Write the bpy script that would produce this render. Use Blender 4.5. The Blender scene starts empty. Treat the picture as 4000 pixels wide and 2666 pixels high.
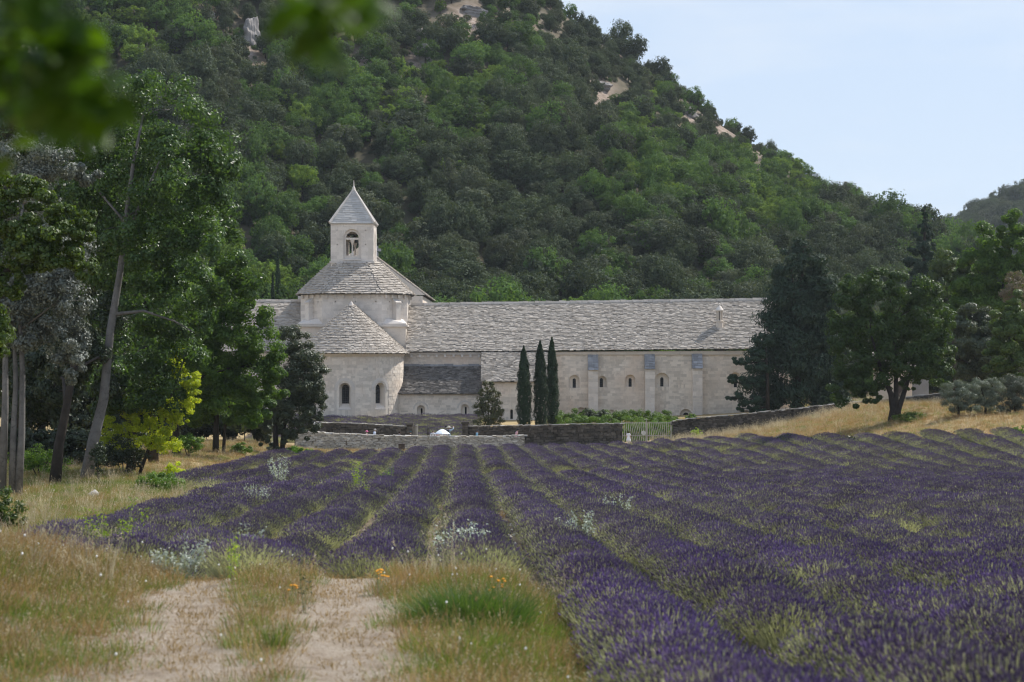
import bpy, math, random, time
import numpy as np
from mathutils import Vector, Matrix, Euler

T_START = time.time()
R = math.radians
scene = bpy.context.scene
COL = scene.collection
F = 70.0 / 36.0 * 4000.0          # focal length in photograph pixels
HY = 1380.0                       # photograph row of the horizon

# ------------------------------------------------------------------ camera
cd = bpy.data.cameras.new('camera')
cd.lens = 70; cd.sensor_width = 36
cd.shift_y = (HY - 1333.0) / 4000.0
cd.clip_start = 0.1; cd.clip_end = 20000
cd.dof.use_dof = True; cd.dof.focus_distance = 195; cd.dof.aperture_fstop = 2.8
cam = bpy.data.objects.new('camera', cd)
cam.rotation_euler = (R(90), 0, 0)
COL.objects.link(cam); scene.camera = cam

# ------------------------------------------------------------------ light
SUN_AZ, SUN_EL = R(38), R(49)     # measured from +x towards +y (away from the camera)
SUN = Vector((math.cos(SUN_EL) * math.cos(SUN_AZ), math.cos(SUN_EL) * math.sin(SUN_AZ), math.sin(SUN_EL)))
HAZE = 0.00009
SKY_L = 7.3
w = bpy.data.worlds.new('World'); scene.world = w; w.use_nodes = True
nt = w.node_tree; nt.nodes.clear()
out = nt.nodes.new('ShaderNodeOutputWorld'); bg = nt.nodes.new('ShaderNodeBackground')
sky = nt.nodes.new('ShaderNodeTexSky'); sky.sky_type = 'NISHITA'; sky.sun_disc = False
sky.sun_elevation = SUN_EL; sky.sun_rotation = math.pi / 2 - SUN_AZ
sky.air_density = 1.0; sky.dust_density = 0.5; sky.ozone_density = 1.6
bg.inputs[1].default_value = 0.10
# thin summer haze evens the sky out: most of it is one pale blue, a little deeper overhead
tc = nt.nodes.new('ShaderNodeTexCoord'); sx_ = nt.nodes.new('ShaderNodeSeparateXYZ'); nt.links.new(tc.outputs['Generated'], sx_.inputs[0])
hz_r = nt.nodes.new('ShaderNodeValToRGB'); nt.links.new(sx_.outputs['Z'], hz_r.inputs[0])
hz_r.color_ramp.elements[0].position = 0.0; hz_r.color_ramp.elements[0].color = (0.66, 0.80, 1.0, 1)
hz_r.color_ramp.elements[1].position = 0.9; hz_r.color_ramp.elements[1].color = (0.50, 0.66, 1.0, 1)
cl_n = nt.nodes.new('ShaderNodeTexNoise'); cl_n.inputs['Scale'].default_value = 4.5; cl_n.inputs['Detail'].default_value = 5; cl_n.inputs['Roughness'].default_value = 0.55
mp_ = nt.nodes.new('ShaderNodeMapping'); mp_.inputs['Scale'].default_value = (1, 1, 3.6); mp_.inputs['Location'].default_value = (0.4, 0.1, 0.35); nt.links.new(tc.outputs['Generated'], mp_.inputs[0]); nt.links.new(mp_.outputs[0], cl_n.inputs['Vector'])
cl_r = nt.nodes.new('ShaderNodeValToRGB'); nt.links.new(cl_n.outputs['Fac'], cl_r.inputs[0])
cl_r.color_ramp.elements[0].position = 0.42; cl_r.color_ramp.elements[0].color = (0, 0, 0, 1); cl_r.color_ramp.elements[1].position = 0.66; cl_r.color_ramp.elements[1].color = (0.75, 0.75, 0.75, 1)
cl_m = nt.nodes.new('ShaderNodeMix'); cl_m.data_type = 'RGBA'; nt.links.new(cl_r.outputs[0], cl_m.inputs[0]); nt.links.new(hz_r.outputs[0], cl_m.inputs[6]); cl_m.inputs[7].default_value = (0.90, 0.94, 1.0, 1)
hz_s = nt.nodes.new('ShaderNodeMix'); hz_s.data_type = 'RGBA'; hz_s.blend_type = 'MULTIPLY'; hz_s.inputs[0].default_value = 1; nt.links.new(cl_m.outputs[2], hz_s.inputs[6]); hz_s.inputs[7].default_value = (SKY_L, SKY_L, SKY_L, 1)
hz_m = nt.nodes.new('ShaderNodeMix'); hz_m.data_type = 'RGBA'; hz_m.inputs[0].default_value = 0.85; nt.links.new(sky.outputs[0], hz_m.inputs[6]); nt.links.new(hz_s.outputs[2], hz_m.inputs[7])
nt.links.new(hz_m.outputs[2], bg.inputs[0]); nt.links.new(bg.outputs[0], out.inputs[0])
sd = bpy.data.lights.new('sun', 'SUN'); sd.energy = 5.0; sd.angle = R(0.5); sd.color = (1.0, 0.95, 0.88)
so = bpy.data.objects.new('sun', sd); so.rotation_euler = SUN.to_track_quat('Z', 'Y').to_euler(); COL.objects.link(so)
vs = scene.view_settings
vs.view_transform = 'Standard'; vs.look = 'None'; vs.gamma = 1; vs.use_curve_mapping = False; vs.exposure = 0.40
cy = scene.cycles
cy.use_denoising = True; cy.use_adaptive_sampling = False; cy.pixel_filter_type = 'BLACKMAN_HARRIS'; cy.filter_width = 1.25; cy.max_bounces = 6; cy.diffuse_bounces = 3; cy.transmission_bounces = 3
cy.glossy_bounces = 2; cy.volume_bounces = 0; cy.transparent_max_bounces = 4; cy.caustics_reflective = False; cy.caustics_refractive = False

# ------------------------------------------------------------------ small helpers
def W(px, py, d):
    """World point that is seen at a photograph pixel, at distance d along the view axis."""
    return Vector(((px - 2000) * d / F, d, (HY - py) * d / F))

def rng_(s): return np.random.default_rng(s)

def tag(o, label=None, cat=None, group=None, kind=None):
    if label: o['label'] = label
    if cat: o['category'] = cat
    if group: o['group'] = group
    if kind: o['kind'] = kind
    return o

def empty(name, loc=(0, 0, 0), label=None, cat=None, group=None):
    o = bpy.data.objects.new(name, None); o.empty_display_size = 0.2
    o.location = loc; COL.objects.link(o)
    return tag(o, label, cat, group)

def link(name, me, parent=None, loc=None):
    o = bpy.data.objects.new(name, me); COL.objects.link(o)
    if loc is not None: o.location = loc
    if parent is not None:
        o.parent = parent
        o.matrix_parent_inverse = PINV(parent)
    return o

def WM(p):
    m = Matrix.LocRotScale(p.location, p.rotation_euler, p.scale)
    return WM(p.parent) @ p.matrix_parent_inverse @ m if p.parent is not None else m

def PINV(p): return WM(p).inverted()

def np_mesh(name, V, Fc, mats, smooth=False, mi=None):
    """Mesh from numpy: V (n,3); Fc (m,k) with k = 3 or 4 (or a list of such arrays)."""
    me = bpy.data.meshes.new(name)
    V = np.asarray(V, dtype=np.float32)
    Fs = Fc if isinstance(Fc, list) else [Fc]
    Fs = [np.asarray(f, dtype=np.int32) for f in Fs if len(f)]
    nl = sum(f.size for f in Fs); nf = sum(len(f) for f in Fs)
    me.vertices.add(len(V)); me.vertices.foreach_set('co', V.ravel())
    me.loops.add(nl); me.polygons.add(nf)
    me.loops.foreach_set('vertex_index', np.concatenate([f.ravel() for f in Fs]))
    tot = np.concatenate([np.full(len(f), f.shape[1], dtype=np.int32) for f in Fs])
    st = np.concatenate([[0], np.cumsum(tot)[:-1]]).astype(np.int32)
    me.polygons.foreach_set('loop_start', st)
    if mi is not None: me.polygons.foreach_set('material_index', np.asarray(mi, dtype=np.int32))
    me.polygons.foreach_set('use_smooth', np.full(nf, bool(smooth)))
    for m in (mats if isinstance(mats, (list, tuple)) else [mats]): me.materials.append(m)
    me.update(calc_edges=True); me.validate()
    return me

class MB:
    """Collects vertices and faces (python lists) of one mesh."""
    def __init__(s): s.v = []; s.f = []; s.m = []
    def add(s, vs, fs, m=0):
        b = len(s.v); s.v.extend([tuple(p) for p in vs])
        for f in fs: s.f.append([b + i for i in f]); s.m.append(m)
    def box(s, c, dims, m=0, mat=None):
        x, y, z = [d / 2 for d in dims]
        P = [Vector((a, b, e)) for a in (-x, x) for b in (-y, y) for e in (-z, z)]
        if mat is not None: P = [mat @ p for p in P]
        c = Vector(c)
        s.add([p + c for p in P], [(0, 1, 3, 2), (4, 6, 7, 5), (0, 4, 5, 1), (2, 3, 7, 6), (0, 2, 6, 4), (1, 5, 7, 3)], m)
    def hexa(s, lo, hi, m=0):
        """lo, hi: 4 corner points each, in the same turning order."""
        s.add(list(lo) + list(hi), [(3, 2, 1, 0), (4, 5, 6, 7), (0, 1, 5, 4), (1, 2, 6, 5), (2, 3, 7, 6), (3, 0, 4, 7)], m)
    def tube(s, pts, rad, n=8, m=0, cap=True):
        pts = [Vector(p) for p in pts]; rings = []
        up = Vector((0.31, 0.95, 0.07)).normalized()
        for i, p in enumerate(pts):
            t = (pts[min(i + 1, len(pts) - 1)] - pts[max(i - 1, 0)]).normalized()
            a = t.cross(up)
            if a.length < 1e-4: a = t.cross(Vector((1, 0, 0)))
            a.normalize(); b = t.cross(a)
            r = rad[i] if hasattr(rad, '__len__') else rad
            rings.append([p + (a * math.cos(k * 2 * math.pi / n) + b * math.sin(k * 2 * math.pi / n)) * r for k in range(n)])
        vs = [q for r in rings for q in r]; fs = []
        for i in range(len(pts) - 1):
            for k in range(n):
                k2 = (k + 1) % n
                fs.append((i * n + k, i * n + k2, (i + 1) * n + k2, (i + 1) * n + k))
        if cap: fs.append(tuple(range(n))[::-1]); fs.append(tuple(range((len(pts) - 1) * n, len(pts) * n)))
        s.add(vs, fs, m)
    def lathe(s, prof, c, n=14, m=0, sx=1, sy=1):
        """prof: (radius, z) from bottom to top, turned about the vertical through c."""
        c = Vector(c); vs = []; fs = []
        for r, z in prof:
            for k in range(n):
                a = 2 * math.pi * k / n
                vs.append(c + Vector((r * math.cos(a) * sx, r * math.sin(a) * sy, z)))
        for i in range(len(prof) - 1):
            for k in range(n):
                k2 = (k + 1) % n
                fs.append((i * n + k, i * n + k2, (i + 1) * n + k2, (i + 1) * n + k))
        fs.append(tuple(range(n))[::-1]); fs.append(tuple(range((len(prof) - 1) * n, len(prof) * n)))
        s.add(vs, fs, m)
    def build(s, name, mats, parent=None, smooth=False):
        me = bpy.data.meshes.new(name); me.from_pydata(s.v, [], s.f)
        for m in (mats if isinstance(mats, (list, tuple)) else [mats]): me.materials.append(m)
        if any(s.m): me.polygons.foreach_set('material_index', s.m)
        if smooth: me.polygons.foreach_set('use_smooth', [True] * len(s.f))
        me.update(); me.validate()
        return link(name, me, parent)

# ------------------------------------------------------------------ materials
def new_mat(name):
    m = bpy.data.materials.new(name); m.use_nodes = True
    n = m.node_tree.nodes; n.clear()
    return m, n, m.node_tree.links

def rgba(c): return (c[0], c[1], c[2], 1)

def mixc(n, l, fac, a, b, blend='MIX'):
    x = n.new('ShaderNodeMix'); x.data_type = 'RGBA'; x.blend_type = blend
    if hasattr(fac, 'is_linked'): l.new(fac, x.inputs[0])
    else: x.inputs[0].default_value = fac
    for v, i in ((a, 6), (b, 7)):
        if hasattr(v, 'is_linked'): l.new(v, x.inputs[i])
        else: x.inputs[i].default_value = rgba(v)
    return x.outputs[2]

def piece_random(n, l):
    g = n.new('ShaderNodeNewGeometry'); oi = n.new('ShaderNodeObjectInfo')
    a = n.new('ShaderNodeMath'); a.operation = 'ADD'
    l.new(g.outputs['Random Per Island'], a.inputs[0]); l.new(oi.outputs['Random'], a.inputs[1])
    f = n.new('ShaderNodeMath'); f.operation = 'FRACT'; l.new(a.outputs[0], f.inputs[0])
    return f.outputs[0]

def noise(n, l, scale, detail=4, rough=0.6, dist=0.0):
    g = n.new('ShaderNodeNewGeometry')
    t = n.new('ShaderNodeTexNoise'); t.inputs['Scale'].default_value = scale; t.inputs['Detail'].default_value = detail
    t.inputs['Roughness'].default_value = rough; t.inputs['Distortion'].default_value = dist
    l.new(g.outputs['Position'], t.inputs['Vector'])
    return t.outputs['Fac']

def ramp(n, l, fac, stops):
    r = n.new('ShaderNodeValToRGB'); l.new(fac, r.inputs[0])
    e = r.color_ramp.elements
    while len(e) < len(stops): e.new(0.5)
    for i, (p, c) in enumerate(stops):
        e[i].position = p; e[i].color = rgba(c) if hasattr(c, '__len__') else (c, c, c, 1)
    return r.outputs[0]

def finish(m, n, l, col, rough=0.85, spec=0.25, bump=None, bstr=0.3, bdist=0.02):
    p = n.new('ShaderNodeBsdfPrincipled'); o = n.new('ShaderNodeOutputMaterial')
    l.new(col, p.inputs['Base Color']) if hasattr(col, 'is_linked') else setattr(p.inputs['Base Color'], 'default_value', rgba(col))
    p.inputs['Roughness'].default_value = rough; p.inputs['Specular IOR Level'].default_value = spec
    if bump is not None:
        b = n.new('ShaderNodeBump'); b.inputs['Strength'].default_value = bstr; b.inputs['Distance'].default_value = bdist
        l.new(bump, b.inputs['Height']); l.new(b.outputs[0], p.inputs['Normal'])
    l.new(p.outputs[0], o.inputs[0])
    return m

def stone_mat(name, c1, c2, stain=(0.2, 0.18, 0.16), stain_amt=0.35, s=1.0, pv=0.22, warm=None):
    """Stone: broad tone patches, per-piece tone, dark weather stains, fine pits."""
    m, n, l = new_mat(name)
    col = ramp(n, l, noise(n, l, 0.35 * s, 5, 0.65, 0.4), [(0.3, c1), (0.7, c2)])
    pr = piece_random(n, l)
    tone = ramp(n, l, pr, [(0.0, 1 - pv), (1.0, 1 + pv * 0.6)])
    col = mixc(n, l, 1.0, col, tone, 'MULTIPLY')
    if warm is not None:
        wf = ramp(n, l, noise(n, l, 0.17 * s, 3, 0.5, 0.3), [(0.48, 0.0), (0.72, 1.0)])
        col = mixc(n, l, wf, col, warm)
    sf = ramp(n, l, noise(n, l, 1.3 * s, 8, 0.75, 1.0), [(0.52, 0.0), (0.75, stain_amt)])
    col = mixc(n, l, sf, col, stain)
    return finish(m, n, l, col, 0.92, 0.15, noise(n, l, 9 * s, 6, 0.7), 0.5, 0.03)

def plain_mat(name, c, rough=0.6, spec=0.4, metal=0.0, var=0.12, s=3.0):
    m, n, l = new_mat(name)
    col = ramp(n, l, noise(n, l, s, 5), [(0.3, [x * (1 - var) for x in c]), (0.7, [min(1, x * (1 + var)) for x in c])])
    finish(m, n, l, col, rough, spec, noise(n, l, s * 8), 0.15, 0.005)
    for q in n:
        if q.type == 'BSDF_PRINCIPLED': q.inputs['Metallic'].default_value = metal
    return m

def leaf_mat(name, c1, c2, trans=0.35, rough=0.42, spec=0.5, tint=(1.5, 1.45, 0.6), patch=None, psc=0.25):
    """Leaves: each leaf its own tone between c1 and c2, shiny skin, light shining through."""
    m, n, l = new_mat(name)
    col = mixc(n, l, piece_random(n, l), c1, c2)
    if patch is not None:
        col = mixc(n, l, ramp(n, l, noise(n, l, psc, 3), [(0.45, 0.0), (0.62, 0.85)]), col, patch)
    oi = n.new('ShaderNodeObjectInfo')
    br = n.new('ShaderNodeMapRange'); br.inputs[3].default_value = 0.72; br.inputs[4].default_value = 1.25
    l.new(oi.outputs['Random'], br.inputs[0])
    col = mixc(n, l, 1.0, col, br.outputs[0], 'MULTIPLY')
    p = n.new('ShaderNodeBsdfPrincipled'); l.new(col, p.inputs['Base Color'])
    p.inputs['Roughness'].default_value = rough; p.inputs['Specular IOR Level'].default_value = spec
    t = n.new('ShaderNodeBsdfTranslucent'); l.new(mixc(n, l, 1.0, col, tint, 'MULTIPLY'), t.inputs[0])
    x = n.new('ShaderNodeMixShader'); x.inputs[0].default_value = trans
    l.new(p.outputs[0], x.inputs[1]); l.new(t.outputs[0], x.inputs[2])
    o = n.new('ShaderNodeOutputMaterial'); l.new(x.outputs[0], o.inputs[0])
    return m

MT = {}
MT['wall'] = stone_mat('pale_limestone', (0.68, 0.60, 0.51), (0.75, 0.675, 0.585), (0.36, 0.31, 0.27), 0.6, 1.3, 0.20, (0.68, 0.55, 0.44))
MT['trim'] = stone_mat('dressed_limestone', (0.64, 0.58, 0.515), (0.73, 0.67, 0.61), (0.28, 0.27, 0.26), 0.45, 1.4, 0.15)
MT['weathered'] = stone_mat('grey_weathered_stone', (0.27, 0.27, 0.28), (0.38, 0.38, 0.39), (0.14, 0.14, 0.14), 0.6, 1.6, 0.25)
MT['slate'] = stone_mat('stone_roof_slab', (0.42, 0.375, 0.325), (0.50, 0.455, 0.40), (0.20, 0.19, 0.175), 0.3, 2.6, 0.16)
MT['dark_slate'] = stone_mat('shade_toned_roof_slab', (0.17, 0.155, 0.14), (0.25, 0.23, 0.21), (0.08, 0.075, 0.07), 0.5, 2.2, 0.35)  # low roof slabs: the shade lying on them is put into a darker colour
MT['slate_bed'] = plain_mat('roof_bedding', (0.06, 0.058, 0.056), 0.95, 0.1)
MT['spire'] = stone_mat('smooth_spire_stone', (0.43, 0.41, 0.38), (0.52, 0.50, 0.47), (0.22, 0.22, 0.22), 0.5, 1.5, 0.14)
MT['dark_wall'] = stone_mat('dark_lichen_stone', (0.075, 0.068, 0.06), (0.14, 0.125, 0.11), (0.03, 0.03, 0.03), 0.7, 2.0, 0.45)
MT['white_wall'] = stone_mat('white_dry_stone', (0.42, 0.40, 0.36), (0.60, 0.57, 0.52), (0.16, 0.15, 0.14), 0.55, 2.0, 0.35)
MT['mortar_dark'] = plain_mat('dark_joint', (0.045, 0.042, 0.038), 0.95, 0.1)
MT['mortar_light'] = plain_mat('grey_joint', (0.22, 0.2, 0.17), 0.95, 0.1)  # even joint colour, paler than the dark joint
MT['rock'] = stone_mat('hill_limestone', (0.17, 0.155, 0.145), (0.36, 0.33, 0.305), (0.12, 0.11, 0.11), 0.6, 0.8, 0.1)
MT['glass'] = plain_mat('dark_leaded_glass', (0.012, 0.014, 0.018), 0.25, 0.5)
MT['lead'] = plain_mat('lead_bar', (0.06, 0.065, 0.07), 0.5, 0.4)
MT['iron'] = plain_mat('weathered_pale_iron', (0.42, 0.39, 0.34), 0.7, 0.3)
MT['board'] = plain_mat('pale_grey_board', (0.62, 0.60, 0.56), 0.7, 0.3)
MT['brown'] = plain_mat('brown_painted_steel', (0.06, 0.045, 0.04), 0.6, 0.3)
MT['white'] = plain_mat('white_metal', (0.75, 0.78, 0.8), 0.4, 0.5)
MT['bark'] = stone_mat('dark_bark', (0.032, 0.027, 0.023), (0.065, 0.055, 0.046), (0.02, 0.02, 0.02), 0.7, 6.0, 0.1)
MT['pale_bark'] = stone_mat('pale_poplar_bark', (0.11, 0.105, 0.098), (0.22, 0.21, 0.20), (0.03, 0.03, 0.03), 0.95, 3.2, 0.1)
MT['conifer_bark'] = stone_mat('brown_bark', (0.03, 0.025, 0.02), (0.055, 0.045, 0.036), (0.03, 0.03, 0.03), 0.6, 5.0, 0.1)

MT['poplar_leaf'] = leaf_mat('glossy_poplar_leaf', (0.040, 0.082, 0.022), (0.085, 0.155, 0.038), 0.42, 0.40, 0.45)
MT['silver_leaf'] = leaf_mat('silver_poplar_leaf', (0.10, 0.12, 0.095), (0.20, 0.22, 0.19), 0.2, 0.5, 0.4, (1.2, 1.2, 0.9))
MT['oak_leaf'] = leaf_mat('oak_leaf', (0.045, 0.085, 0.016), (0.085, 0.13, 0.022), 0.4, 0.45, 0.45)
MT['bank_oak_leaf'] = leaf_mat('bank_oak_leaf', (0.032, 0.070, 0.014), (0.062, 0.112, 0.020), 0.38, 0.5, 0.4)
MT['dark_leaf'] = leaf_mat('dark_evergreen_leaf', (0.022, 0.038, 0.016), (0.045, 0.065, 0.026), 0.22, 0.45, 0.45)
MT['maple_leaf'] = leaf_mat('mid_green_leaf', (0.07, 0.15, 0.022), (0.13, 0.235, 0.034), 0.55, 0.5, 0.4)
MT['acacia_leaf'] = leaf_mat('yellow_green_acacia_leaf', (0.26, 0.36, 0.03), (0.50, 0.54, 0.05), 0.6, 0.5, 0.35)
MT['holm_leaf'] = leaf_mat('holm_oak_leaf', (0.036, 0.055, 0.028), (0.07, 0.085, 0.042), 0.22, 0.45, 0.45)
MT['olive_leaf'] = leaf_mat('olive_leaf', (0.09, 0.115, 0.08), (0.15, 0.175, 0.125), 0.2, 0.5, 0.4, (1.2, 1.2, 0.8))
MT['conifer_leaf'] = leaf_mat('dark_conifer_needle', (0.020, 0.044, 0.026), (0.042, 0.074, 0.042), 0.15, 0.6, 0.25)
MT['cypress_leaf'] = leaf_mat('cypress_needle', (0.014, 0.034, 0.014), (0.030, 0.060, 0.022), 0.15, 0.6, 0.25)
MT['hedge_leaf'] = leaf_mat('bright_hedge_leaf', (0.075, 0.15, 0.02), (0.13, 0.22, 0.03), 0.4, 0.5, 0.4)
MT['brown_shrub_leaf'] = leaf_mat('olive_brown_shrub_leaf', (0.055, 0.07, 0.03), (0.11, 0.11, 0.045), 0.25, 0.5, 0.4)
MT['grey_brown_leaf'] = leaf_mat('dry_grey_leaf', (0.13, 0.115, 0.085), (0.19, 0.165, 0.12), 0.25, 0.6, 0.3)
MT['near_leaf'] = leaf_mat('near_hackberry_leaf', (0.022, 0.060, 0.006), (0.055, 0.115, 0.010), 0.45, 0.5, 0.3, (1.8, 1.7, 0.4))
MT['forest_dark'] = leaf_mat('forest_holm_oak', (0.040, 0.060, 0.034), (0.080, 0.102, 0.058), 0.22, 0.75, 0.15)
MT['forest_bright'] = leaf_mat('forest_downy_oak', (0.055, 0.110, 0.032), (0.095, 0.160, 0.048), 0.35, 0.75, 0.15)
MT['forest_grey'] = leaf_mat('forest_grey_oak', (0.066, 0.082, 0.050), (0.105, 0.122, 0.076), 0.2, 0.75, 0.15)
MT['forest_yellow'] = leaf_mat('forest_yellow_green_oak', (0.095, 0.165, 0.035), (0.155, 0.225, 0.05), 0.4, 0.75, 0.15)
MT['spike'] = leaf_mat('lavender_flower', (0.108, 0.080, 0.142), (0.235, 0.175, 0.305), 0.35, 0.7, 0.15, (1.2, 1.05, 1.25), (0.165, 0.13, 0.17), 0.35)
MT['rich_spike'] = leaf_mat('rich_lavender_flower', (0.105, 0.073, 0.155), (0.245, 0.17, 0.345), 0.38, 0.7, 0.15, (1.2, 1.05, 1.25), (0.165, 0.13, 0.17), 0.45)
MT['stem'] = leaf_mat('lavender_stem', (0.23, 0.24, 0.155), (0.45, 0.44, 0.335), 0.5, 0.6, 0.25, (1.2, 1.25, 0.7))
MT['lav_leaf'] = leaf_mat('lavender_foliage', (0.065, 0.105, 0.030), (0.13, 0.175, 0.07), 0.35, 0.6, 0.25, (1.2, 1.25, 0.6))
MT['straw'] = leaf_mat('dry_straw', (0.20, 0.135, 0.055), (0.43, 0.31, 0.145), 0.35, 0.6, 0.3, (1.15, 1.1, 0.9))
MT['rust_straw'] = leaf_mat('rusty_dry_grass', (0.25, 0.15, 0.06), (0.46, 0.31, 0.14), 0.35, 0.6, 0.3, (1.15, 1.05, 0.9))
MT['pale_straw'] = leaf_mat('pale_oat_straw', (0.36, 0.30, 0.19), (0.58, 0.51, 0.37), 0.35, 0.6, 0.3, (1.1, 1.1, 1.0))
MT['green_grass'] = leaf_mat('green_grass_blade', (0.075, 0.14, 0.025), (0.16, 0.21, 0.05), 0.4, 0.5, 0.35)
MT['tussock'] = leaf_mat('lush_grass_blade', (0.05, 0.115, 0.025), (0.11, 0.18, 0.05), 0.4, 0.5, 0.35)
MT['silver_weed'] = leaf_mat('silver_weed_leaf', (0.36, 0.42, 0.33), (0.62, 0.66, 0.58), 0.3, 0.55, 0.35, (1.05, 1.1, 0.9))
MT['lime_weed'] = leaf_mat('lime_weed_leaf', (0.15, 0.25, 0.03), (0.30, 0.38, 0.05), 0.45, 0.5, 0.35)
MT['orange_flower'] = plain_mat('orange_petal', (0.75, 0.33, 0.03), 0.7, 0.2)
MT['white_flower'] = plain_mat('white_seed_head', (0.80, 0.78, 0.72), 0.8, 0.2)

# ------------------------------------------------------------------ terrain
_prof = np.array([(-60, -1.7), (0, -1.7), (10, -2.6), (20, -3.46), (40, -4.21), (60, -4.97), (80, -5.72), (98, -6.40), (106, -6.62), (125, -7.02), (140, -7.35),
                  (152, -7.65), (160, -7.85), (168, -7.92), (173, -7.7), (180, -7.1), (187, -6.55), (192, -6.4), (205, -6.3), (212, -6.0), (230, -4), (6000, -4)])
def sstep(a, b, x):
    t = np.clip((x - a) / (b - a), 0, 1); return t * t * (3 - 2 * t)

_gx = np.array([-400, -116, -60, -20, 14.5, 58, 86, 96, 110, 135, 190, 600])
_gz = np.array([250, 160, 128, 100, 74.5, 44.0, 23.5, 16.5, 6, -3, -4, -4.0])
def crest(x): return np.interp(x, _gx, _gz)

def TZ(x, y):
    x = np.asarray(x, dtype=float); y = np.asarray(y, dtype=float)
    p = (np.interp(y - 3, _prof[:, 0], _prof[:, 1]) + np.interp(y, _prof[:, 0], _prof[:, 1]) + np.interp(y + 3, _prof[:, 0], _prof[:, 1])) / 3
    # right-hand grass bank
    xe = np.clip(x - 4, 0, 26)
    p = p + (0.0054 * xe ** 2 + 0.02 * np.clip(x - 30, 0, 60)) * sstep(92, 150, y) * (1 - 0.72 * sstep(168.5 + .04 * np.clip(x - 14, 0, 40), 175, y))
    # raised track in the left foreground
    wl = sstep(0.9, -0.3, x) * sstep(32, 27, y) * sstep(5, 15, y)
    p = p * (1 - wl) + (-3.13 - 0.004 * (y - 20)) * wl
    # left bank under the trees
    p = p + 0.9 * sstep(-9, -16, x + 0.045 * (y - 40)) * sstep(60, 110, y) * sstep(175, 150, y)
    p = p + 0.8 * sstep(-4.6, -7.5, x) * sstep(34, 22, y) * sstep(6, 16, y)
    # the wooded hill
    t = np.clip((y - 208) / 242.0, 0, 1)
    h = crest(x) + 6
    hill = -6 + h * (0.35 * t + 0.65 * t * t * (1.9 - 0.9 * t)) * 1.0
    hill = hill + (2.2 * np.sin(x * 0.075 + y * 0.021) + 1.6 * np.sin(x * 0.031 - y * 0.06 + 2) + 1.1 * np.sin(x * .17 + 1.3 + .05 * y)) * np.clip((y - 215) / 80, 0, 1) * np.clip(h / 40, 0, 1) * sstep(455, 400, y)
    back = sstep(450, 800, y)
    hill = hill * (1 - back) + (-4) * back
    p = np.where(y > 208, hill + (p + 6.0) * sstep(235, 208, y), p)
    # far right hill
    h2 = np.interp(x, [60, 120, 160, 196, 232, 300, 500], [0, 12, 34, 56, 74, 102, 170]) * sstep(480, 900, y) * (1 - sstep(960, 1600, y))
    p = np.where(y > 478, np.maximum(p, -4 + h2), p)
    # blue ridge on the horizon
    h3 = 330 + 22 * np.sin(x * 0.004 + 0.6) + 10 * np.sin(x * 0.011)
    p = np.where(y > 3000, np.maximum(p, -4 + h3 * sstep(3800, 5000, y) * (1 - sstep(5200, 5900, y))), p)
    small = (0.045 * np.sin(x * 1.9 + y * 0.7) * np.sin(y * 1.3 - x * 0.6) + 0.03 * np.sin(x * 3.1 - y * 2.3)) * (1 - 0.75 * sstep(32, 26, y))
    return p + small * sstep(5, 12, y) * sstep(190, 160, y)

def T(x, y): return float(TZ(x, y))

def G(px, py, d0=8.0, d1=430.0):
    """Where the sight line through a photograph pixel meets the ground."""
    d = np.concatenate([np.arange(d0, 200, 0.1), np.arange(200, d1, 0.5)])
    x = (px - 2000) * d / F; z = (HY - py) * d / F
    k = np.nonzero(z <= TZ(x, d))[0]
    i = k[0] if len(k) else len(d) - 1
    return Vector((x[i], d[i], T(x[i], d[i])))

def PX(x, y, z): return 2000 + F * x / y, HY - F * z / y

def dirt_d(x, y):
    """Signed closeness to the wheel ruts (0 at their centre)."""
    a = np.interp(y, [8, 19, 23, 28], [-2.6, -3.2, -3.75, -4.3]) + 0.12 * np.sin(y * 1.7)
    b = np.interp(y, [8, 19, 23, 28], [-1.2, -1.65, -1.95, -2.35]) + 0.10 * np.sin(y * 2.1 + 1)
    return np.minimum(np.abs(x - a), np.abs(x - b))

BARE = ((1830, 90, 140, 100, 1.0), (2170, 355, 60, 70, .7), (2350, 335, 60, 35, .9), (2120, 100, 260, 60, .3), (980, 120, 45, 70, .7), (1640, 190, 40, 80, .85), (1430, 190, 40, 60, .6), (2680, 430, 60, 110, .55),
                         (2870, 470, 110, 90, .85), (2760, 1120, 60, 50, .9), (2950, 520, 50, 60, .6), (2450, 200, 120, 60, .35), (1250, 60, 120, 50, .3), (850, 80, 60, 40, .4), (2000, 40, 120, 50, .35))
BARE = BARE + tuple((a, b + 50, 55, 85, 1.0) for a, b in ((978, 150), (1640, 190), (1432, 190), (2350, 335), (2690, 440), (2830, 445), (2965, 500), (1850, 45), (815, 60), (2500, 205)))
def bare_ground(px_, py_):
    o = np.zeros(np.shape(px_))
    for (a, b, ra, rb, p) in BARE: o = np.maximum(o, p * np.exp(-(((px_ - a) / ra) ** 2 + ((py_ - b) / rb) ** 2) * 1.2))
    return o

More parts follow.
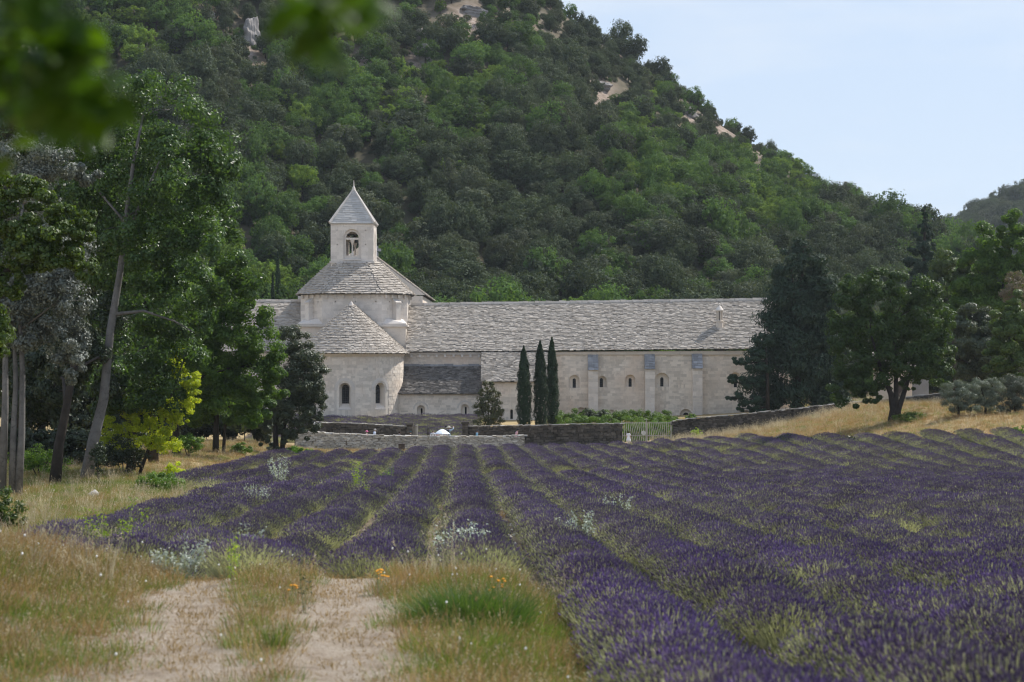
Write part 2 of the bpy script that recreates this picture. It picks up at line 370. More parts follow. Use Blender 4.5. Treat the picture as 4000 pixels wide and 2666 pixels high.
# lavender rows: lateral coordinate c = x + 0.0257 y
PITCH = 1.72
ROWS = [2.03 + PITCH * k for k in range(-7, 20)]
def row_span(c):
    if c < -9: d0 = 82
    elif c < -7.5: d0 = 39
    elif c < -6: d0 = 33.5
    elif c < -4: d0 = 29.3
    elif c < -2: d0 = 28.6
    elif c < 1: d0 = 29.2
    else: d0 = 10.0
    d1 = float(np.interp(c, [-10, -4, 0, 6, 18, 25, 34, 50], [135, 146, 154, 159, 158, 131, 120, 112]))
    return d0, d1
def in_field(x, y, grow=0.0):
    c = x + 0.0257 * y
    lo = np.interp(y, [9, 28, 28.5, 33, 39, 82, 140, 160], [1.1, 1.1, -4.0, -7.2, -9.0, -9.2, -11, -9])
    d1 = np.interp(c, [-10, -4, 0, 6, 18, 25, 34, 50], [135, 146, 154, 159, 158, 131, 120, 112])
    return (c > lo - grow) & (y < d1 + grow) & (y > 8)

# ground sheet
xs = np.unique(np.round(np.concatenate([-np.geomspace(60, 3000, 26)[::-1], np.arange(-60, 62, 1.0), np.geomspace(62, 3000, 26), [-150, 150]]), 3))
ys = np.unique(np.round(np.concatenate([np.arange(-60, 8, 6), np.arange(8, 200, 1.0), np.arange(200, 480, 3), np.geomspace(480, 6500, 46)]), 3))
XX, YY = np.meshgrid(xs, ys)
ZZ = TZ(XX, YY)
V = np.stack([XX.ravel(), YY.ravel(), ZZ.ravel()], 1)
nx, ny = len(xs), len(ys)
ii = (np.arange(ny - 1)[:, None] * nx + np.arange(nx - 1)[None, :]).ravel()
Q = np.stack([ii, ii + 1, ii + 1 + nx, ii + nx], 1)
gm, n, l = new_mat('ground_earth')
at = n.new('ShaderNodeAttribute'); at.attribute_name = 'zone'
sep = n.new('ShaderNodeSeparateColor'); l.new(at.outputs['Color'], sep.inputs[0])
grass_c = ramp(n, l, noise(n, l, 0.9, 7, 0.7, 0.6), [(0.3, (0.20, 0.155, 0.075)), (0.5, (0.33, 0.25, 0.13)), (0.7, (0.42, 0.33, 0.19))])
soil_c = ramp(n, l, noise(n, l, 3.0, 8, 0.75), [(0.3, (0.10, 0.08, 0.055)), (0.65, (0.19, 0.155, 0.115)), (0.82, (0.36, 0.32, 0.27))])
wood_c = ramp(n, l, noise(n, l, 0.12, 7, 0.7, 0.5), [(0.35, (0.045, 0.045, 0.028)), (0.55, (0.085, 0.075, 0.048)), (0.75, (0.14, 0.115, 0.08))])
scree_c = ramp(n, l, noise(n, l, 0.35, 7, 0.7, 0.5), [(0.35, (0.15, 0.115, 0.085)), (0.55, (0.30, 0.235, 0.19)), (0.7, (0.42, 0.36, 0.32))]); wood_c = mixc(n, l, sep.outputs[2], wood_c, scree_c)
c = mixc(n, l, sep.outputs[1], grass_c, soil_c); c = mixc(n, l, sep.outputs[0], c, wood_c)
finish(gm, n, l, c, 0.95, 0.1, noise(n, l, 6, 8, 0.75), 0.6, 0.06)
gme = np_mesh('ground', V, Q, gm, smooth=True)
zone = np.zeros((len(V), 4), dtype=np.float32); zone[:, 3] = 1
zone[:, 0] = sstep(203, 214, V[:, 1]); zone[:, 1] = in_field(V[:, 0], V[:, 1]); yy_ = np.maximum(V[:, 1], 1); zone[:, 2] = bare_ground(2000 + F * V[:, 0] / yy_, HY - F * V[:, 2] / yy_)
ca = gme.color_attributes.new('zone', 'FLOAT_COLOR', 'POINT'); ca.data.foreach_set('color', zone.ravel())
tag(link('ground', gme), kind='structure')

# dirt track in front
tx = np.arange(-5.4, -0.2, 0.13); ty = np.arange(9, 28.6, 0.13)
XX, YY = np.meshgrid(tx, ty)
edge = 0.25 * np.sin(YY * 1.3) + 0.12 * np.sin(YY * 3.7 + 1)
XX2 = -2.75 + (XX + 2.75) * (1 + 0.12 * np.sin(YY * 0.9)) + edge * 0.5 - 0.07 * (YY - 19)
ZZ = TZ(XX2, YY) + 0.075 - 0.03 * np.exp(-(dirt_d(XX2, YY) / 0.3) ** 2) + 0.008 * np.sin(XX2 * 9 + YY * 3) * np.sin(YY * 7)
fr = np.minimum(np.arange(len(tx)), np.arange(len(tx))[::-1]); ZZ = ZZ - 0.16 * (fr[None, :] == 0) - 0.06 * (fr[None, :] == 1)
fr = np.minimum(np.arange(len(ty)), np.arange(len(ty))[::-1]); ZZ = ZZ - 0.08 * (fr[:, None] == 0)
V = np.stack([XX2.ravel(), YY.ravel(), ZZ.ravel()], 1); nx = len(tx)
ii = (np.arange(len(ty) - 1)[:, None] * nx + np.arange(nx - 1)[None, :]).ravel()
dm, n, l = new_mat('pale_dirt')
c = ramp(n, l, noise(n, l, 2.2, 8, 0.72, 0.4), [(0.30, (0.25, 0.195, 0.14)), (0.46, (0.40, 0.33, 0.255)), (0.60, (0.47, 0.40, 0.32)), (0.78, (0.58, 0.52, 0.44))])
litter = ramp(n, l, noise(n, l, 30, 6, 0.8), [(0.5, 0.0), (0.62, 0.8)]); c = mixc(n, l, litter, c, (0.17, 0.125, 0.08)); grit = ramp(n, l, noise(n, l, 60, 3, 0.7), [(0.62, 0.0), (0.70, 0.7)]); c = mixc(n, l, grit, c, (0.56, 0.52, 0.46))
finish(dm, n, l, c, 0.95, 0.1, noise(n, l, 22, 9, 0.8), 1.0, 0.06)
tag(link('dirt_track', np_mesh('dirt_track', V, np.stack([ii, ii + 1, ii + 1 + nx, ii + nx], 1), dm, smooth=True)), kind='structure')

# ------------------------------------------------------------------ leaves, crowns, trees
def leaf_quads(P, N, size, rng, aspect=0.6, droop=0.0):
    """One four-sided leaf at each point P, facing roughly along N."""
    k = len(P)
    N = N / (np.linalg.norm(N, axis=1, keepdims=True) + 1e-9)
    t = rng.normal(size=(k, 3)); t[:, 2] -= droop
    t -= N * (t * N).sum(1, keepdims=True); t /= np.linalg.norm(t, axis=1, keepdims=True) + 1e-9
    b = np.cross(N, t)
    s = size * rng.uniform(0.7, 1.3, (k, 1)) if np.isscalar(size) else size[:, None] * rng.uniform(0.7, 1.3, (k, 1))
    h = s * aspect * 0.5
    V = np.stack([P - t * s * 0.5, P + b * h - t * s * 0.05 + N * s * 0.08, P + t * s * 0.5, P - b * h - t * s * 0.05 + N * s * 0.08], 1).reshape(-1, 3)
    return V, np.arange(4 * k).reshape(-1, 4)

def clump_points(lobes, n, rng, clump=0.35, nclump=14, flat=0.75, shell=0.55):
    """Leaf points in clumps spread through ellipsoid lobes (centre, radii, weight)."""
    wts = np.array([(l[1][0] * l[1][2] + l[1][1] * l[1][2]) * (l[2] if len(l) > 2 else 1) for l in lobes]); wts = wts / wts.sum()
    Ps, Ns = [], []
    for (lb, wt) in zip(lobes, wts):
        c = np.array(lb[0]); r = np.array(lb[1]); m = max(8, int(n * wt)); q = max(4, int(nclump * max(0.5, wt * len(lobes))))
        d = rng.normal(size=(q, 3)); d /= np.linalg.norm(d, axis=1, keepdims=True)
        rad = shell + (1.05 - shell) * rng.random((q, 1)) ** 0.6
        cc = c + d * r * rad
        which = rng.integers(0, q, m)
        cs = clump * r.mean() * rng.uniform(0.6, 1.35, q)
        d2 = rng.normal(size=(m, 3)); d2 /= np.linalg.norm(d2, axis=1, keepdims=True)
        off = d2 * cs[which][:, None] * (0.45 + 0.6 * rng.random((m, 1)) ** 0.8) * np.array([1, 1, flat])
        P = cc[which] + off
        N = (P - c) / r * 0.35 + d2 * 0.9 + rng.normal(size=(m, 3)) * 0.38 + np.array([0, 0, 0.2])
        Ps.append(P); Ns.append(N)
    return np.concatenate(Ps), np.concatenate(Ns)

def px_lobes(lst, d):
    """Lobes given as photograph ellipses (px, py, rx, ry[, depth offset]) at distance d."""
    o = []
    for q in lst:
        dd = d + (q[4] if len(q) > 4 else 0); k = dd / F
        o.append((tuple(W(q[0], q[1], dd)), (q[2] * k, q[2] * k * 0.9, q[3] * k)))
    return o

def crown_mesh(name, lobes, n, leaf, mat, seed, origin=(0, 0, 0), **kw):
    rng = rng_(seed); lf = kw.pop('aspect', 0.6); dr = kw.pop('droop', 0.3)
    P, N = clump_points(lobes, n, rng, **kw)
    V, Fc = leaf_quads(P - np.array(origin), N, leaf, rng, lf, dr)
    return np_mesh(name, V, Fc, mat)

def tree(name, label, cat, base, stems, lobes, n, leaf, leafmat, barkmat, seed, group=None, limbs=7, **kw):
    """stems: list of (points, radii) in world space; lobes in world space."""
    t = empty(name, base, label, cat, group)
    rnd = random.Random(seed)
    cr = link('crown', crown_mesh('crown', lobes, n, leaf, leafmat, seed, **kw), t)
    mb = MB()
    for pts, rad in stems: mb.tube(pts, rad, 9)
    tops = [Vector(p) for p in stems[0][0]]
    tr = mb.build('trunk', barkmat, t, smooth=True)
    lb = MB(); cnt = 0
    for lo in lobes[:max(limbs, 0)]:
        c0 = Vector(lo[0]); c0 += Vector((rnd.uniform(-.4, .4) * lo[1][0], rnd.uniform(-.4, .4) * lo[1][1], rnd.uniform(-.3, .3) * lo[1][2]))
        st = min(stems, key=lambda s: min((Vector(p) - c0).length for p in s[0]))
        cand = [(Vector(p), r) for p, r in zip(st[0], st[1])]
        best = min(cand[1:] or cand, key=lambda q: (q[0] - c0).length + max(0, q[0].z - c0.z) * 1.5)
        L = (c0 - best[0]).length
        if L < 0.2: continue
        mid = best[0].lerp(c0, 0.5) + Vector((rnd.uniform(-.12, .12) * L, rnd.uniform(-.12, .12) * L, 0.08 * L))
        r0 = min(best[1] * 0.6, 0.03 * L + 0.02)
        lb.tube([best[0], mid, c0], [r0, r0 * .65, r0 * .25], 6); cnt += 1
        for k in range(3):
            e = c0 + Vector((rnd.uniform(-.7, .7) * lo[1][0], rnd.uniform(-.7, .7) * lo[1][1], rnd.uniform(-.5, .7) * lo[1][2]))
            a = mid.lerp(c0, rnd.uniform(0, 0.9))
            lb.tube([a, a.lerp(e, .5) + Vector((0, 0, .05 * L)), e], [r0 * .4, r0 * .28, r0 * .1], 5)
    if cnt: lb.build('limb', barkmat, t, smooth=True)
    return t

def cypress(label, px, ytop, base, wpx, seed, name='cypress_tree', mat='cypress_leaf', group=None, n=9000, leaf=0.17):
    d = base.y; k = d / F; top = (HY - ytop) * k; H = top - base.z; r = wpx * k / 2
    rng = rng_(seed)
    t = rng.random(n) ** 0.85
    prof = np.interp(t, [0, 0.04, 0.15, 0.45, 0.75, 0.92, 1], [0.55, 0.78, 0.95, 1.0, 0.72, 0.34, 0.03])
    a = rng.uniform(0, 2 * np.pi, n)
    lump = 1 + 0.12 * np.sin(a * 3 + t * 17 + seed) + 0.12 * np.sin(a * 5 - t * 31 + seed * 2) + 0.10 * np.sin(a * 2 + t * 47 + seed * 3)
    rad = prof * r * lump * (0.72 + 0.34 * rng.random(n) ** 1.2)
    P = np.stack([base.x + rad * np.cos(a) + (0.05 * r) * np.sin(t * 5), base.y + rad * np.sin(a), base.z + 0.12 + t * (H - 0.12)], 1)
    N = np.stack([np.cos(a), np.sin(a), np.full(n, 0.25)], 1) + rng.normal(size=(n, 3)) * 0.4
    V, Fc = leaf_quads(P - np.array(base) * 0, N, leaf, rng, 0.4, -1.6)
    o = empty(name, base, label, 'cypress', group)
    link('crown', np_mesh('crown', V, Fc, MT[mat]), o)
    mb = MB(); mb.tube([base + Vector((0, 0, -.15)), base + Vector((0, 0, H * .5)), base + Vector((0, 0, H * .93))], [r * .22, r * .13, .01], 7); mb.build('trunk', MT['bark'], o)
    return o

# ------------------------------------------------------------------ scattering on points with geometry nodes (for stuff)
def gn_scatter(name, pts, rot, scl, protos, seed=0, pick=None, label=None, kind='stuff', cat=None, group=None, parent=None):
    me = bpy.data.meshes.new(name); k = len(pts)
    me.vertices.add(k); me.vertices.foreach_set('co', np.asarray(pts, dtype=np.float32).ravel())
    rng = rng_(seed)
    if pick is None: pick = rng.integers(0, len(protos), k)
    for nm, ty, dat in (('rot', 'FLOAT_VECTOR', rot), ('scl', 'FLOAT_VECTOR', scl)):
        a = me.attributes.new(nm, ty, 'POINT'); a.data.foreach_set('vector', np.asarray(dat, dtype=np.float32).ravel())
    a = me.attributes.new('idx', 'INT', 'POINT'); a.data.foreach_set('value', np.asarray(pick, dtype=np.int32))
    for p in protos:
        for m in p.data.materials:
            if m.name not in me.materials: me.materials.append(m)
    o = link(name, me, parent)
    ng = bpy.data.node_groups.new('scatter_' + name, 'GeometryNodeTree')
    ng.interface.new_socket('Geometry', in_out='INPUT', socket_type='NodeSocketGeometry')
    ng.interface.new_socket('Geometry', in_out='OUTPUT', socket_type='NodeSocketGeometry')
    n, l = ng.nodes, ng.links
    gi = n.new('NodeGroupInput'); go = n.new('NodeGroupOutput')
    ip = n.new('GeometryNodeInstanceOnPoints')
    l.new(gi.outputs[0], ip.inputs['Points'])
    jn = n.new('GeometryNodeJoinGeometry')
    for p in reversed(protos):
        oi = n.new('GeometryNodeObjectInfo'); oi.inputs['Object'].default_value = p; oi.inputs['As Instance'].default_value = False
        g2 = n.new('GeometryNodeGeometryToInstance'); l.new(oi.outputs['Geometry'], g2.inputs[0]); l.new(g2.outputs[0], jn.inputs[0])
    l.new(jn.outputs[0], ip.inputs['Instance']); ip.inputs['Pick Instance'].default_value = True
    def na(nm, ty):
        q = n.new('GeometryNodeInputNamedAttribute'); q.data_type = ty; q.inputs['Name'].default_value = nm
        return q.outputs['Attribute']
    l.new(na('idx', 'INT'), ip.inputs['Instance Index'])
    er = n.new('FunctionNodeEulerToRotation'); l.new(na('rot', 'FLOAT_VECTOR'), er.inputs[0]); l.new(er.outputs[0], ip.inputs['Rotation'])
    l.new(na('scl', 'FLOAT_VECTOR'), ip.inputs['Scale'])
    l.new(ip.outputs[0], go.inputs[0])
    md = o.modifiers.new('scatter', 'NODES'); md.node_group = ng
    return tag(o, label, cat, group, kind)

def proto(name, me): return bpy.data.objects.new(name, me)

# ------------------------------------------------------------------ stone pieces
def jittered_box(name, seed, jit, mat, taper=0.0):
    rng = rng_(seed)
    V = np.array([(a, b, e) for a in (-.5, .5) for b in (-.5, .5) for e in (-.5, .5)], float) + rng.uniform(-jit, jit, (8, 3))
    return V, np_mesh(name, V, np.array([(0, 1, 3, 2), (4, 6, 7, 5), (0, 4, 5, 1), (2, 3, 7, 6), (0, 2, 6, 4), (1, 5, 7, 3)]), mat)
BOXF = np.array([(0, 1, 3, 2), (4, 6, 7, 5), (0, 4, 5, 1), (2, 3, 7, 6), (0, 2, 6, 4), (1, 5, 7, 3)])
_piece_cache = {}
def pieces_of(mat_key, jit):
    if (mat_key, jit) not in _piece_cache:
        _piece_cache[(mat_key, jit)] = [jittered_box('stone_piece', 100 + k, jit, MT[mat_key]) for k in range(6)]
    return _piece_cache[(mat_key, jit)]

def lay(name, mats, mat_key, jit, parent, n_single=0, score=None, rest_name=None, seed=0):
    """Lay stone pieces at 4x4 matrices: the n_single with the best score as objects of their own, the rest joined as stuff."""
    if not len(mats): return
    base = pieces_of(mat_key, jit); mats = np.asarray(mats, dtype=float); rng = rng_(seed)
    var = rng.integers(0, len(base), len(mats))
    order = np.argsort(-np.asarray(score)) if score is not None else rng.permutation(len(mats))
    inv = PINV(parent)
    for i in order[:n_single]:
        o = bpy.data.objects.new(name, base[var[i]][1]); COL.objects.link(o)
        o.parent = parent; o.matrix_parent_inverse = inv; o.matrix_basis = Matrix(mats[i].tolist())
    rest = order[n_single:]
    if len(rest):
        B = np.stack([b[0] for b in base])[var[rest]]                       # (k,8,3)
        M = mats[rest]
        V = np.einsum('kij,kpj->kpi', M[:, :3, :3], B) + M[:, None, :3, 3]
        Fc = (np.arange(len(rest))[:, None, None] * 8 + BOXF[None]).reshape(-1, 4)
        o = link(rest_name or name + 's', np_mesh(name, V.reshape(-1, 3), Fc, MT[mat_key]), parent)
        o['kind'] = 'stuff'

def frame_matrix(c, ex, ey, ez, dims):
    M = np.eye(4)
    for i, (e, s) in enumerate(zip((ex, ey, ez), dims)): M[:3, i] = np.asarray(e) * s
    M[:3, 3] = c
    return M

def slate_patch(A, B, C_, D, width, exposure, rng, thick=0.078, lift=0.02):
    """Overlapping roof slabs over the four-sided slope A-B (eave), D-C (ridge): list of 4x4."""
    A, B, C_, D = [np.array(q, float) for q in (A, B, C_, D)]
    H = np.linalg.norm((C_ + D) / 2 - (A + B) / 2); rows = max(2, int(round(H / exposure))); out_ = []
    for r in range(rows):
        v = (r + 0.5) / rows
        L = A + (D - A) * v; Rr = B + (C_ - B) * v; w_ = np.linalg.norm(Rr - L)
        if w_ < 0.12: continue
        u = (Rr - L) / w_
        up = (D + (C_ - D) * .5) - (A + (B - A) * .5); up -= u * (up @ u); up /= np.linalg.norm(up)
        nrm = np.cross(u, up)
        x = rng.uniform(-width, 0)
        while x < w_:
            sw = width * rng.uniform(0.6, 1.45); a, b = max(0, x), min(w_, x + sw); x += sw
            if b - a < 0.05: continue
            th = thick * rng.uniform(0.6, 1.5); ln = exposure * rng.uniform(1.5, 1.9)
            tilt = (thick * 1.2 / exposure) * rng.uniform(0.6, 1.35)
            yv = up - nrm * tilt * 1.0; yv /= np.linalg.norm(yv); zv = np.cross(u, yv)
            c = L + u * (a + b) / 2 + up * rng.uniform(-.12, .12) * exposure + nrm * (lift + thick * .5 + rng.uniform(-.008, .012))
            out_.append(frame_matrix(c, u, yv, zv, ((b - a) * 0.96, ln, th)))
    return out_

def slate_ring(cx, cy_, z0, z1, rad0, rad1, a0, a1, width, exposure, rng, thick=0.078, lift=0.02):
    """Slabs over a cone-like roof; rad0/rad1: radius as a function of the angle (from -y, towards +x) at eave and top."""
    sl = math.hypot(z1 - z0, rad0(0) - rad1(0)); rows = int(sl / exposure); out_ = []
    for r in range(rows):
        v = (r + 0.5) / rows
        z = z0 + (z1 - z0) * v
        a = a0 + rng.uniform(-.05, 0)
        while a < a1:
            rr = rad0(a) + (rad1(a) - rad0(a)) * v
            if rr < 0.12: break
            sw = width * rng.uniform(0.6, 1.45); da = sw / rr; am = a + da / 2; a += da
            if am > a1: break
            rm = rad0(am) + (rad1(am) - rad0(am)) * v
            e = 0.02; ra = rad0(am - e) + (rad1(am - e) - rad0(am - e)) * v; rb = rad0(am + e) + (rad1(am + e) - rad0(am + e)) * v
            pt = lambda an, q: np.array([math.sin(an) * q, -math.cos(an) * q, 0])
            u = pt(am + e, rb) - pt(am - e, ra); u /= np.linalg.norm(u)
            up = pt(am, rad1(am) - rad0(am)) + np.array([0, 0, z1 - z0]); up -= u * (up @ u); up /= np.linalg.norm(up)
            nrm = np.cross(u, up)
            th = thick * rng.uniform(0.6, 1.5); ln = exposure * rng.uniform(1.5, 1.9)
            tilt = (thick * 1.2 / exposure) * rng.uniform(0.6, 1.35)
            yv = up - nrm * tilt; yv /= np.linalg.norm(yv); zv = np.cross(u, yv)
            c = np.array([cx, cy_, z]) + pt(am, rm) + up * rng.uniform(-.12, .12) * exposure + nrm * (lift + thick * .5 + rng.uniform(-.008, .012))
            out_.append(frame_matrix(c, u, yv, zv, (sw * 0.96, ln, th)))
    return out_

# ------------------------------------------------------------------ walls with arched openings
class Hole:
    def __init__(s, uc, w, zb, zt):
        s.uc, s.r, s.zb, s.zs = uc, w / 2, zb, zt - w / 2
    def top(s, u): return s.zs + math.sqrt(max(0, s.r ** 2 - (u - s.uc) ** 2))
    def contour(s, n=10):
        P = [(s.uc - s.r, s.zb), (s.uc - s.r, s.zs)]
        P += [(s.uc - s.r * math.cos(math.pi * k / n), s.zs + s.r * math.sin(math.pi * k / n)) for k in range(1, n)]
        return P + [(s.uc + s.r, s.zs), (s.uc + s.r, s.zb)]
def hole_px(mapu, d, x0, x1, y0, y1):
    """Opening given by its photograph box (left, right, top, bottom) on a wall at distance d."""
    return Hole(mapu((x0 + x1) / 2), (x1 - x0) * d / F, (HY - y1) * d / F, (HY - y0) * d / F)

def strip_wall(mb, mp, u0, u1, z0, z1, holes=(), du=2.0):
    us = set(np.linspace(u0, u1, max(2, int((u1 - u0) / du) + 1)).tolist())
    for h in holes:
        us |= {h.uc - h.r * math.cos(math.pi * k / 10) for k in range(11)}
    us = sorted(us); cl = [us[0]]
    for q in us[1:]:
        if q - cl[-1] > 1e-5: cl.append(q)
    for a, b in zip(cl[:-1], cl[1:]):
        m = (a + b) / 2
        hs = sorted([h for h in holes if abs(m - h.uc) < h.r], key=lambda h: h.zb)
        la = lb = z0
        for h in hs:
            mb.add([mp(a, la, 0), mp(b, lb, 0), mp(b, h.zb, 0), mp(a, h.zb, 0)], [(0, 1, 2, 3)])
            la, lb = h.top(a), h.top(b)
        mb.add([mp(a, la, 0), mp(b, lb, 0), mp(b, z1, 0), mp(a, z1, 0)], [(0, 1, 2, 3)])

def ring_between(mb, mp, c0, d0, c1, d1, close=True):
    n_ = len(c0); vs = [mp(u, z, d0) for u, z in c0] + [mp(u, z, d1) for u, z in c1]
    mb.add(vs, [(i, (i + 1) % n_, n_ + (i + 1) % n_, n_ + i) for i in range(n_ if close else n_ - 1)])

def arch_band(mb, mp, h, w0, w1, proud, drop=0.0, n=14):
    """Raised band round the head of an opening."""
    A = [(h.uc - (h.r + w0) * math.cos(math.pi * k / n), h.zs + (h.r + w0) * math.sin(math.pi * k / n)) for k in range(n + 1)]
    B = [(h.uc - (h.r + w1) * math.cos(math.pi * k / n), h.zs + (h.r + w1) * math.sin(math.pi * k / n)) for k in range(n + 1)]
    if drop:
        A = [(A[0][0], h.zs - drop)] + A + [(A[-1][0], h.zs - drop)]; B = [(B[0][0], h.zs - drop)] + B + [(B[-1][0], h.zs - drop)]
    ring_between(mb, mp, A, 0.02, A, -proud, False); ring_between(mb, mp, A, -proud, B, -proud, False); ring_between(mb, mp, B, -proud, B, 0.02, False)
    for X in ((A[0], B[0]), (A[-1], B[-1])):
        mb.add([mp(X[0][0], X[0][1], 0.02), mp(X[1][0], X[1][1], 0.02), mp(X[1][0], X[1][1], -proud), mp(X[0][0], X[0][1], -proud)], [(0, 1, 2, 3)])

def window(parent, mp, h, inner, depth1, depth2, hood=None, bars=(3, 7), sill=True, label=None):
    """Splayed recess h, closed by a panel holding the smaller opening `inner` with its dark pane."""
    mb = MB()
    c = h.contour(); ci = inner.contour()
    if depth1 > 0.001:
        ring_between(mb, mp, c, 0, h.contour(), depth1)
        ring_between(mb, mp, h.contour(), depth1, ci, depth1)
        ring_between(mb, mp, ci, depth1, ci, depth2)
    else:
        ring_between(mb, mp, c, 0, ci, depth2)
    o = mb.build('window', MT['wall'], parent)
    if label: o['label'] = label
    pm = MB(); pm.add([mp(u, z, depth2) for u, z in ci], [tuple(range(len(ci)))])
    pm.build('pane', MT['glass'], o)
    if bars and inner.r > 0.12:
        bm_ = MB()
        for k in range(1, bars[0]):
            u = inner.uc - inner.r + 2 * inner.r * k / bars[0]
            bm_.tube([mp(u, inner.zb, depth2 - .015), mp(u, inner.top(u), depth2 - .015)], 0.012, 4)
        for k in range(1, bars[1]):
            z = inner.zb + (inner.zs + inner.r - inner.zb) * k / bars[1]
            hw = inner.r if z < inner.zs else math.sqrt(max(0, inner.r ** 2 - (z - inner.zs) ** 2))
            if hw > .04: bm_.tube([mp(inner.uc - hw, z, depth2 - .015), mp(inner.uc + hw, z, depth2 - .015)], 0.012, 4)
        bm_.build('glazing_bar', MT['lead'], o)
    if hood:
        hb = MB(); arch_band(hb, mp, h, hood[0], hood[1], hood[2], hood[3] if len(hood) > 3 else 0); hb.build('hood_mould', MT['trim'], o)
    if sill:
        sb = MB(); a, b = mp(h.uc - h.r - .06, h.zb, -.05), mp(h.uc + h.r + .06, h.zb, -.05)
        a2, b2 = mp(h.uc - h.r - .06, h.zb, .05), mp(h.uc + h.r + .06, h.zb, .05)
        sb.hexa([Vector(q) - Vector((0, 0, .14)) for q in (a, b, b2, a2)], [Vector(q) + Vector((0, 0, dz)) for q, dz in zip((a, b, b2, a2), (.004, .004, .02, .02))])
        sb.build('sill', MT['trim'], o)
    return o

def ashlar(mp, nrm_of, u0, u1, z0, z1, holes, rng, bw=0.46, bh=0.26, proud=0.014, margin=0.10, zmax=None, skip=()):
    """Courses of squared blocks on a wall, clear of its openings: list of 4x4."""
    out_ = []; z = z0
    while z < z1 - 0.08:
        h = min(bh * rng.uniform(0.75, 1.2), z1 - z); zc = z + h / 2; spans = [(u0, u1)]
        cuts = []
        for q in holes:
            if q.zb - margin - .05 < z + h and q.zs + q.r + margin > z:
                hw = q.r + margin if z < q.zs else math.sqrt(max(0, (q.r + margin) ** 2 - (z - q.zs) ** 2))
                if hw > 0: cuts.append((q.uc - hw, q.uc + hw))
        for (a0, b0, zz0, zz1) in skip:
            if zz0 < z + h and zz1 > z: cuts.append((a0, b0))
        for ca_, cb in cuts:
            ns = []
            for a, b in spans:
                if cb <= a or ca_ >= b: ns.append((a, b)); continue
                if ca_ > a: ns.append((a, ca_))
                if cb < b: ns.append((cb, b))
            spans = ns
        for a, b in spans:
            u = a
            while u < b - 0.03:
                w_ = bw * rng.uniform(0.55, 1.6); e = min(b, u + w_)
                if b - e < 0.12: e = b
                um = (u + e) / 2; ex, ey = nrm_of(um)
                pr = proud * rng.uniform(-0.2, 1.6)
                c = np.array(mp(um, zc, 0)) - np.array(ey) * (pr - 0.05)
                out_.append(frame_matrix(c, ex, ey, (0, 0, 1), (e - u - 0.026, 0.10, h - 0.022)))
                u = e
        z += h
    return out_

# ================================================================== THE ABBEY
ab = empty('abbey', (-4, 200, -6.4), 'pale stone abbey with stone slab roofs, square bell tower and round apse', 'abbey')
rng = rng_(7)
YW = 196.0
ZB = -7.4
kW = YW / F
SL, WB = [], {}       # all roof slabs; wall blocks by wall
roofbed = MB()
def ux(px, d): return (px - 2000) * d / F

# ---- main range (transept arms and dormitory): front wall
X0, X1 = -31.0, 27.5
mp_main = lambda u, z, dep: (u, YW + dep, z)
nr_flat = lambda u: ((1, 0, 0), (0, 1, 0))
mu = lambda px: ux(px, YW)
Wrec = [(2222, 2264, 1466, 1516), (2335.5, 2369.5, 1469.5, 1514), (2441.5, 2482, 1464.5, 1512.5), (2559, 2613, 1457, 1512), (2853, 2893, 1455, 1515)]
Wopn = [(2237, 2250, 1479, 1516), (2343, 2356, 1478, 1513.5), (2456, 2468.5, 1478, 1512), (2580, 2593, 1474.5, 1511), (2868, 2881, 1475, 1514)]
Lrec = [(2243, 2297, 1592, 1660), (2368.5, 2405.5, 1601, 1660), (2655, 2702.5, 1598.5, 1664), (2895, 2935, 1603, 1660)]
Lopn = [(2260, 2279, 1609, 1655), (2384, 2390.5, 1615, 1655), (2669.5, 2691, 1612.5, 1660), (2910, 2927, 1615, 1655)]
holes_m = [hole_px(mu, YW, *q) for q in Wrec + Lrec]
inner_m = [hole_px(mu, YW, *q) for q in Wopn + Lopn]
ZE = lambda x: 0.10 + 0.0088 * (x + 10.5)          # eave height along the range
mb = MB(); strip_wall(mb, mp_main, X0, X1, ZB, -0.15, holes_m)
mb.add([(X1, YW, ZB), (X1, YW + 12, ZB), (X1, YW + 12, .2), (X1, YW + 6, 5.3), (X1, YW, .2)], [(0, 1, 2, 3, 4)])
mb.add([(X0, YW, ZB), (X0, YW + 12, ZB), (X0, YW + 12, .2), (X0, YW + 6, 5.1), (X0, YW, .2)], [(4, 3, 2, 1, 0)])
mb.add([(X0, YW + 12, ZB), (X1, YW + 12, ZB), (X1, YW + 12, .2), (X0, YW + 12, .2)], [(3, 2, 1, 0)])
wall_main = mb.build('wall', MT['wall'], ab)
for h, i in zip(holes_m, inner_m): window(ab, mp_main, h, i, 0.32, 0.62, None, (2, 5), False)
btr = [(2297, 2335, 1382, 1447), (2518, 2556, 1379, 1443), (2703, 2741, 1378, 1440)]
skipb = [(mu(a) - .02, mu(b) + .02, ZB, 1) for a, b, _, _ in btr]
WB['main'] = (wall_main, ashlar(mp_main, nr_flat, -10.6, X1, -6.9, -0.2, holes_m, rng, skip=skipb))
cb = MB()
for a, b in ((X0, -22), (-10.4, X1)):
    cb.hexa([(a, YW - .16, -.16), (b, YW - .16, -.16), (b, YW + .1, -.16), (a, YW + .1, -.16)], [(a, YW - .22, .04), (b, YW - .22, .04 + .2 * (b > 0)), (b, YW + .1, .04 + .2 * (b > 0)), (a, YW + .1, .04)])
cb.build('cornice', MT['trim'], ab)
for k in range(10):
    q = MB(); x = -9.9 + k * 0.83; q.box((x, YW - .13, -.29), (.2, .26, .26)); q.build('corbel', MT['trim'], ab)

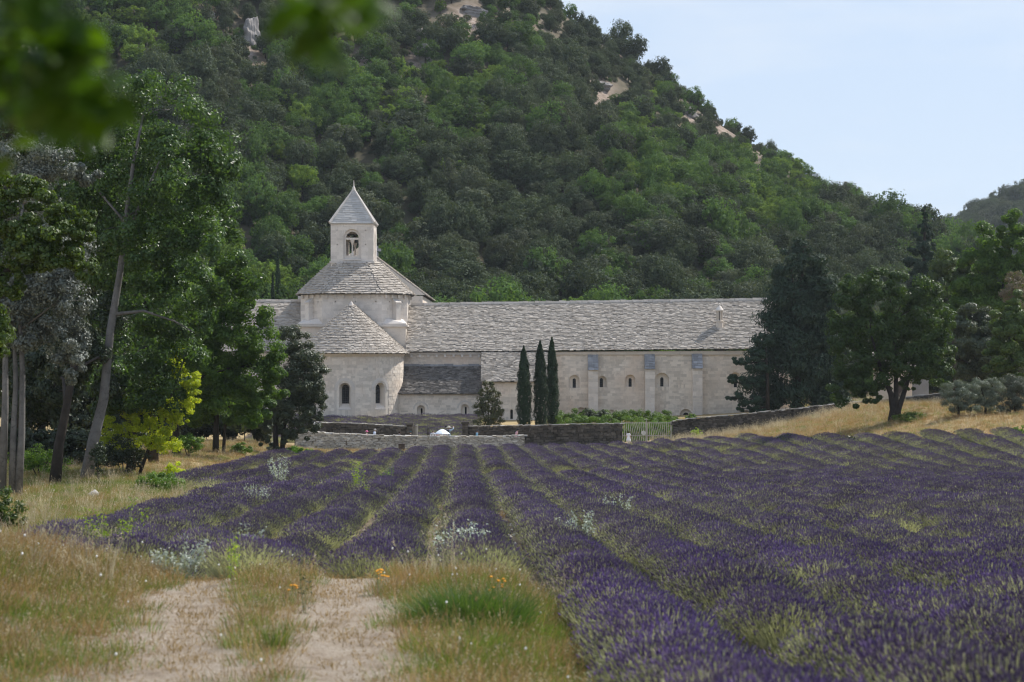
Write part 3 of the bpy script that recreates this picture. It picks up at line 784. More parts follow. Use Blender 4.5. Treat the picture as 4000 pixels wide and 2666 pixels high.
# buttresses: plain shaft and sloping weathered cap
for (a, b, yt, yc) in btr:
    xa, xb = mu(a), mu(b); zt, zc = (HY - yt) * kW, (HY - yc) * kW; dep = 0.85
    q = MB(); q.hexa([(xa, YW - dep, ZB), (xb, YW - dep, ZB), (xb, YW - .002, ZB), (xa, YW - .002, ZB)], [(xa, YW - dep, zc), (xb, YW - dep, zc), (xb, YW - .002, zc), (xa, YW - .002, zc)])
    o = q.build('buttress', MT['wall'], ab)
    bmats = []
    z = -6.8
    while z < zc - .1:
        h = min(.36 * rng.uniform(.8, 1.2), zc - z); sp = rng.uniform(.35, .65) if rng.random() < .6 else 1.0
        for (s0, s1) in ((0, sp), (sp, 1.0)):
            if s1 - s0 < .1: continue
            ua, ub = xa + (xb - xa) * s0, xa + (xb - xa) * s1
            bmats.append(frame_matrix(((ua + ub) / 2, YW - dep - .012 * rng.uniform(.2, 1.6) + .05, z + h / 2), (1, 0, 0), (0, 1, 0), (0, 0, 1), (ub - ua - .015, .1, h - .015)))
        z += h
    lay('stone_block', bmats, 'trim', 0.035, o, len(bmats), seed=3)
    q = MB(); q.hexa([(xa - .03, YW - dep - .05, zc), (xb + .03, YW - dep - .05, zc), (xb + .03, YW - .003, zc), (xa - .03, YW - .003, zc)],
                     [(xa - .03, YW - dep - .05, zc + .08), (xb + .03, YW - dep - .05, zc + .08), (xb + .03, YW - .003, zt), (xa - .03, YW - .003, zt)])
    c_ = q.build('cap', MT['weathered'], o)
    sm = slate_patch((xa - .03, YW - dep - .05, zc + .09), (xb + .03, YW - dep - .05, zc + .09), (xb + .03, YW - .05, zt), (xa - .03, YW - .05, zt), .45, .3, rng, .03)
    lay('cap_stone', sm, 'weathered', 0.06, o, len(sm), seed=4)

# main roof: front slopes with slabs, plain back slope
def main_roof(xa, xb, za, zb_, ra, rb, label=None):
    A, B, C_, D = (xa, YW - .38, za), (xb, YW - .38, zb_), (xb, YW + 6, rb), (xa, YW + 6, ra)
    q = MB(); q.add([A, B, C_, D], [(0, 1, 2, 3)]); q.add([D, C_, (xb, YW + 12.38, zb_), (xa, YW + 12.38, za)], [(0, 1, 2, 3)])
    q.add([A, B, (xb, YW + .05, zb_ - .02), (xa, YW + .05, za - .02)], [(3, 2, 1, 0)])
    o = q.build('roof', MT['slate_bed'], ab)
    return o, slate_patch(A, B, C_, D, 0.30, 0.225, rng)
roofs = []
roofs.append(main_roof(-10.45, X1, .10, .44, 4.86, 5.40))
roofs.append(main_roof(X0, -21.0, .12, .12, 5.28, 5.20))
# ridge stones
for (xa, xb, ra, rb, par) in ((-10.2, X1, 4.86, 5.40, roofs[0][0]), (X0, -21.1, 5.28, 5.20, roofs[1][0])):
    x = xa; rm = []
    while x < xb:
        L = rng.uniform(.42, .72); z = ra + (rb - ra) * (x - xa) / (xb - xa)
        rm.append(frame_matrix((x + L / 2, YW + 6, z + .10 + rng.uniform(-.02, .03)), (1, 0, rng.uniform(-.03, .03)), (0, 1, 0), (0, 0, 1), (L - .02, .46, .24)))
        x += L
    lay('ridge_stone', rm, 'trim', 0.05, par, len(rm), seed=5)

# ---- apse: half cylinder with cone roof
AX, AY, AR = ux(1360, 190.5), 194.3, 5.05
AQ = AR * math.pi / 2
def mp_apse(u, z, dep):
    if abs(u) > AQ: return (AX + math.copysign(AR - dep, u), AY + abs(u) - AQ, z)
    return (AX + (AR - dep) * math.sin(u / AR), AY - (AR - dep) * math.cos(u / AR), z)
def nr_apse(u):
    if abs(u) > AQ: return ((0, math.copysign(1, u), 0), (-math.copysign(1, u), 0, 0))
    return ((math.cos(u / AR), math.sin(u / AR), 0), (-math.sin(u / AR), math.cos(u / AR), 0))
da_ = 189.3
zpx = lambda y, d: (HY - y) * d / F
apse_h, apse_i = [], []
for ang in (-42, -2.5, 38):
    u = R(ang) * AR
    apse_h.append(Hole(u, 1.10, zpx(1597, da_), zpx(1496, da_))); apse_i.append(Hole(u, 0.78, zpx(1578, da_), zpx(1503, da_)))
mb = MB(); strip_wall(mb, mp_apse, -AQ - 2.6, AQ + 2.6, ZB, 0.05, apse_h, 0.25)
wall_apse = mb.build('wall', MT['wall'], ab, smooth=False)
for h, i in zip(apse_h, apse_i): window(ab, mp_apse, h, i, 0, 0.62, (0.16, 0.44, 0.035, 0.18), (4, 9))
WB['apse'] = (wall_apse, ashlar(mp_apse, nr_apse, -AR * 1.3, AQ + 2.4, -6.6, -0.15, apse_h, rng, bw=.52, bh=.28, margin=.46))
q = MB()
prof = [(AR + .0, -.32), (AR + .10, -.30), (AR + .22, -.06), (AR + .26, .0), (AR, .02)]
vs, fs = [], []
for r_, z_ in prof:
    for k in range(33):
        a = -math.pi / 2 + math.pi * k / 32; vs.append((AX + r_ * math.sin(a), AY - r_ * math.cos(a), z_))
for i in range(len(prof) - 1):
    for k in range(32): fs.append((i * 33 + k, i * 33 + k + 1, (i + 1) * 33 + k + 1, (i + 1) * 33 + k))
q.add(vs, fs); q.build('cornice', MT['wall'], ab, smooth=True)
za0, za1, ra0 = -0.05, 4.80, 5.44
q = MB(); vs = [(AX, AY, za1)]; nseg = 40
for k in range(nseg + 1):
    a = -R(90) + R(180) * k / nseg; vs.append((AX + ra0 * math.sin(a), AY - ra0 * math.cos(a), za0))
q.add(vs, [(0, k + 1, k + 2) for k in range(nseg)])
vs2 = [(AX + r_ * math.sin(-R(90) + R(180) * k / nseg), AY - r_ * math.cos(-R(90) + R(180) * k / nseg), za0 - .01) for r_ in (ra0, AR - .1) for k in range(nseg + 1)]
q.add(vs2, [(k, nseg + 1 + k, nseg + 2 + k, k + 1) for k in range(nseg)])
o = q.build('roof', MT['slate_bed'], ab)
q = MB(); YB = 197.0
q.add([(AX + ra0, AY, za0), (AX + ra0, YB, za0), (AX, YB, za1), (AX, AY, za1), (AX - ra0, AY, za0), (AX - ra0, YB, za0)], [(0, 1, 2, 3), (3, 2, 5, 4)]); ob = q.build('roof', MT['slate_bed'], ab)
roofs.append((ob, slate_patch((AX + ra0, AY, za0), (AX + ra0, YB, za0), (AX, YB, za1), (AX, AY, za1), .30, .225, rng) + slate_patch((AX - ra0, YB, za0), (AX - ra0, AY, za0), (AX, AY, za1), (AX, YB, za1), .30, .225, rng)))
roofs.append((o, slate_ring(AX, AY, za0, za1, lambda a: ra0, lambda a: 0.02, -R(90), R(90), 0.30, 0.225, rng)))
q = MB(); q.lathe([(.26, -.1), (.17, .1), (.05, .26), (.015, .34)], (AX, AY - .05, za1 - .05), 10); q.build('roof_finial', MT['trim'], ab)

# ---- crossing: square base, eight-sided drum, roof
CX, HB = ux(1376, 197), 5.32
CY = 196.75 + HB
q = MB(); q.box((CX, CY, (ZB + 2.62) / 2), (2 * HB, 2 * HB, 2.62 - ZB)); cross_base = q.build('crossing_wall', MT['wall'], ab)
q = MB(); q.box((CX, CY, 2.70), (2 * HB + .36, 2 * HB + .36, .16)); q.box((CX, CY, 2.585), (2 * HB + .20, 2 * HB + .20, .07)); q.build('cornice', MT['trim'], ab)
cf = 2.93
oct_pts = [(-cf, -HB), (cf, -HB), (HB, -cf), (HB, cf), (cf, HB), (-cf, HB), (-HB, cf), (-HB, -cf)]
zd0, zd1 = 2.78, 5.86
mb = MB(); bl_d = []
for k in range(8):
    (xa, ya), (xb, yb) = oct_pts[k], oct_pts[(k + 1) % 8]
    L = math.hypot(xb - xa, yb - ya); e = ((xb - xa) / L, (yb - ya) / L, 0); nn = (-e[1], e[0], 0)
    mpk = lambda u, z, dep, xa=xa, ya=ya, e=e, nn=nn: (CX + xa + e[0] * u + nn[0] * dep, CY + ya + e[1] * u + nn[1] * dep, z)
    hs = [Hole(L * f, .13, 5.02, 5.16) for f in ((.22, .56, .9) if k == 0 else (.3, .8))]
    strip_wall(mb, mpk, 0, L, zd0, zd1, hs)
    for h in hs: ring_between(mb, mpk, h.contour(), 0, h.contour(), .3); mb.add([mpk(u, z, .3) for u, z in h.contour()], [tuple(range(13))])
    if k in (0, 1, 2, 7, 6): bl_d += ashlar(mpk, lambda u, e=e, nn=nn: (e, nn), .02, L - .02, zd0, zd1 - .3, hs, rng, .6, .34, margin=.04)
drum = mb.build('drum_wall', MT['trim'], ab); WB['drum'] = (drum, bl_d)
for k in (0, 1, 7, 2):
    (xa, ya), (xb, yb) = oct_pts[k], oct_pts[(k + 1) % 8]; L = math.hypot(xb - xa, yb - ya); e = Vector(((xb - xa) / L, (yb - ya) / L, 0)); rot = Matrix.Rotation(math.atan2(e.y, e.x), 3, 'Z')
    nc = 7 if k == 0 else 4
    for j in range(nc):
        p = Vector((CX + xa, CY + ya, 5.62)) + e * L * (j + .5) / nc + Vector((e.y, -e.x, 0)) * .10
        q = MB(); q.box(p, (.19, .2, .34), 0, rot); q.build('corbel', MT['trim'], ab)
# corner weatherings and little piers on the two visible diagonal faces
for sx in (1, -1):
    q = MB(); c0 = Vector((CX + sx * HB, CY - HB, 2.78)); p1 = Vector((CX + sx * cf, CY - HB, 2.78)); p2 = Vector((CX + sx * HB, CY - cf, 2.78))
    m_ = (p1 + p2) / 2
    top1, top2 = p1.lerp(m_, .35) + Vector((0, 0, .62)), p2.lerp(m_, .35) + Vector((0, 0, .62))
    c0b = c0 + Vector((sx * .06, -.06, .02)); rim = [p1 + Vector((0, -.04, .12)), c0b + Vector((0, 0, .12)), p2 + Vector((sx * .04, 0, .12))]
    vs = [p1, c0b, p2] + rim + [top1, top2]
    fs = [(0, 1, 4, 3), (1, 2, 5, 4), (3, 4, 6), (4, 5, 7), (4, 7, 6), (3, 6, 0), (2, 7, 5)]
    q.add(vs, fs if sx > 0 else [f[::-1] for f in fs]); q.build('corner_weathering', MT['trim'], ab)
    dirn = Vector((sx * 1, -1, 0)).normalized(); rot = Matrix.Rotation(math.atan2(dirn.y, dirn.x) + math.pi / 2, 3, 'Z')
    q = MB(); q.box(m_ + dirn * .30 + Vector((0, 0, 1.15)), (.60, .62, 2.0), 0, rot)
    pier = q.build('pier', MT['trim'], ab)
    q = MB(); b_ = m_ + dirn * .30 + Vector((0, 0, 2.15))
    L_ = [rot @ Vector(v) + b_ for v in ((-.36, -.37, 0), (.36, -.37, 0), (.36, .34, 0), (-.36, .34, 0))]
    H_ = [rot @ Vector(v) + b_ for v in ((-.36, -.37, .12), (.36, -.37, .12), (.36, .34, .52), (-.36, .34, .52))]
    q.hexa(L_, H_); q.build('cap', MT['trim'], pier)
# crossing roof
dk = [HB if k % 2 == 0 else (cf + HB) / math.sqrt(2) for k in range(8)]
def oct_r(a, s):
    poly = min(dk[k] / max(1e-3, math.cos((a - k * math.pi / 4 + math.pi) % (2 * math.pi) - math.pi)) for k in range(8) if math.cos(a - k * math.pi / 4) > .3)
    return (poly * .72 + 5.62 * .28) * s
ZR0, ZR1 = 5.86, 9.12
q = MB(); nseg = 64; vs = []
for (zz, s) in ((ZR0 - .06, 1.0), (ZR0 - .06, 1.075), (ZR0, 1.085), (ZR1, .47)):
    for k in range(nseg):
        a = 2 * math.pi * k / nseg; r_ = oct_r(a, s); vs.append((CX + r_ * math.sin(a), CY - r_ * math.cos(a), zz))
q.add(vs, [(i * nseg + k, i * nseg + (k + 1) % nseg, (i + 1) * nseg + (k + 1) % nseg, (i + 1) * nseg + k) for i in range(3) for k in range(nseg)])
croof = q.build('roof', MT['slate_bed'], ab)
cmats = slate_ring(CX, CY, ZR0, ZR1, lambda a: oct_r(a, 1.09), lambda a: oct_r(a, .47), -R(115), R(115), 0.36, 0.25, rng, .078)

# ---- bell tower
TX, TH = ux(1376.5, 200), 2.15
TY = 199.7 + TH
tz0, tz1 = 8.2, 12.95
bt = MB(); bl_t = []
kt = 199.7 / F
for k in range(4):
    a = k * math.pi / 2; e = (math.cos(a), math.sin(a), 0); nn = (-math.sin(a), math.cos(a), 0)
    def mpt(u, z, dep, e=e, nn=nn): return (TX + e[0] * u - nn[0] * (TH - dep), TY + e[1] * u - nn[1] * (TH - dep), z)
    big = Hole(0.0, 1.73, (HY - 1016) * kt, (HY - 895.5) * kt); opn = Hole(0.0, 1.27, (HY - 998.5) * kt, (HY - 905.4) * kt)
    pl = [Hole(px_ * kt, .11, (HY - yy) * kt - .06, (HY - yy) * kt + .06) for px_, yy in ((-59, 900), (53, 900.5), (-58, 956), (53, 956))]
    strip_wall(bt, mpt, -TH, TH, tz0, tz1, [big] + pl, .6)
    for h in pl: ring_between(bt, mpt, h.contour(), 0, h.contour(), .3); bt.add([mpt(u, z, .3) for u, z in h.contour()], [tuple(range(13))])
    c0, c1 = big.contour(), opn.contour()
    ring_between(bt, mpt, c0, 0, c0, .16); ring_between(bt, mpt, c0, .16, c1, .16); ring_between(bt, mpt, c1, .16, c1, .6)
    strip_wall(bt, lambda u, z, dep: mpt(u, z, .6 - dep), -TH + .6, TH - .6, tz0, tz1, [opn], .6)
    if k in (0, 1): bl_t += ashlar(mpt, lambda u, e=e, nn=nn: (e, nn), -TH + .01, TH - .01, 9.05, tz1 - .05, [big] + pl, rng, .55, .36, .010, margin=.05)
tower = bt.build('bell_tower_wall', MT['trim'], ab); WB['tower'] = (tower, bl_t)
q = MB(); q.box((TX, TY, 9.12), (2 * TH + .22, 2 * TH + .22, .2)); q.box((TX, TY, 9.6), (2 * TH - 1.3, 2 * TH - 1.3, .1)); q.build('tower_plinth', MT['trim'], ab)
for k in range(4):
    a = k * math.pi / 2; e = Vector((math.cos(a), math.sin(a), 0)); o_ = Vector((math.sin(a), -math.cos(a), 0)); base_ = Vector((TX, TY, 0)) + o_ * (TH - .38); rot = Matrix.Rotation(a, 3, 'Z')
    q = MB(); q.box(base_ + Vector((0, 0, 11.48)), (1.30, .34, .2), 0, rot); q.build('lintel', MT['trim'], tower)
    q = MB(); q.lathe([(.16, 0), (.17, .1), (.09, .22), (.075, .9), (.09, 1.12), (.18, 1.34), (.24, 1.58)], base_ + Vector((0, 0, 9.8)), 10); q.build('column', MT['trim'], tower)
    q = MB(); q.box(Vector((TX, TY, 9.36)) + o_ * (TH + .02), (1.86, .16, .12), 0, rot); q.build('sill', MT['trim'], tower)
bl = MB(); bl.lathe([(.42, 0), (.40, .06), (.30, .25), (.25, .55), (.14, .68), (.04, .72)], (TX + .1, TY, 11.2), 14); bl.tube([(TX - 1.5, TY, 11.98), (TX + 1.5, TY, 11.98)], .07, 6); bl.build('bell', MT['lead'], tower, smooth=True)
# spire: four smooth courses of stone, corner ribs, finial
ev = TH + .10; zs0, zs1 = tz1, 16.62
q = MB(); q.box((TX, TY, zs0 + .06), (2 * ev, 2 * ev, .14)); q.add([(TX - ev, TY - ev, zs0 + .13), (TX + ev, TY - ev, zs0 + .13), (TX + ev, TY + ev, zs0 + .13), (TX - ev, TY + ev, zs0 + .13), (TX, TY, zs1)], [(0, 1, 4), (1, 2, 4), (2, 3, 4), (3, 0, 4)])
spire = q.build('spire', MT['spire'], ab)
sm = []
cs = [(-ev, -ev), (ev, -ev), (ev, ev), (-ev, ev)]
for k in range(4):
    A = (TX + cs[k][0], TY + cs[k][1], zs0 + .13); B = (TX + cs[(k + 1) % 4][0], TY + cs[(k + 1) % 4][1], zs0 + .13); ap = (TX, TY, zs1)
    sm += slate_patch(A, B, ap, ap, .62, .26, rng, .022, 0)
lay('spire_stone', sm, 'spire', 0.02, spire, len(sm), seed=8)
for k in range(4):
    a = Vector((TX + cs[k][0], TY + cs[k][1], zs0 + .14)); b = Vector((TX, TY, zs1 + .05))
    q = MB(); q.tube([a, a.lerp(b, .5), b], [.15, .12, .08], 6); q.build('rib', MT['trim'], spire)
q = MB(); q.lathe([(.20, -.1), (.14, .18), (.06, .36), (.035, .75), (.012, .98)], (TX, TY, zs1 - .05), 10); q.build('finial', MT['trim'], spire)

# ---- nave behind the crossing
NX, NW, NY0, NY1, NE, NR = CX, 6.75, 207.4, 232.0, 6.05, 11.15
q = MB(); q.box((NX, (NY0 + NY1) / 2, (ZB + NE - .1) / 2), (2 * NW - .5, NY1 - NY0, NE - .1 - ZB)); q.add([(NX - NW, NY0, NE), (NX + NW, NY0, NE), (NX, NY0, NR)], [(0, 1, 2)]); q.build('nave_wall', MT['wall'], ab)
q = MB(); q.add([(NX + NW, NY0, NE), (NX + NW, NY1, NE), (NX, NY1, NR), (NX, NY0, NR)], [(0, 1, 2, 3)]); q.add([(NX - NW, NY0, NE), (NX - NW, NY1, NE), (NX, NY1, NR), (NX, NY0, NR)], [(3, 2, 1, 0)])
q.add([(NX + NW, NY0, NE), (NX + NW, NY1, NE), (NX + NW - .5, NY1, NE - .1), (NX + NW - .5, NY0, NE - .1)], [(3, 2, 1, 0)])
o = q.build('roof', MT['slate_bed'], ab); roofs.append((o, slate_patch((NX + NW, NY0, NE), (NX + NW, NY1, NE), (NX, NY1, NR), (NX, NY0, NR), .4, .2, rng)))
q = MB(); q.box((NX + .05, NY1 - .2, NR + .3), (.35, .35, .6)); q.box((NX + .05, NY1 - .2, NR + .85), (1.0, .3, .32)); q.box((NX + .05, NY1 - .2, NR + 1.15), (.34, .3, .35)); q.build('gable_cross', MT['weathered'], ab)

# ---- low chapel range in the shade, between apse and lit chapel
YL = 192.7
mp_l = lambda u, z, dep: (u, YL + dep, z)
ml = lambda px: ux(px, YL)
px_of = lambda z: 1150 + z / 2.851
lh = [Hole(ml(px_of(1409)), .80, zpx(1629, YL), zpx(1584, YL)), Hole(ml(px_of(1900)), .80, zpx(1625, YL), zpx(1580, YL))]
li = [Hole(ml(px_of(1415)), .19, zpx(1627, YL), zpx(1595, YL)), Hole(ml(px_of(1907)), .19, zpx(1622, YL), zpx(1590, YL))]
xl0, xl1 = -11.2, ux(1880, 191.6)
zl_e, zl_t = -3.97, -1.33
mb = MB(); strip_wall(mb, mp_l, xl0, xl1, ZB, zl_e, lh); wl_ = mb.build('wall', MT['wall'], ab)
for h, i in zip(lh, li): window(ab, mp_l, h, i, .3, .55, (.22, .38, .03), None, False)
WB['low'] = (wl_, ashlar(mp_l, nr_flat, xl0, xl1, -6.7, zl_e - .05, lh, rng, .52, .28, margin=.4))
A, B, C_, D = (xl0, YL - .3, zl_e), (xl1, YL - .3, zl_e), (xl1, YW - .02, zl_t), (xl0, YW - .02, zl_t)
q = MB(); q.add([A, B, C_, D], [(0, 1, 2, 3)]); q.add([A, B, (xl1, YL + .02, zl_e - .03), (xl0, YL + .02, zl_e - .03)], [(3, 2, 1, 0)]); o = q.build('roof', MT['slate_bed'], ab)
o['shade_toned'] = 1; roofs.append((o, slate_patch(A, B, C_, D, .30, .185, rng)))  # marks the low roof for the slab colour darkened to carry its shade
x = xl0; fm = []
while x < xl1:
    L = rng.uniform(.3, .9); fm.append(frame_matrix((x + L / 2, YW - .05, zl_t + .08 + rng.uniform(-.03, .08)), (1, 0, 0), (0, 1, 0), (0, 0, 1), (L - .02, .16, .24))); x += L
lay('flashing_stone', fm, 'weathered', 0.05, o, len(fm), seed=15)

# ---- lit chapel projecting to the right of it
YC = 191.4
mp_c = lambda u, z, dep: (u, YC + dep, z)
mc = lambda px: ux(px, YC)
xc0, xc1 = ux(1883, YC), 3.7
ch = [Hole(mc(1800 + 388 / 1.961), .36, zpx(1640, YC), zpx(1598, YC))]; ci_ = [Hole(mc(1800 + 389 / 1.961), .24, zpx(1638, YC), zpx(1601, YC))]
zc_e, zc_t = -2.78, .06
mb = MB(); strip_wall(mb, mp_c, xc0, xc1, ZB, zc_e + .02, ch)
for X_, fl in ((xc0, False), (xc1, True)):
    f = (0, 1, 2, 3); mb.add([(X_, YC, ZB), (X_, YW, ZB), (X_, YW, zc_t - .02), (X_, YC, zc_e)], [f if fl else f[::-1]])
wc_ = mb.build('wall', MT['wall'], ab)
for h, i in zip(ch, ci_): window(ab, mp_c, h, i, .12, .35, None, (2, 5), False)
WB['chapel'] = (wc_, ashlar(mp_c, nr_flat, xc0 + .01, xc1, -6.7, zc_e - .15, ch, rng, .52, .28, margin=.1))
A, B, C_, D = (xc0 - .12, YC - .3, zc_e), (xc1 + .12, YC - .3, zc_e), (xc1 + .12, YW - .4, zc_t), (xc0 - .12, YW - .4, zc_t)
q = MB(); q.add([A, B, C_, D], [(0, 1, 2, 3)]); q.add([A, B, (xc1, YC + .02, zc_e - .03), (xc0, YC + .02, zc_e - .03)], [(3, 2, 1, 0)]); q.add([A, D, (xc0 - .12, YW - .4, zc_t - .1), (xc0 - .12, YC - .3, zc_e - .1)], [(0, 1, 2, 3)]); o = q.build('roof', MT['slate_bed'], ab)
roofs.append((o, slate_patch(A, B, C_, D, .28, .19, rng)))

# ---- round chimney with open lantern on the long roof
chx, chy = ux(1800 + 1983 / 1.961, 198.2), 198.4
zroof = ZE(chx) + (chy - YW + .38) / 6.38 * 4.9
s_ = 198.2 / F
zz = lambda yy: (HY - (1150 + yy / 1.961)) * s_
q = MB(); q.lathe([(.50, zz(375) - 1.0), (.50, zz(325)), (.44, zz(322)), (.40, zz(308)), (.36, zz(300)), (.36, zz(215)), (.41, zz(212)), (.41, zz(203)), (.34, zz(201))], (chx, chy, 0), 16)
chim = q.build('chimney', MT['wall'], ab, smooth=False)
for k in range(8):
    a = k * math.pi / 4 + .2; q = MB(); q.tube([(chx + .29 * math.cos(a), chy + .29 * math.sin(a), zz(204)), (chx + .29 * math.cos(a), chy + .29 * math.sin(a), zz(128))], .065, 6); q.build('colonnette', MT['wall'], chim)
q = MB(); q.lathe([(.1, zz(204)), (.1, zz(130))], (chx, chy, 0), 8); q.build('flue', MT['lead'], chim)
q = MB(); q.lathe([(.36, zz(132)), (.41, zz(128)), (.42, zz(120)), (.34, zz(112)), (.16, zz(94)), (.09, zz(88)), (.06, zz(82)), (.11, zz(77)), (.03, zz(70))], (chx, chy, 0), 16); q.build('cap', MT['trim'], chim)

# ---- lay the slabs and blocks: 300 of each as pieces of their own
ca_o, cb_o = np.array([m[2, 3] for m in cmats]), np.array([m[1, 3] for m in cmats])
cam_face = [-abs(m[0, 3] - CX) * .3 - (m[1, 3] - CY) for m in cmats]
lay('slate', cmats, 'slate', 0.07, croof, 300, cam_face, 'slates', 20)
for k, (o, sm) in enumerate(roofs): lay('slate', sm, 'dark_slate' if o.get('shade_toned') else 'slate', 0.07, o, 0, None, 'slates', 21 + k)
for k, (key, (o, bm_)) in enumerate(WB.items()):
    ns = {'apse': 300}.get(key, 0)
    sc_ = [m[2, 3] * 0 - abs(math.atan2(m[0, 3] - AX, AY - m[1, 3]) - .25) for m in bm_] if key == 'apse' else None
    lay('stone_block', bm_, 'trim' if key in ('tower', 'drum') else 'wall', 0.02, o, ns, sc_, 'stone_blocks', 40 + k)
print('abbey done', round(time.time() - T_START, 1))

# ================================================================== GARDEN WALLS
def rubble_wall(name, label, pts, thick, mat_key, joint, stone, single, seed, cap=None, capmat=None):
    """pts: (x, y, z_top) along the wall; stones in rough courses on the side that faces the field."""
    rng = rng_(seed); o0 = Vector((pts[0][0], pts[0][1], T(pts[0][0], pts[0][1])))
    t = empty(name, o0, label, 'wall')
    core = MB(); mats_, score, caps = [], [], []
    for (x0, y0, z0), (x1, y1, z1) in zip(pts[:-1], pts[1:]):
        L = math.hypot(x1 - x0, y1 - y0); e = ((x1 - x0) / L, (y1 - y0) / L, 0); nn = (-e[1], e[0], 0)
        b0, b1 = T(x0, y0) - .5, T(x1, y1) - .5
        P = lambda f, dep, z: (x0 + (x1 - x0) * f + nn[0] * dep, y0 + (y1 - y0) * f + nn[1] * dep, z)
        core.hexa([P(0, .04, b0), P(1, .04, b1), P(1, thick, b1), P(0, thick, b0)], [P(0, .04, z0 - .03), P(1, .04, z1 - .03), P(1, thick, z1 - .03), P(0, thick, z0 - .03)])
        u = 0.0; H = max(z0 - b0, z1 - b1)
        zc = 0.0
        while zc < H:
            h = stone[1] * rng.uniform(.65, 1.35); u = -rng.uniform(0, stone[0])
            while u < L:
                w_ = stone[0] * rng.uniform(.5, 1.6); um = u + w_ / 2; u += w_
                if um < 0.02 or um > L - .02: continue
                f = um / L; zt = z0 + (z1 - z0) * f; bb = b0 + (b1 - b0) * f
                zz_ = zt - zc - h / 2 + rng.uniform(-.02, .02)
                if zz_ < bb + .25: continue
                a = rng.uniform(-.12, .12); ex = (e[0] * math.cos(a), e[1] * math.cos(a), math.sin(a)); ez = (-e[0] * math.sin(a), -e[1] * math.sin(a), math.cos(a))
                mats_.append(frame_matrix(P(f, .03 + rng.uniform(-.03, .03), zz_), ex, nn, ez, (w_ * .93, .16, h * .93))); score.append(zz_ - bb)
            zc += h
        u = 0.0
        while cap and u < L:
            w_ = cap[0] * rng.uniform(.6, 1.5); f = min(1, (u + w_ / 2) / L); u += w_
            caps.append(frame_matrix(P(f, thick / 2, z0 + (z1 - z0) * f + cap[1] / 2 + rng.uniform(-.03, .04)), (e[0], e[1], (z1 - z0) / L), nn, (0, 0, 1), (w_ * .95, thick + .12, cap[1] * rng.uniform(.8, 1.3))))
    c_ = core.build('core', MT[joint], t)
    lay('stone', mats_, mat_key, 0.14, t, single, [s + rng.uniform(0, 1.2) for s in score], 'stones', seed)
    if cap: lay('coping_stone', caps, capmat or mat_key, 0.10, t, len(caps), seed=seed + 1)
    return t

def wp(px, y, ytop): return (ux(px, y), y, (HY - ytop) * y / F)
MT['coping'] = stone_mat('pale_coping', (0.22, 0.21, 0.19), (0.36, 0.34, 0.31), (0.08, 0.08, 0.08), 0.6, 2.0, 0.3)  # coping colour, paler than the dark wall stones
rubble_wall('dry_stone_wall', 'low white dry stone wall running along the visitors path in front of the abbey', [wp(1150, 160.6, 1688), wp(1230, 160.4, 1692), wp(1350, 160, 1699), wp(1480, 160, 1705), wp(1620, 160, 1708), wp(1800, 160, 1709), wp(2050, 160, 1706)], .42, 'white_wall', 'mortar_light', (.24, .12), 300, 60, (.36, .09), 'white_wall')
rubble_wall('garden_wall', 'dark stone garden wall with pale top left of the open entrance, below the apse', [wp(1232, 168.5, 1652), wp(1400, 168, 1657), wp(1590, 168, 1668)], .45, 'dark_wall', 'mortar_dark', (.30, .17), 200, 61, (.38, .07), 'coping')
rubble_wall('garden_wall', 'long dark stone garden wall between the entrance and the pale iron gate', [wp(1826, 168, 1668), wp(2050, 168, 1664), wp(2430, 168, 1656)], .45, 'dark_wall', 'mortar_dark', (.30, .17), 300, 62, (.38, .06), 'coping')
rubble_wall('garden_wall', 'dark stone wall climbing the dry grass bank right of the iron gate', [wp(2628, 168, 1647), wp(2700, 168, 1637), wp(2900, 168.5, 1620), wp(3100, 169, 1600), wp(3300, 169.5, 1577), wp(3480, 170, 1560), wp(3600, 170, 1547), wp(3740, 170, 1531)], .45, 'dark_wall', 'mortar_dark', (.30, .17), 300, 63, (.38, .06), 'coping')
for (pa, pb, yt, lab) in ((1588, 1611, 1657, 'square dark stone gate pier beside the pale board, left of the entrance'), (1805, 1829, 1652, 'square dark stone gate pier right of the entrance, at the end of the long wall')):
    xa, xb = ux(pa, 167.8), ux(pb, 167.8); zt = (HY - yt) * 167.8 / F; b0 = T(xa, 168) - .4
    t = empty('gate_pier', (xa, 168, b0), lab, 'gate pier')
    q = MB(); q.hexa([(xa + .03, 167.8, b0), (xb - .03, 167.8, b0), (xb - .03, 168.4, b0), (xa + .03, 168.4, b0)], [(xa + .03, 167.8, zt - .1), (xb - .03, 167.8, zt - .1), (xb - .03, 168.4, zt - .1), (xa + .03, 168.4, zt - .1)]); q.build('core', MT['mortar_dark'], t)
    bm_ = []; z = b0 + .2
    while z < zt - .12:
        h = min(rng.uniform(.16, .26), zt - .1 - z); s0 = rng.uniform(.35, .65)
        for (a, b) in ((0, s0), (s0, 1)): bm_.append(frame_matrix((xa + (xb - xa) * (a + b) / 2, 168.1, z + h / 2), (1, 0, 0), (0, 1, 0), (0, 0, 1), ((xb - xa) * (b - a) - .015, .66, h - .02)))
        z += h
    lay('stone', bm_, 'dark_wall', 0.05, t, len(bm_), seed=66)
    q = MB(); q.box(((xa + xb) / 2, 168.1, zt - .02), (xb - xa + .14, .8, .18)); q.build('cap', MT['dark_wall'], t)

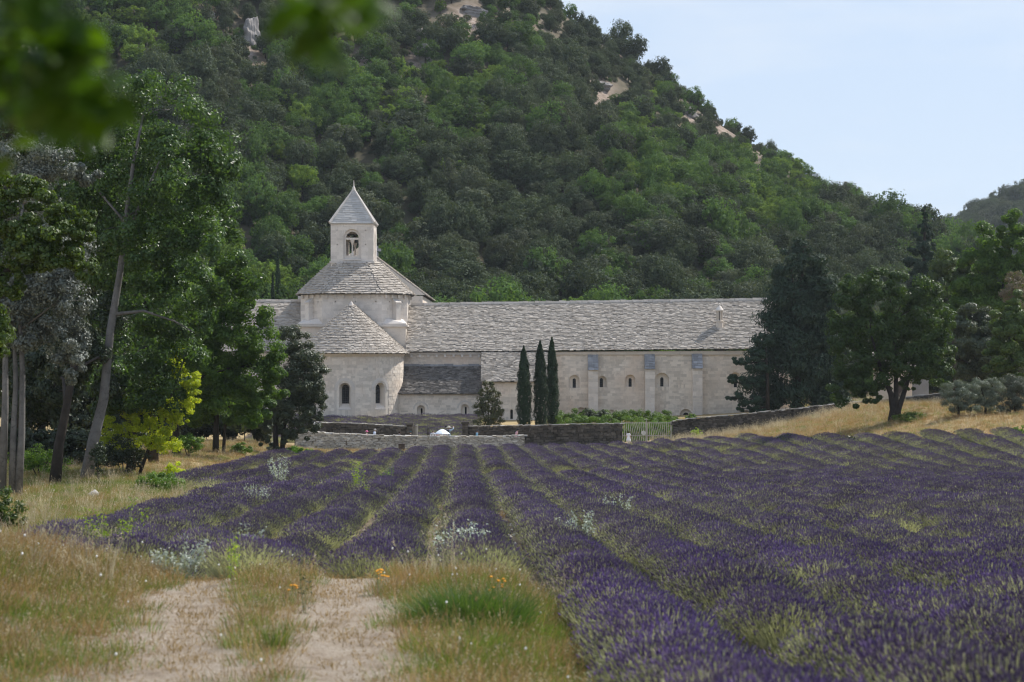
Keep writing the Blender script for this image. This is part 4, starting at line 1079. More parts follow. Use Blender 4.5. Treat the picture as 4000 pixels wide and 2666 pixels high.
# pale board leaning open at the entrance
t = empty('gate_board', (ux(1622, 168.3), 168.3, -7.9), 'tall pale grey door leaf standing open beside the left gate pier', 'door leaf')
x0, x1 = ux(1612, 168.3), ux(1633, 168.3); z0 = -7.9
q = MB(); q.hexa([(x0, 168.5, z0), (x1, 167.9, z0), (x1, 167.96, z0), (x0, 168.56, z0)], [(x0, 168.5, zpx(1668, 168.3)), (x1, 167.9, zpx(1658, 168.3)), (x1, 167.96, zpx(1658, 168.3)), (x0, 168.56, zpx(1668, 168.3))]); q.build('panel', MT['board'], t)
q = MB(); q.hexa([(x0, 168.47, zpx(1674, 168)), (x1, 167.87, zpx(1665, 168)), (x1, 167.9, zpx(1665, 168)), (x0, 168.5, zpx(1674, 168))], [(x0, 168.47, zpx(1672, 168)), (x1, 167.87, zpx(1663, 168)), (x1, 167.9, zpx(1663, 168)), (x0, 168.5, zpx(1672, 168))]); q.build('rail', MT['iron'], t)

# iron gate with wavy bars
gy = 168.1; kg = gy / F
gx = lambda px: ux(px, gy); gz = lambda py: zpx(py, gy)
t = empty('iron_gate', (gx(2526), gy, gz(1740)), 'pale wrought iron double gate with wavy bars, round disc and small cross', 'gate')
rnd = random.Random(5)
for k in range(24):
    px_ = 2431 + k * 8.2; top = 1648 if k % 1 == 0 else 1650
    pts = [(gx(px_ + 1.3 * math.sin(j * 1.55 + k)), gy + .01 * math.sin(j * 2.1), gz(1742 - j * (1742 - top) / 12)) for j in range(13)]
    q = MB(); q.tube(pts, [.028] * 12 + [.006], 5); q.build('bar', MT['iron'], t)
for (a, b, yy) in ((2430, 2624, 1653), (2428, 2624, 1703), (2432, 2622, 1738)):
    q = MB(); q.box(((gx(a) + gx(b)) / 2, gy, gz(yy)), (gx(b) - gx(a), .04, .06)); q.build('rail', MT['iron'], t)
for a in (2429, 2525, 2622):
    q = MB(); q.box((gx(a), gy, (gz(1742) + gz(1646)) / 2), (.085, .06, gz(1646) - gz(1742))); q.build('post', MT['iron'], t)
q = MB(); q.tube([(gx(2525), gy, gz(1650)), (gx(2525), gy, gz(1636))], .025, 5); q.box((gx(2525), gy, gz(1640)), (.2, .04, .05)); q.build('cross', MT['iron'], t)
q = MB(); q.tube([(gx(2514), gy - .06, gz(1692)), (gx(2514), gy - .03, gz(1692))], .19, 20); q.build('disc', MT['board'], t)

# small stone house seen between the trees on the right
hx0, hx1, hx2, hy = ux(3425, 190), ux(3563, 190), ux(3628, 194), 190.0
t = empty('stone_house', ((hx0 + hx1) / 2, hy, T(hx0, hy)), 'small pale stone outbuilding half hidden behind the round oak on the right', 'building')
zt = zpx(1440, hy); zb_ = zpx(1575, hy)
q = MB(); q.hexa([(hx0, hy, zb_), (hx1, hy, zb_), (hx1 + .6, hy + 5, zb_), (hx0 + .6, hy + 5, zb_)], [(hx0, hy, zt), (hx1, hy, zt), (hx1 + .6, hy + 5, zt), (hx0 + .6, hy + 5, zt)]); o = q.build('wall', MT['wall'], t)
q = MB(); q.box(((hx0 + hx1) / 2 + .6, hy - .02, zpx(1530, hy)), (.9, .06, 1.8)); q.build('door', MT['brown'], t)
q = MB(); q.hexa([(hx1, 194, zb_), (hx2, 194, zb_), (hx2, 196, zb_), (hx1, 196, zb_)], [(hx1, 194, zpx(1472, 194)), (hx2, 194, zpx(1486, 194)), (hx2, 196, zpx(1486, 194)), (hx1, 196, zpx(1472, 194))]); q.build('side_wall', MT['weathered'], t)
A, B, C_, D = (hx0 - .3, hy - .3, zt), (hx1 + .3, hy - .3, zt), (hx1 + .6, hy + 2.6, zt + 1.5), (hx0, hy + 2.6, zt + 1.5)
q = MB(); q.add([A, B, C_, D, (hx1 + .9, hy + 5.3, zt), (hx0 + .3, hy + 5.3, zt)], [(0, 1, 2, 3), (3, 2, 4, 5), (1, 4, 2), (0, 3, 5)]); o = q.build('roof', MT['slate_bed'], t)
lay('slate', slate_patch(A, B, C_, D, .4, .22, rng), 'slate', .07, o, 0, None, 'slates', 70)

# ---- small things by the walls
bx = W(1569, 1748, 157); b0 = T(bx.x, 157)
t = empty('utility_box', (bx.x, 157, b0), 'brown metal utility box standing on the grass before the white wall', 'box')
q = MB(); q.box((bx.x, 157, (b0 - .05 + zpx(1736, 157)) / 2), (.50, .35, zpx(1736, 157) - b0 + .05)); q.build('body', MT['brown'], t)
q = MB(); q.box((bx.x, 157, zpx(1735, 157)), (.56, .41, .05)); q.build('lid', MT['brown'], t)
q = MB(); q.box((bx.x + .12, 156.80, (b0 + zpx(1736, 157)) / 2), (.03, .04, .12)); q.build('handle', MT['lead'], t)
for (px_, yt, yb, d, lab) in ((2021, 1741, 1764, 156, 'thin wooden stake at the end of the white wall'), (1671, 1671, 1697, 169.5, 'thin wooden fence stake in the entrance gap behind the path')):
    p = W(px_, yb, d); g = T(p.x, d); q = MB(); q.tube([(p.x, d, g - .2), (p.x + .02, d, zpx(yt, d) - .05), (p.x + .02, d, zpx(yt, d))], [.05, .045, .02], 6)
    tag(q.build('wooden_stake', MT['bark']), lab, 'stake')
p = W(1233, 1657, 167); t = empty('floodlight', p, 'white floodlight by the holm oak at the left end of the garden wall', 'lamp')
q = MB(); q.box(p, (.42, .22, .20), 0, Matrix.Rotation(.5, 3, 'Y')); q.build('housing', MT['white'], t)
q = MB(); q.tube([(p.x - .1, p.y + .05, T(p.x, p.y)), (p.x - .1, p.y + .05, p.z - .08)], .03, 6); q.build('post', MT['lead'], t)
g = G(993, 1803); q = MB(); q.box((g.x, g.y, g.z + .09), (.60, .3, .12), 0, Matrix.Rotation(.12, 3, 'Y')); tag(q.build('stone_slab', MT['weathered']), 'flat grey stone slab lying in the dry grass at the field edge', 'stone')

# rocks
def rock(name, label, c, dims, mat, seed, cat='rock', rot=0.0, sub=2, group=None):
    import bmesh
    bm = bmesh.new(); bmesh.ops.create_icosphere(bm, subdivisions=sub, radius=1); rg = random.Random(seed)
    pl = []
    for _ in range(16):
        n_ = Vector((rg.gauss(0, 1), rg.gauss(0, 1), rg.gauss(0, .6))).normalized(); pl.append((n_, rg.uniform(.55, .95)))
    ph = [rg.uniform(0, 6) for _ in range(6)]
    for v in bm.verts:
        p = v.co.normalized(); r_ = 1.15
        for n_, d_ in pl:
            c_ = n_.dot(p)
            if c_ > .05: r_ = min(r_, d_ / c_)
        r_ *= 1 + .06 * math.sin(p.z * 11 + ph[0] + 2 * p.x) + .05 * math.sin(p.x * 13 + ph[1]) * math.sin(p.y * 12 + ph[2]) + rg.uniform(-.035, .035)
        v.co = Vector((p.x * r_ * dims[0], p.y * r_ * dims[1], p.z * r_ * dims[2]))
    me = bpy.data.meshes.new(name); bm.to_mesh(me); bm.free(); me.materials.append(MT[mat])
    o = link(name, me); o.location = c; o.rotation_euler = (0, 0, rot)
    return tag(o, label, cat, group)
g = G(362, 1945); rock('rock', 'pale limestone rock in the grass below the leaning poplar', g + Vector((0, 0, .1)), (.28, .2, .2), 'white_wall', 4)
g = G(2100, 2360); rock('rock', 'flat white stone at the left foot of the nearest lavender row', g + Vector((0, 0, .03)), (.13, .1, .05), 'white_wall', 5)
for k, (px_, py_, s, lab) in enumerate(((2010, 2352, .16, 'pale broken stone at the corner of the track, first by the tussock'), (2060, 2400, .12, 'small tan stone below the nearest lavender clump'), (2140, 2455, .11, 'small dusty stone on the bare strip beside the nearest lavender row'))):
    g = G(px_, py_); rock('rock', lab, g + Vector((0, 0, .02)), (s, s * .8, s * .4), 'white_wall', 30 + k, rot=k)

# ================================================================== PEOPLE
SKIN = plain_mat('skin', (0.50, 0.32, 0.24), 0.6, 0.3, 0, .05)
_cl = {}
def cloth(c):
    if c not in _cl: _cl[c] = plain_mat('cloth', c, 0.85, 0.15, 0, .08)
    return _cl[c]
def skin_body(name, nodes, edges, rad, parent, mats, classify, lvl=1):
    me = bpy.data.meshes.new(name); me.from_pydata(nodes, edges, [])
    o = bpy.data.objects.new(name, me); COL.objects.link(o)
    sm = o.modifiers.new('skin', 'SKIN'); sm.use_smooth_shade = True
    for i, r in enumerate(rad):
        me.skin_vertices[0].data[i].radius = (r if isinstance(r, tuple) else (r, r)); me.skin_vertices[0].data[i].use_root = (i == 0)
    ss = o.modifiers.new('sub', 'SUBSURF'); ss.levels = lvl; ss.render_levels = lvl
    dg = bpy.context.evaluated_depsgraph_get(); ev = o.evaluated_get(dg); m2 = bpy.data.meshes.new_from_object(ev)
    o.modifiers.clear(); o.data = m2; m2.name = name
    m2.materials.clear()
    for m in mats: m2.materials.append(m)
    for p in m2.polygons: p.material_index = classify(p.center); p.use_smooth = True
    o.parent = parent; o.matrix_parent_inverse = Matrix.Identity(4)
    return o
def person(label, x, y, ztop, shirt, legs, hair, facing=0.0, hat=None, hatc=None, lean=0.0, raise_arm=False, dress=False, longhair=False, pack=None, stride=0.12, group=None, arms_fwd=0.0):
    g = T(x, y); H = ztop - g; s = H / 1.70
    t = empty('person', (x, y, g), label, 'person', group); t.rotation_euler = (0, 0, facing)
    P = lambda a, b, c: (a * s, (b - lean * max(0, c - .9)) * s, c * s)
    N = [P(0, 0, .95), P(0, 0, 1.12), P(0, .01, 1.30), P(0, 0, 1.43), P(0, -.02, 1.50), P(0, -.03, 1.60),           # 0-5 pelvis..head
         P(.10, 0, .90), P(.11, -stride, .50), P(.11, -stride * .4, .09), P(.11, -stride * .4 - .15, .04),
         P(-.10, 0, .90), P(-.11, stride * .6, .50), P(-.11, stride * 1.3, .09), P(-.11, stride * 1.3 - .14, .04),
         P(.19, 0, 1.40)]
    arm = lambda sg, up: [P(sg * .26, -.03 - arms_fwd * .1, 1.13), P(sg * .27, -.16 - arms_fwd * .1, .92), P(sg * .27, -.20 - arms_fwd * .1, .84)] if not up else [P(sg * .33, -.10, 1.50), P(sg * .26, -.28, 1.66), P(sg * .22, -.30, 1.74)]
    N += arm(1, False) + [P(-.19, 0, 1.40)] + arm(-1, raise_arm)
    E = [(0, 1), (1, 2), (2, 3), (3, 4), (4, 5), (0, 6), (6, 7), (7, 8), (8, 9), (0, 10), (10, 11), (11, 12), (12, 13), (3, 14), (14, 15), (15, 16), (16, 17), (3, 18), (18, 19), (19, 20), (20, 21)]
    Rr = [(.15, .11), (.14, .10), (.16, .11), (.12, .09), .05, (.085, .105), .085, .06, .045, .04, .085, .06, .045, .04, .06, .042, .034, .035, .06, .042, .034, .035]
    Rr = [tuple(v * s for v in r) if isinstance(r, tuple) else r * s for r in Rr]
    bare = [17, 21, 16, 20] if not dress else [15, 16, 17, 19, 20, 21]
    NV = [Vector(q) for q in N]
    def cls(c):
        if c.z > 1.475 * s and abs(c.x) < .13 * s: return 0
        for b in bare:
            if (c - NV[b]).length < .10 * s: return 0
        for b in (14, 15, 18, 19):
            if (c - NV[b]).length < .13 * s: return 1
        return 1 if c.z > .93 * s else (2 if c.z > .09 * s else 3)
    skin_body('body', N, E, Rr, t, [SKIN, cloth(shirt), cloth(legs), cloth((.08, .07, .06))], cls)
    hc = Vector(P(0, -.03, 1.60))
    q = MB(); q.lathe([(.055, -.10 if longhair else -.045), (.098, -.02), (.10, .03), (.085, .075), (.05, .10), (.004, .108)], hc + Vector((0, .022 * s, 0)), 10, 0, 1, 1.08)
    q.v = [tuple(hc + (Vector(v) - hc) * s) for v in q.v]; h = q.build('hair', cloth(hair)); h.parent = t
    f = MB(); f.tube([hc + Vector((0, -.095, .0)) * s, hc + Vector((0, -.125, -.02)) * s], [.012 * s, .016 * s], 5); f.build('nose', SKIN).parent = t
    for sg in (1, -1):
        f = MB(); f.box(hc + Vector((sg * .035, -.098, .012)) * s, (.022 * s, .012 * s, .012 * s)); f.build('eye', cloth((.03, .03, .03))).parent = t
    if hat:
        q = MB()
        if hat == 'cap':
            q.lathe([(.108, 0), (.108, .04), (.085, .09), (.03, .115), (.003, .117)], hc + Vector((0, .01, .02)), 12); q.hexa([hc + Vector(v) for v in ((-.075, -.09, .025), (.075, -.09, .025), (.055, -.2, .01), (-.055, -.2, .01))], [hc + Vector(v) for v in ((-.075, -.09, .037), (.075, -.09, .037), (.055, -.2, .022), (-.055, -.2, .022))])
        else:
            q.lathe([(.20, -.005), (.205, .012), (.112, .025), (.105, .09), (.07, .115), (.003, .118)], hc + Vector((0, .01, .03)), 14)
        q.v = [tuple(hc + (Vector(v) - hc) * s) for v in q.v]; h = q.build('hat', cloth(hatc)); h.parent = t
    if dress:
        q = MB(); q.lathe([(.30, .42), (.27, .70), (.17, .98), (.15, 1.08), (.17, 1.25), (.16, 1.40), (.07, 1.47)], (0, 0, 0), 16, 0, 1, .8); q.v = [tuple(Vector(v) * s) for v in q.v]; h = q.build('dress', cloth(shirt), smooth=True); h.parent = t
    if pack:
        q = MB(); c = Vector(P(0, .19, 1.22)); q.lathe([(.10, -.24), (.155, -.2), (.165, 0), (.15, .16), (.08, .23)], c, 10, 0, 1, .75); q.v = [tuple(c + (Vector(v) - c) * s) for v in q.v]; h = q.build('backpack', cloth(pack), smooth=True); h.parent = t
    return t
PY_ = 163.6
pz = lambda py, d=PY_: zpx(py, d)
pxx = lambda px, d=PY_: ux(px, d)
GP = None
person('person with short black hair seen just over the white wall, far left of the walkers', pxx(1389), PY_, pz(1690), (.08, .08, .1), (.1, .1, .14), (.02, .015, .012), 2.4, group=GP)
person('dark-haired person in dark clothes close behind the pink cap', pxx(1426), PY_ + .7, pz(1676, PY_ + .7), (.12, .10, .09), (.06, .06, .08), (.03, .022, .018), 1.9, group=GP)
person('person in a pink cap and pale top walking behind the white wall', pxx(1433), PY_ - .3, pz(1684, PY_ - .3), (.50, .36, .33), (.2, .2, .25), (.03, .022, .018), 1.6, 'cap', (.80, .22, .42), group=GP)
person('grey-haired man in a pale blue shirt behind the white wall', pxx(1460), PY_, pz(1676), (.52, .60, .74), (.25, .23, .2), (.45, .44, .43), 1.4, lean=.15, group=GP)
person('dark-haired child in pink half hidden by the white wall', pxx(1487), PY_, pz(1695), (.62, .35, .36), (.2, .2, .3), (.02, .018, .016), -1.2, group=GP)
person('person with dark curly hair and navy top behind the white wall', pxx(1557), PY_, pz(1686), (.025, .03, .055), (.05, .05, .07), (.035, .022, .016), 1.5, longhair=True, lean=.1, group=GP)
person('person with a teal cap and dark top beside the pale open door leaf', pxx(1604), PY_, pz(1686), (.03, .035, .045), (.05, .05, .07), (.03, .02, .016), -1.5, 'cap', (.03, .08, .10), group=GP)
person('close-cropped man in a white shirt with dark collar left of the white umbrella', pxx(1691), PY_, pz(1682), (.72, .72, .76), (.06, .07, .12), (.12, .10, .09), .3, group=GP)
person('dark-haired person tucked under the left edge of the white umbrella', pxx(1706), PY_ + .4, pz(1688, PY_ + .4), (.45, .25, .22), (.2, .2, .2), (.05, .03, .025), .4, group=GP)
pu = person('person in white carrying the white umbrella', pxx(1722), PY_ - .2, pz(1689, PY_ - .2), (.75, .74, .76), (.3, .3, .35), (.06, .04, .03), .2, arms_fwd=.5, group=GP)
person('person in a pale sun hat under the right edge of the white umbrella', pxx(1736), PY_, pz(1691), (.45, .40, .36), (.2, .2, .2), (.2, .15, .1), -.3, 'sun', (.66, .62, .55), group=GP)
person('photographer with a pale hat and black backpack raising a camera beside the umbrella', pxx(1752), PY_ + .5, pz(1667, PY_ + .5), (.30, .42, .55), (.04, .04, .05), (.1, .08, .06), 2.7, 'sun', (.55, .52, .45), raise_arm=True, pack=(.02, .02, .024), group=GP)
person('man in a dark cap and light blue shirt by the right gate pier', pxx(1861), PY_, pz(1681), (.22, .42, .58), (.1, .1, .14), (.1, .08, .07), 1.5, 'cap', (.06, .055, .06), lean=.12, group=GP)
person('person in a pink shirt and black cap at the right end of the white wall', pxx(2012), PY_, pz(1676), (.62, .38, .43), (.12, .1, .12), (.03, .025, .02), 1.4, 'cap', (.02, .02, .025), lean=.3, group=GP)
wg = person('dark-haired woman in a long white dress standing before the iron gate', ux(2455, 165.5), 165.5, zpx(1686, 165.5), (.80, .80, .84), (.78, .78, .82), (.02, .016, .014), 2.8, dress=True, longhair=True)
# umbrella and camera held by the walkers
ucx = Vector((pxx(1728), PY_ - .35, pz(1694)))
t = empty('umbrella', ucx, 'open white umbrella held up over the walkers behind the white wall', 'umbrella')
ur = 1.28 / 2 * 1.0
q = MB(); nr = 8; rings = [(0, .36), (.25, .33), (.55, .22), (.85, .07), (1.0, -.04)]
vs, fs = [], []
for r_, z_ in rings:
    for k in range(nr * 2): 
        a = math.pi * k / nr; sc = 1 if k % 2 == 0 else .955
        vs.append(ucx + Vector((ur * r_ * sc * math.cos(a), ur * r_ * sc * math.sin(a), z_ + (.0 if k % 2 == 0 else .015 * r_))))
for i in range(len(rings) - 1):
    for k in range(nr * 2): fs.append((i * 16 + k, i * 16 + (k + 1) % 16, (i + 1) * 16 + (k + 1) % 16, (i + 1) * 16 + k))
q.add(vs, fs); q.build('canopy', cloth((.80, .84, .90)), t)
for k in range(nr):
    a = math.pi * 2 * k / nr; q = MB(); q.tube([ucx + Vector((ur * r_ * math.cos(a), ur * r_ * math.sin(a), z_ - .012)) for r_, z_ in rings], .006, 4); q.build('rib', MT['lead'], t)
q = MB(); q.tube([ucx + Vector((0, 0, .42)), ucx + Vector((-.1, .1, -.55))], .012, 6); q.build('shaft', MT['lead'], t)
q = MB(); c = Vector((pxx(1741), PY_ + .35, pz(1668))); q.box(c, (.13, .08, .09)); q.tube([c + Vector((0, .04, 0)), c + Vector((0, .11, 0))], .035, 8); tag(q.build('camera', cloth((.02, .02, .02))), 'small black camera held up by the photographer in the pale hat', 'camera')
print('people done', round(time.time() - T_START, 1))

# ================================================================== WOODED HILLSIDE
def dome_lobes(seed, h=5.0, r=2.6, n=7):
    rg = random.Random(seed); L = [((0, 0, h * .62), (r * .72, r * .72, h * .34), 1.0)]
    for k in range(n):
        a = 2 * math.pi * k / n + rg.uniform(-.4, .4); q = rg.uniform(.42, .66) * r; z = h * rg.uniform(.34, .74); s = rg.uniform(.36, .54) * r
        L.append(((q * math.cos(a), q * math.sin(a), z), (s, s, s * rg.uniform(.75, 1.0)), 1.0))
    return L
def forest_proto(seed, matk, h, r, n, leaf, ncl=10, clump=.42):
    lb = dome_lobes(seed, h, r, 7); rg = rng_(seed)
    P, N = clump_points(lb, n, rg, clump, ncl, .8, .6)
    V, Fc = leaf_quads(P, N, leaf, rg, .7, .2)
    tm = MB(); tm.tube([(0, 0, -.9), (.1, 0, h * .3), (.05, .1, h * .68)], [.20, .14, .05], 6)
    for k in range(5):
        q = lb[k + 1][0]; tm.tube([(.1, 0, h * .3), (q[0] * .5, q[1] * .5, q[2] * .8), q], [.09, .06, .02], 5)
    tv = np.array(tm.v); tf = [np.array([f for f in tm.f if len(f) == 4]) + len(V)]
    me = np_mesh('hill_tree', np.concatenate([V, tv]), [Fc] + tf, [MT[matk], MT['bark']], mi=[0] * len(Fc) + [1] * sum(len(f) for f in tf))
    return me
KIND = [('forest_dark', 'holm_oak', 'dark holm oak'), ('forest_dark', 'holm_oak', 'dark holm oak'), ('forest_grey', 'grey_oak', 'grey-green oak'), ('forest_bright', 'downy_oak', 'fresh green oak'), ('forest_bright', 'downy_oak', 'fresh green oak'), ('forest_yellow', 'downy_oak', 'yellow-green oak')]
KN = {'forest_dark': ('holm_oak', 'dark grey-green holm oak with a dense round crown'), 'forest_grey': ('grey_oak', 'dull grey-green oak with a soft crown'), 'forest_bright': ('downy_oak', 'fresh green oak with a loose lobed crown'), 'forest_yellow': ('young_oak', 'bright yellow-green young oak')}
fprotos = []   # (mesh, matkey)
for k in range(4): fprotos.append((forest_proto(200 + k, 'forest_dark', 5.4, 2.9, 4600, .27, 18, .36), 'forest_dark'))
for k in range(2): fprotos.append((forest_proto(210 + k, 'forest_grey', 5.0, 2.7, 4400, .26, 18, .36), 'forest_grey'))
for k in range(3): fprotos.append((forest_proto(220 + k, 'forest_bright', 5.8, 3.0, 4000, .30, 14, .34), 'forest_bright'))
fprotos.append((forest_proto(230, 'forest_yellow', 5.0, 2.6, 3400, .29, 12, .34), 'forest_yellow'))
rng = rng_(11)
gy_, gx_ = np.meshgrid(np.arange(215, 482, 3.05), np.arange(-150, 150, 3.05), indexing='ij')
fx = (gx_ + rng.uniform(-2.4, 2.4, gx_.shape)).ravel(); fy = (gy_ + rng.uniform(-2.4, 2.4, gy_.shape)).ravel()
fz = TZ(fx, fy)
fpx, fpy = 2000 + F * fx / fy, HY - F * fz / fy
keep = (np.abs(fx) < .33 * fy + 6)
keep &= ~((fx > -26) & (fx < -5) & (fy < 238))
keep &= ~((fx > -34) & (fx < 31) & (fy < 219))
# thin wood and bare ground
bare = bare_ground(fpx, fpy)
keep &= rng.random(len(fx)) > bare
fx, fy, fz, fpx, fpy = fx[keep], fy[keep], fz[keep], fpx[keep], fpy[keep]
# which kind grows where: bright oaks in drifts down the gullies
drift = np.sin(fpx * .0042 + fpy * .0031) + np.sin(fpx * .0017 - fpy * .0062 + 1.1) + .8 * np.sin(fpx * .009 + fpy * .004 + 2) + rng.normal(0, 1.0, len(fx)) + .5 * np.exp(-((fpx - 1000) / 260) ** 2) + .35 * (fpy > 700)
pk = np.where(drift > 1.75, 9, np.where(drift > .75, rng.integers(6, 9, len(fx)), np.where(rng.random(len(fx)) < .24, rng.integers(4, 6, len(fx)), rng.integers(0, 4, len(fx)))))
sc = .88 * (.55 + .75 * rng.random(len(fx)) ** 1.3) * np.where(fy > 400, .74, 1.0) * np.where(fy > 340, .9, 1.0) * np.where(pk == 9, .85, 1)
sc = sc * np.where(rng.random(len(fx)) < .08, 1.3, 1)
# the 300 that show largest
vis = (fpx > 930) & (fpx < 3700) & (fpy > 60) & ~((fpx > 1000) & (fpx < 2960) & (fpy - 4.0 * F / fy > 1200)) & ~((fpx > 2950) & (fpy > 1250))
scoreF = np.where(vis, sc * F / fy, 0)
big = np.argsort(-scoreF)[:300]
bigset = np.zeros(len(fx), bool); bigset[big] = True
# the lone trees against the sky
def zone_of(px_, py_):
    lm = [(1060, 'far left of the belfry'), (1180, 'left of the belfry'), (1290, 'beside the belfry, on its left'), (1380, 'behind the left half of the belfry'), (1480, 'behind the right half of the belfry'), (1600, 'beside the belfry, on its right'), (1720, 'right of the belfry'), (1860, 'above the chapel roof'), (2000, 'above the leftmost cypress'), (2140, 'above the middle cypress'),
          (2280, 'right of the cypress tips'), (2420, 'above the first buttress'), (2560, 'above the second buttress'), (2700, 'above the third buttress'), (2820, 'above the chimney'), (2950, 'right of the chimney'), (3080, 'left above the big conifer'), (3220, 'straight above the big conifer'), (3360, 'above the oak crown'), (9999, 'left of the pointed conifer')]
    a = next(t for v, t in lm if px_ < v)
    b = next(t for v, t in ((560, 'near the hill top'), (650, 'high up'), (740, 'above mid slope'), (830, 'at mid slope'), (910, 'below mid slope'), (990, 'low on the slope'), (1070, 'near the hill foot'), (9999, 'at the hill foot')) if py_ < v)
    return b + ' ' + a
KA = {'forest_dark': 'dark holm oak', 'forest_grey': 'grey-green oak', 'forest_bright': 'fresh green oak', 'forest_yellow': 'yellow-green oak'}
for i in big:
    me, mk = fprotos[pk[i]]
    o = bpy.data.objects.new(KN[mk][0], me); COL.objects.link(o)
    o.location = (fx[i], fy[i], fz[i] - .2); o.rotation_euler = (0, 0, rng.uniform(0, 6.28)); s = sc[i]; o.scale = (s * rng.uniform(.82, 1.2), s * rng.uniform(.85, 1.15), s * rng.uniform(.8, 1.4))
    tag(o, ('small ' if s < .8 else 'large ' if s > 1.08 else 'mid-sized ') + KA[mk] + ' ' + zone_of(fpx[i], fpy[i]), 'tree', 'oaks of the wooded hillside')
rest = ~bigset
pf = [proto('hill_tree', m) for m, _ in fprotos]
def scatter_trees(name, label, x, y, z, s, pick, seed):
    rg = rng_(seed); k = len(x)
    gn_scatter(name, np.stack([x, y, z - .2], 1), np.stack([np.zeros(k), np.zeros(k), rg.uniform(0, 6.28, k)], 1), np.stack([s * rg.uniform(.82, 1.2, k), s * rg.uniform(.85, 1.15, k), s * rg.uniform(.8, 1.4, k)], 1), pf, seed, pick, label)
scatter_trees('forest', 'oak wood covering the steep hillside behind the abbey', fx[rest], fy[rest], fz[rest], sc[rest], pk[rest], 12)
# undergrowth between the trees
k = 7500; ux_ = rng.uniform(-150, 150, k); uy_ = 212 + 265 * rng.random(k) ** 1.1; m = (np.abs(ux_) < .33 * uy_ + 5) & ~((ux_ > -34) & (ux_ < 31) & (uy_ < 217)) & ~((ux_ > -26) & (ux_ < -5) & (uy_ < 238))
ux_, uy_ = ux_[m], uy_[m]; uz_ = TZ(ux_, uy_)
scatter_trees('undergrowth', 'low scrub between the hillside oaks', ux_, uy_, uz_ - .5, rng.uniform(.18, .42, len(ux_)), np.where(rng.random(len(ux_)) < .5, 4, rng.integers(0, 10, len(ux_))), 13)
# woods on the far hill at right and along the valley
k = 2600; x = rng.uniform(95, 330, k); y = rng.uniform(520, 960, k); m = (x < .29 * y + 10) & (x > .17 * y)
x, y = x[m], y[m]
scatter_trees('far_wood', 'blue-green oak wood on the distant hill at the right edge', x, y, TZ(x, y), rng.uniform(.8, 1.5, len(x)), rng.integers(0, 6, len(x)), 14)
k = 1500; x = rng.uniform(30, 130, k); y = rng.uniform(212, 520, k); m = (x < .29 * y + 10) & (x > .19 * y) & (y > 235)
x, y = x[m], y[m]
scatter_trees('valley_wood', 'mixed green wood closing the valley behind the right-hand trees', x, y, TZ(x, y) - .1, rng.uniform(.7, 1.25, len(x)), rng.integers(0, 9, len(x)), 15)
# single trees on the skyline
for (px_, py_, d, s, kk, lab) in ((2425, 118, 452, 1.15, 0, 'round oak standing alone on the skyline near the hill top'), (2475, 175, 446, 1.25, 1, 'dark oak leaning over the skyline just below the lone round oak'), (3010, 525, 448, .55, 2, 'small dark shrub clinging to the white rock on the skyline'),
                                  (3290, 735, 452, 1.05, 4, 'loose oak on the skyline at the shoulder of the hill'), (3360, 790, 448, 1.2, 0, 'spreading oak on the skyline below the shoulder of the hill'), (3515, 850, 440, 1.15, 1, 'open-crowned oak at the low end of the skyline beside the pointed conifer'),
                                  (3750, 820, 640, 2.1, 0, 'large round oak on the far hill skyline right of the pointed conifer')):
    x = ux(px_, d); zt = zpx(py_ - 50, d); g = T(x, d)
    me, mk = fprotos[kk]; o = bpy.data.objects.new(KN[mk][0], me); COL.objects.link(o)
    hgt = max(3.2 * s, min(zt - g, 9 * s)) if d < 600 else 5.4 * s; o.location = (x, d, g - .3); o.rotation_euler = (0, 0, px_); o.scale = (s, s, hgt / 5.4); tag(o, lab, 'tree')
# limestone outcrops
for k, (px_, py_, d, a, b, c_, lab) in enumerate(((978, 150, 395, 2.2, 2.5, 5.2, 'tall grey limestone crag high at left below the hanging leaves'), (1640, 165, 385, 2.2, 2, 2.6, 'blocky grey limestone crag near the hill top, its upper block'), (1650, 235, 381, 1.2, 1.6, 3.8, 'narrow limestone pillar under the blocky crag'),
        (1432, 185, 390, 1.4, 1.6, 2.9, 'slim limestone face half hidden beside the hanging leaf spray'), (2350, 335, 380, 2.6, 1.6, 1.5, 'low pale rock shelf on the upper slope'), (2690, 440, 430, 2.6, 2, 2.0, 'first pale rock ledge below the right skyline'), (2830, 440, 440, 3.6, 2, 2.0, 'long pale rock rib along the right skyline'),
        (2965, 500, 447, 3.2, 2, 2.4, 'white rock nose sticking out of the right skyline'), (815, 60, 400, 2.0, 1.6, 1.2, 'small pale rock high on the left slope'), (1850, 45, 420, 3.4, 2, 1.6, 'pink-grey rock band in the bare patch at the hill top'), (2500, 205, 440, 2.6, 1.8, 1.4, 'pale rock step under the lone skyline oak'))):
    x = ux(px_, d); yy = d
    # set the crag where the slope really is along that line of sight
    g = G(px_, py_ + 10, 215, 620) if d < 500 else Vector((x, d, zpx(py_, d)))
    rock('rock_outcrop', lab, g + Vector((0, 0, c_ * .1)), (a * .85, b, c_ * .85), 'rock', 80 + k, 'rock', k * .7, 4, 'limestone outcrops on the hillside')
# two slim cypresses behind the roof
g = Vector((ux(1086, 236), 236, T(ux(1086, 236), 236))); cypress('taller slim cypress behind the left roof, beside the belfry', 1086, 982, g, 26, 91, group='slim cypresses behind the roof', n=5000)
g = Vector((ux(1066, 234), 234, T(ux(1066, 234), 234))); cypress('shorter slim cypress left of the taller one behind the left roof', 1066, 1068, g, 18, 92, group='slim cypresses behind the roof', n=3500)
print('forest done', len(fx), round(time.time() - T_START, 1))

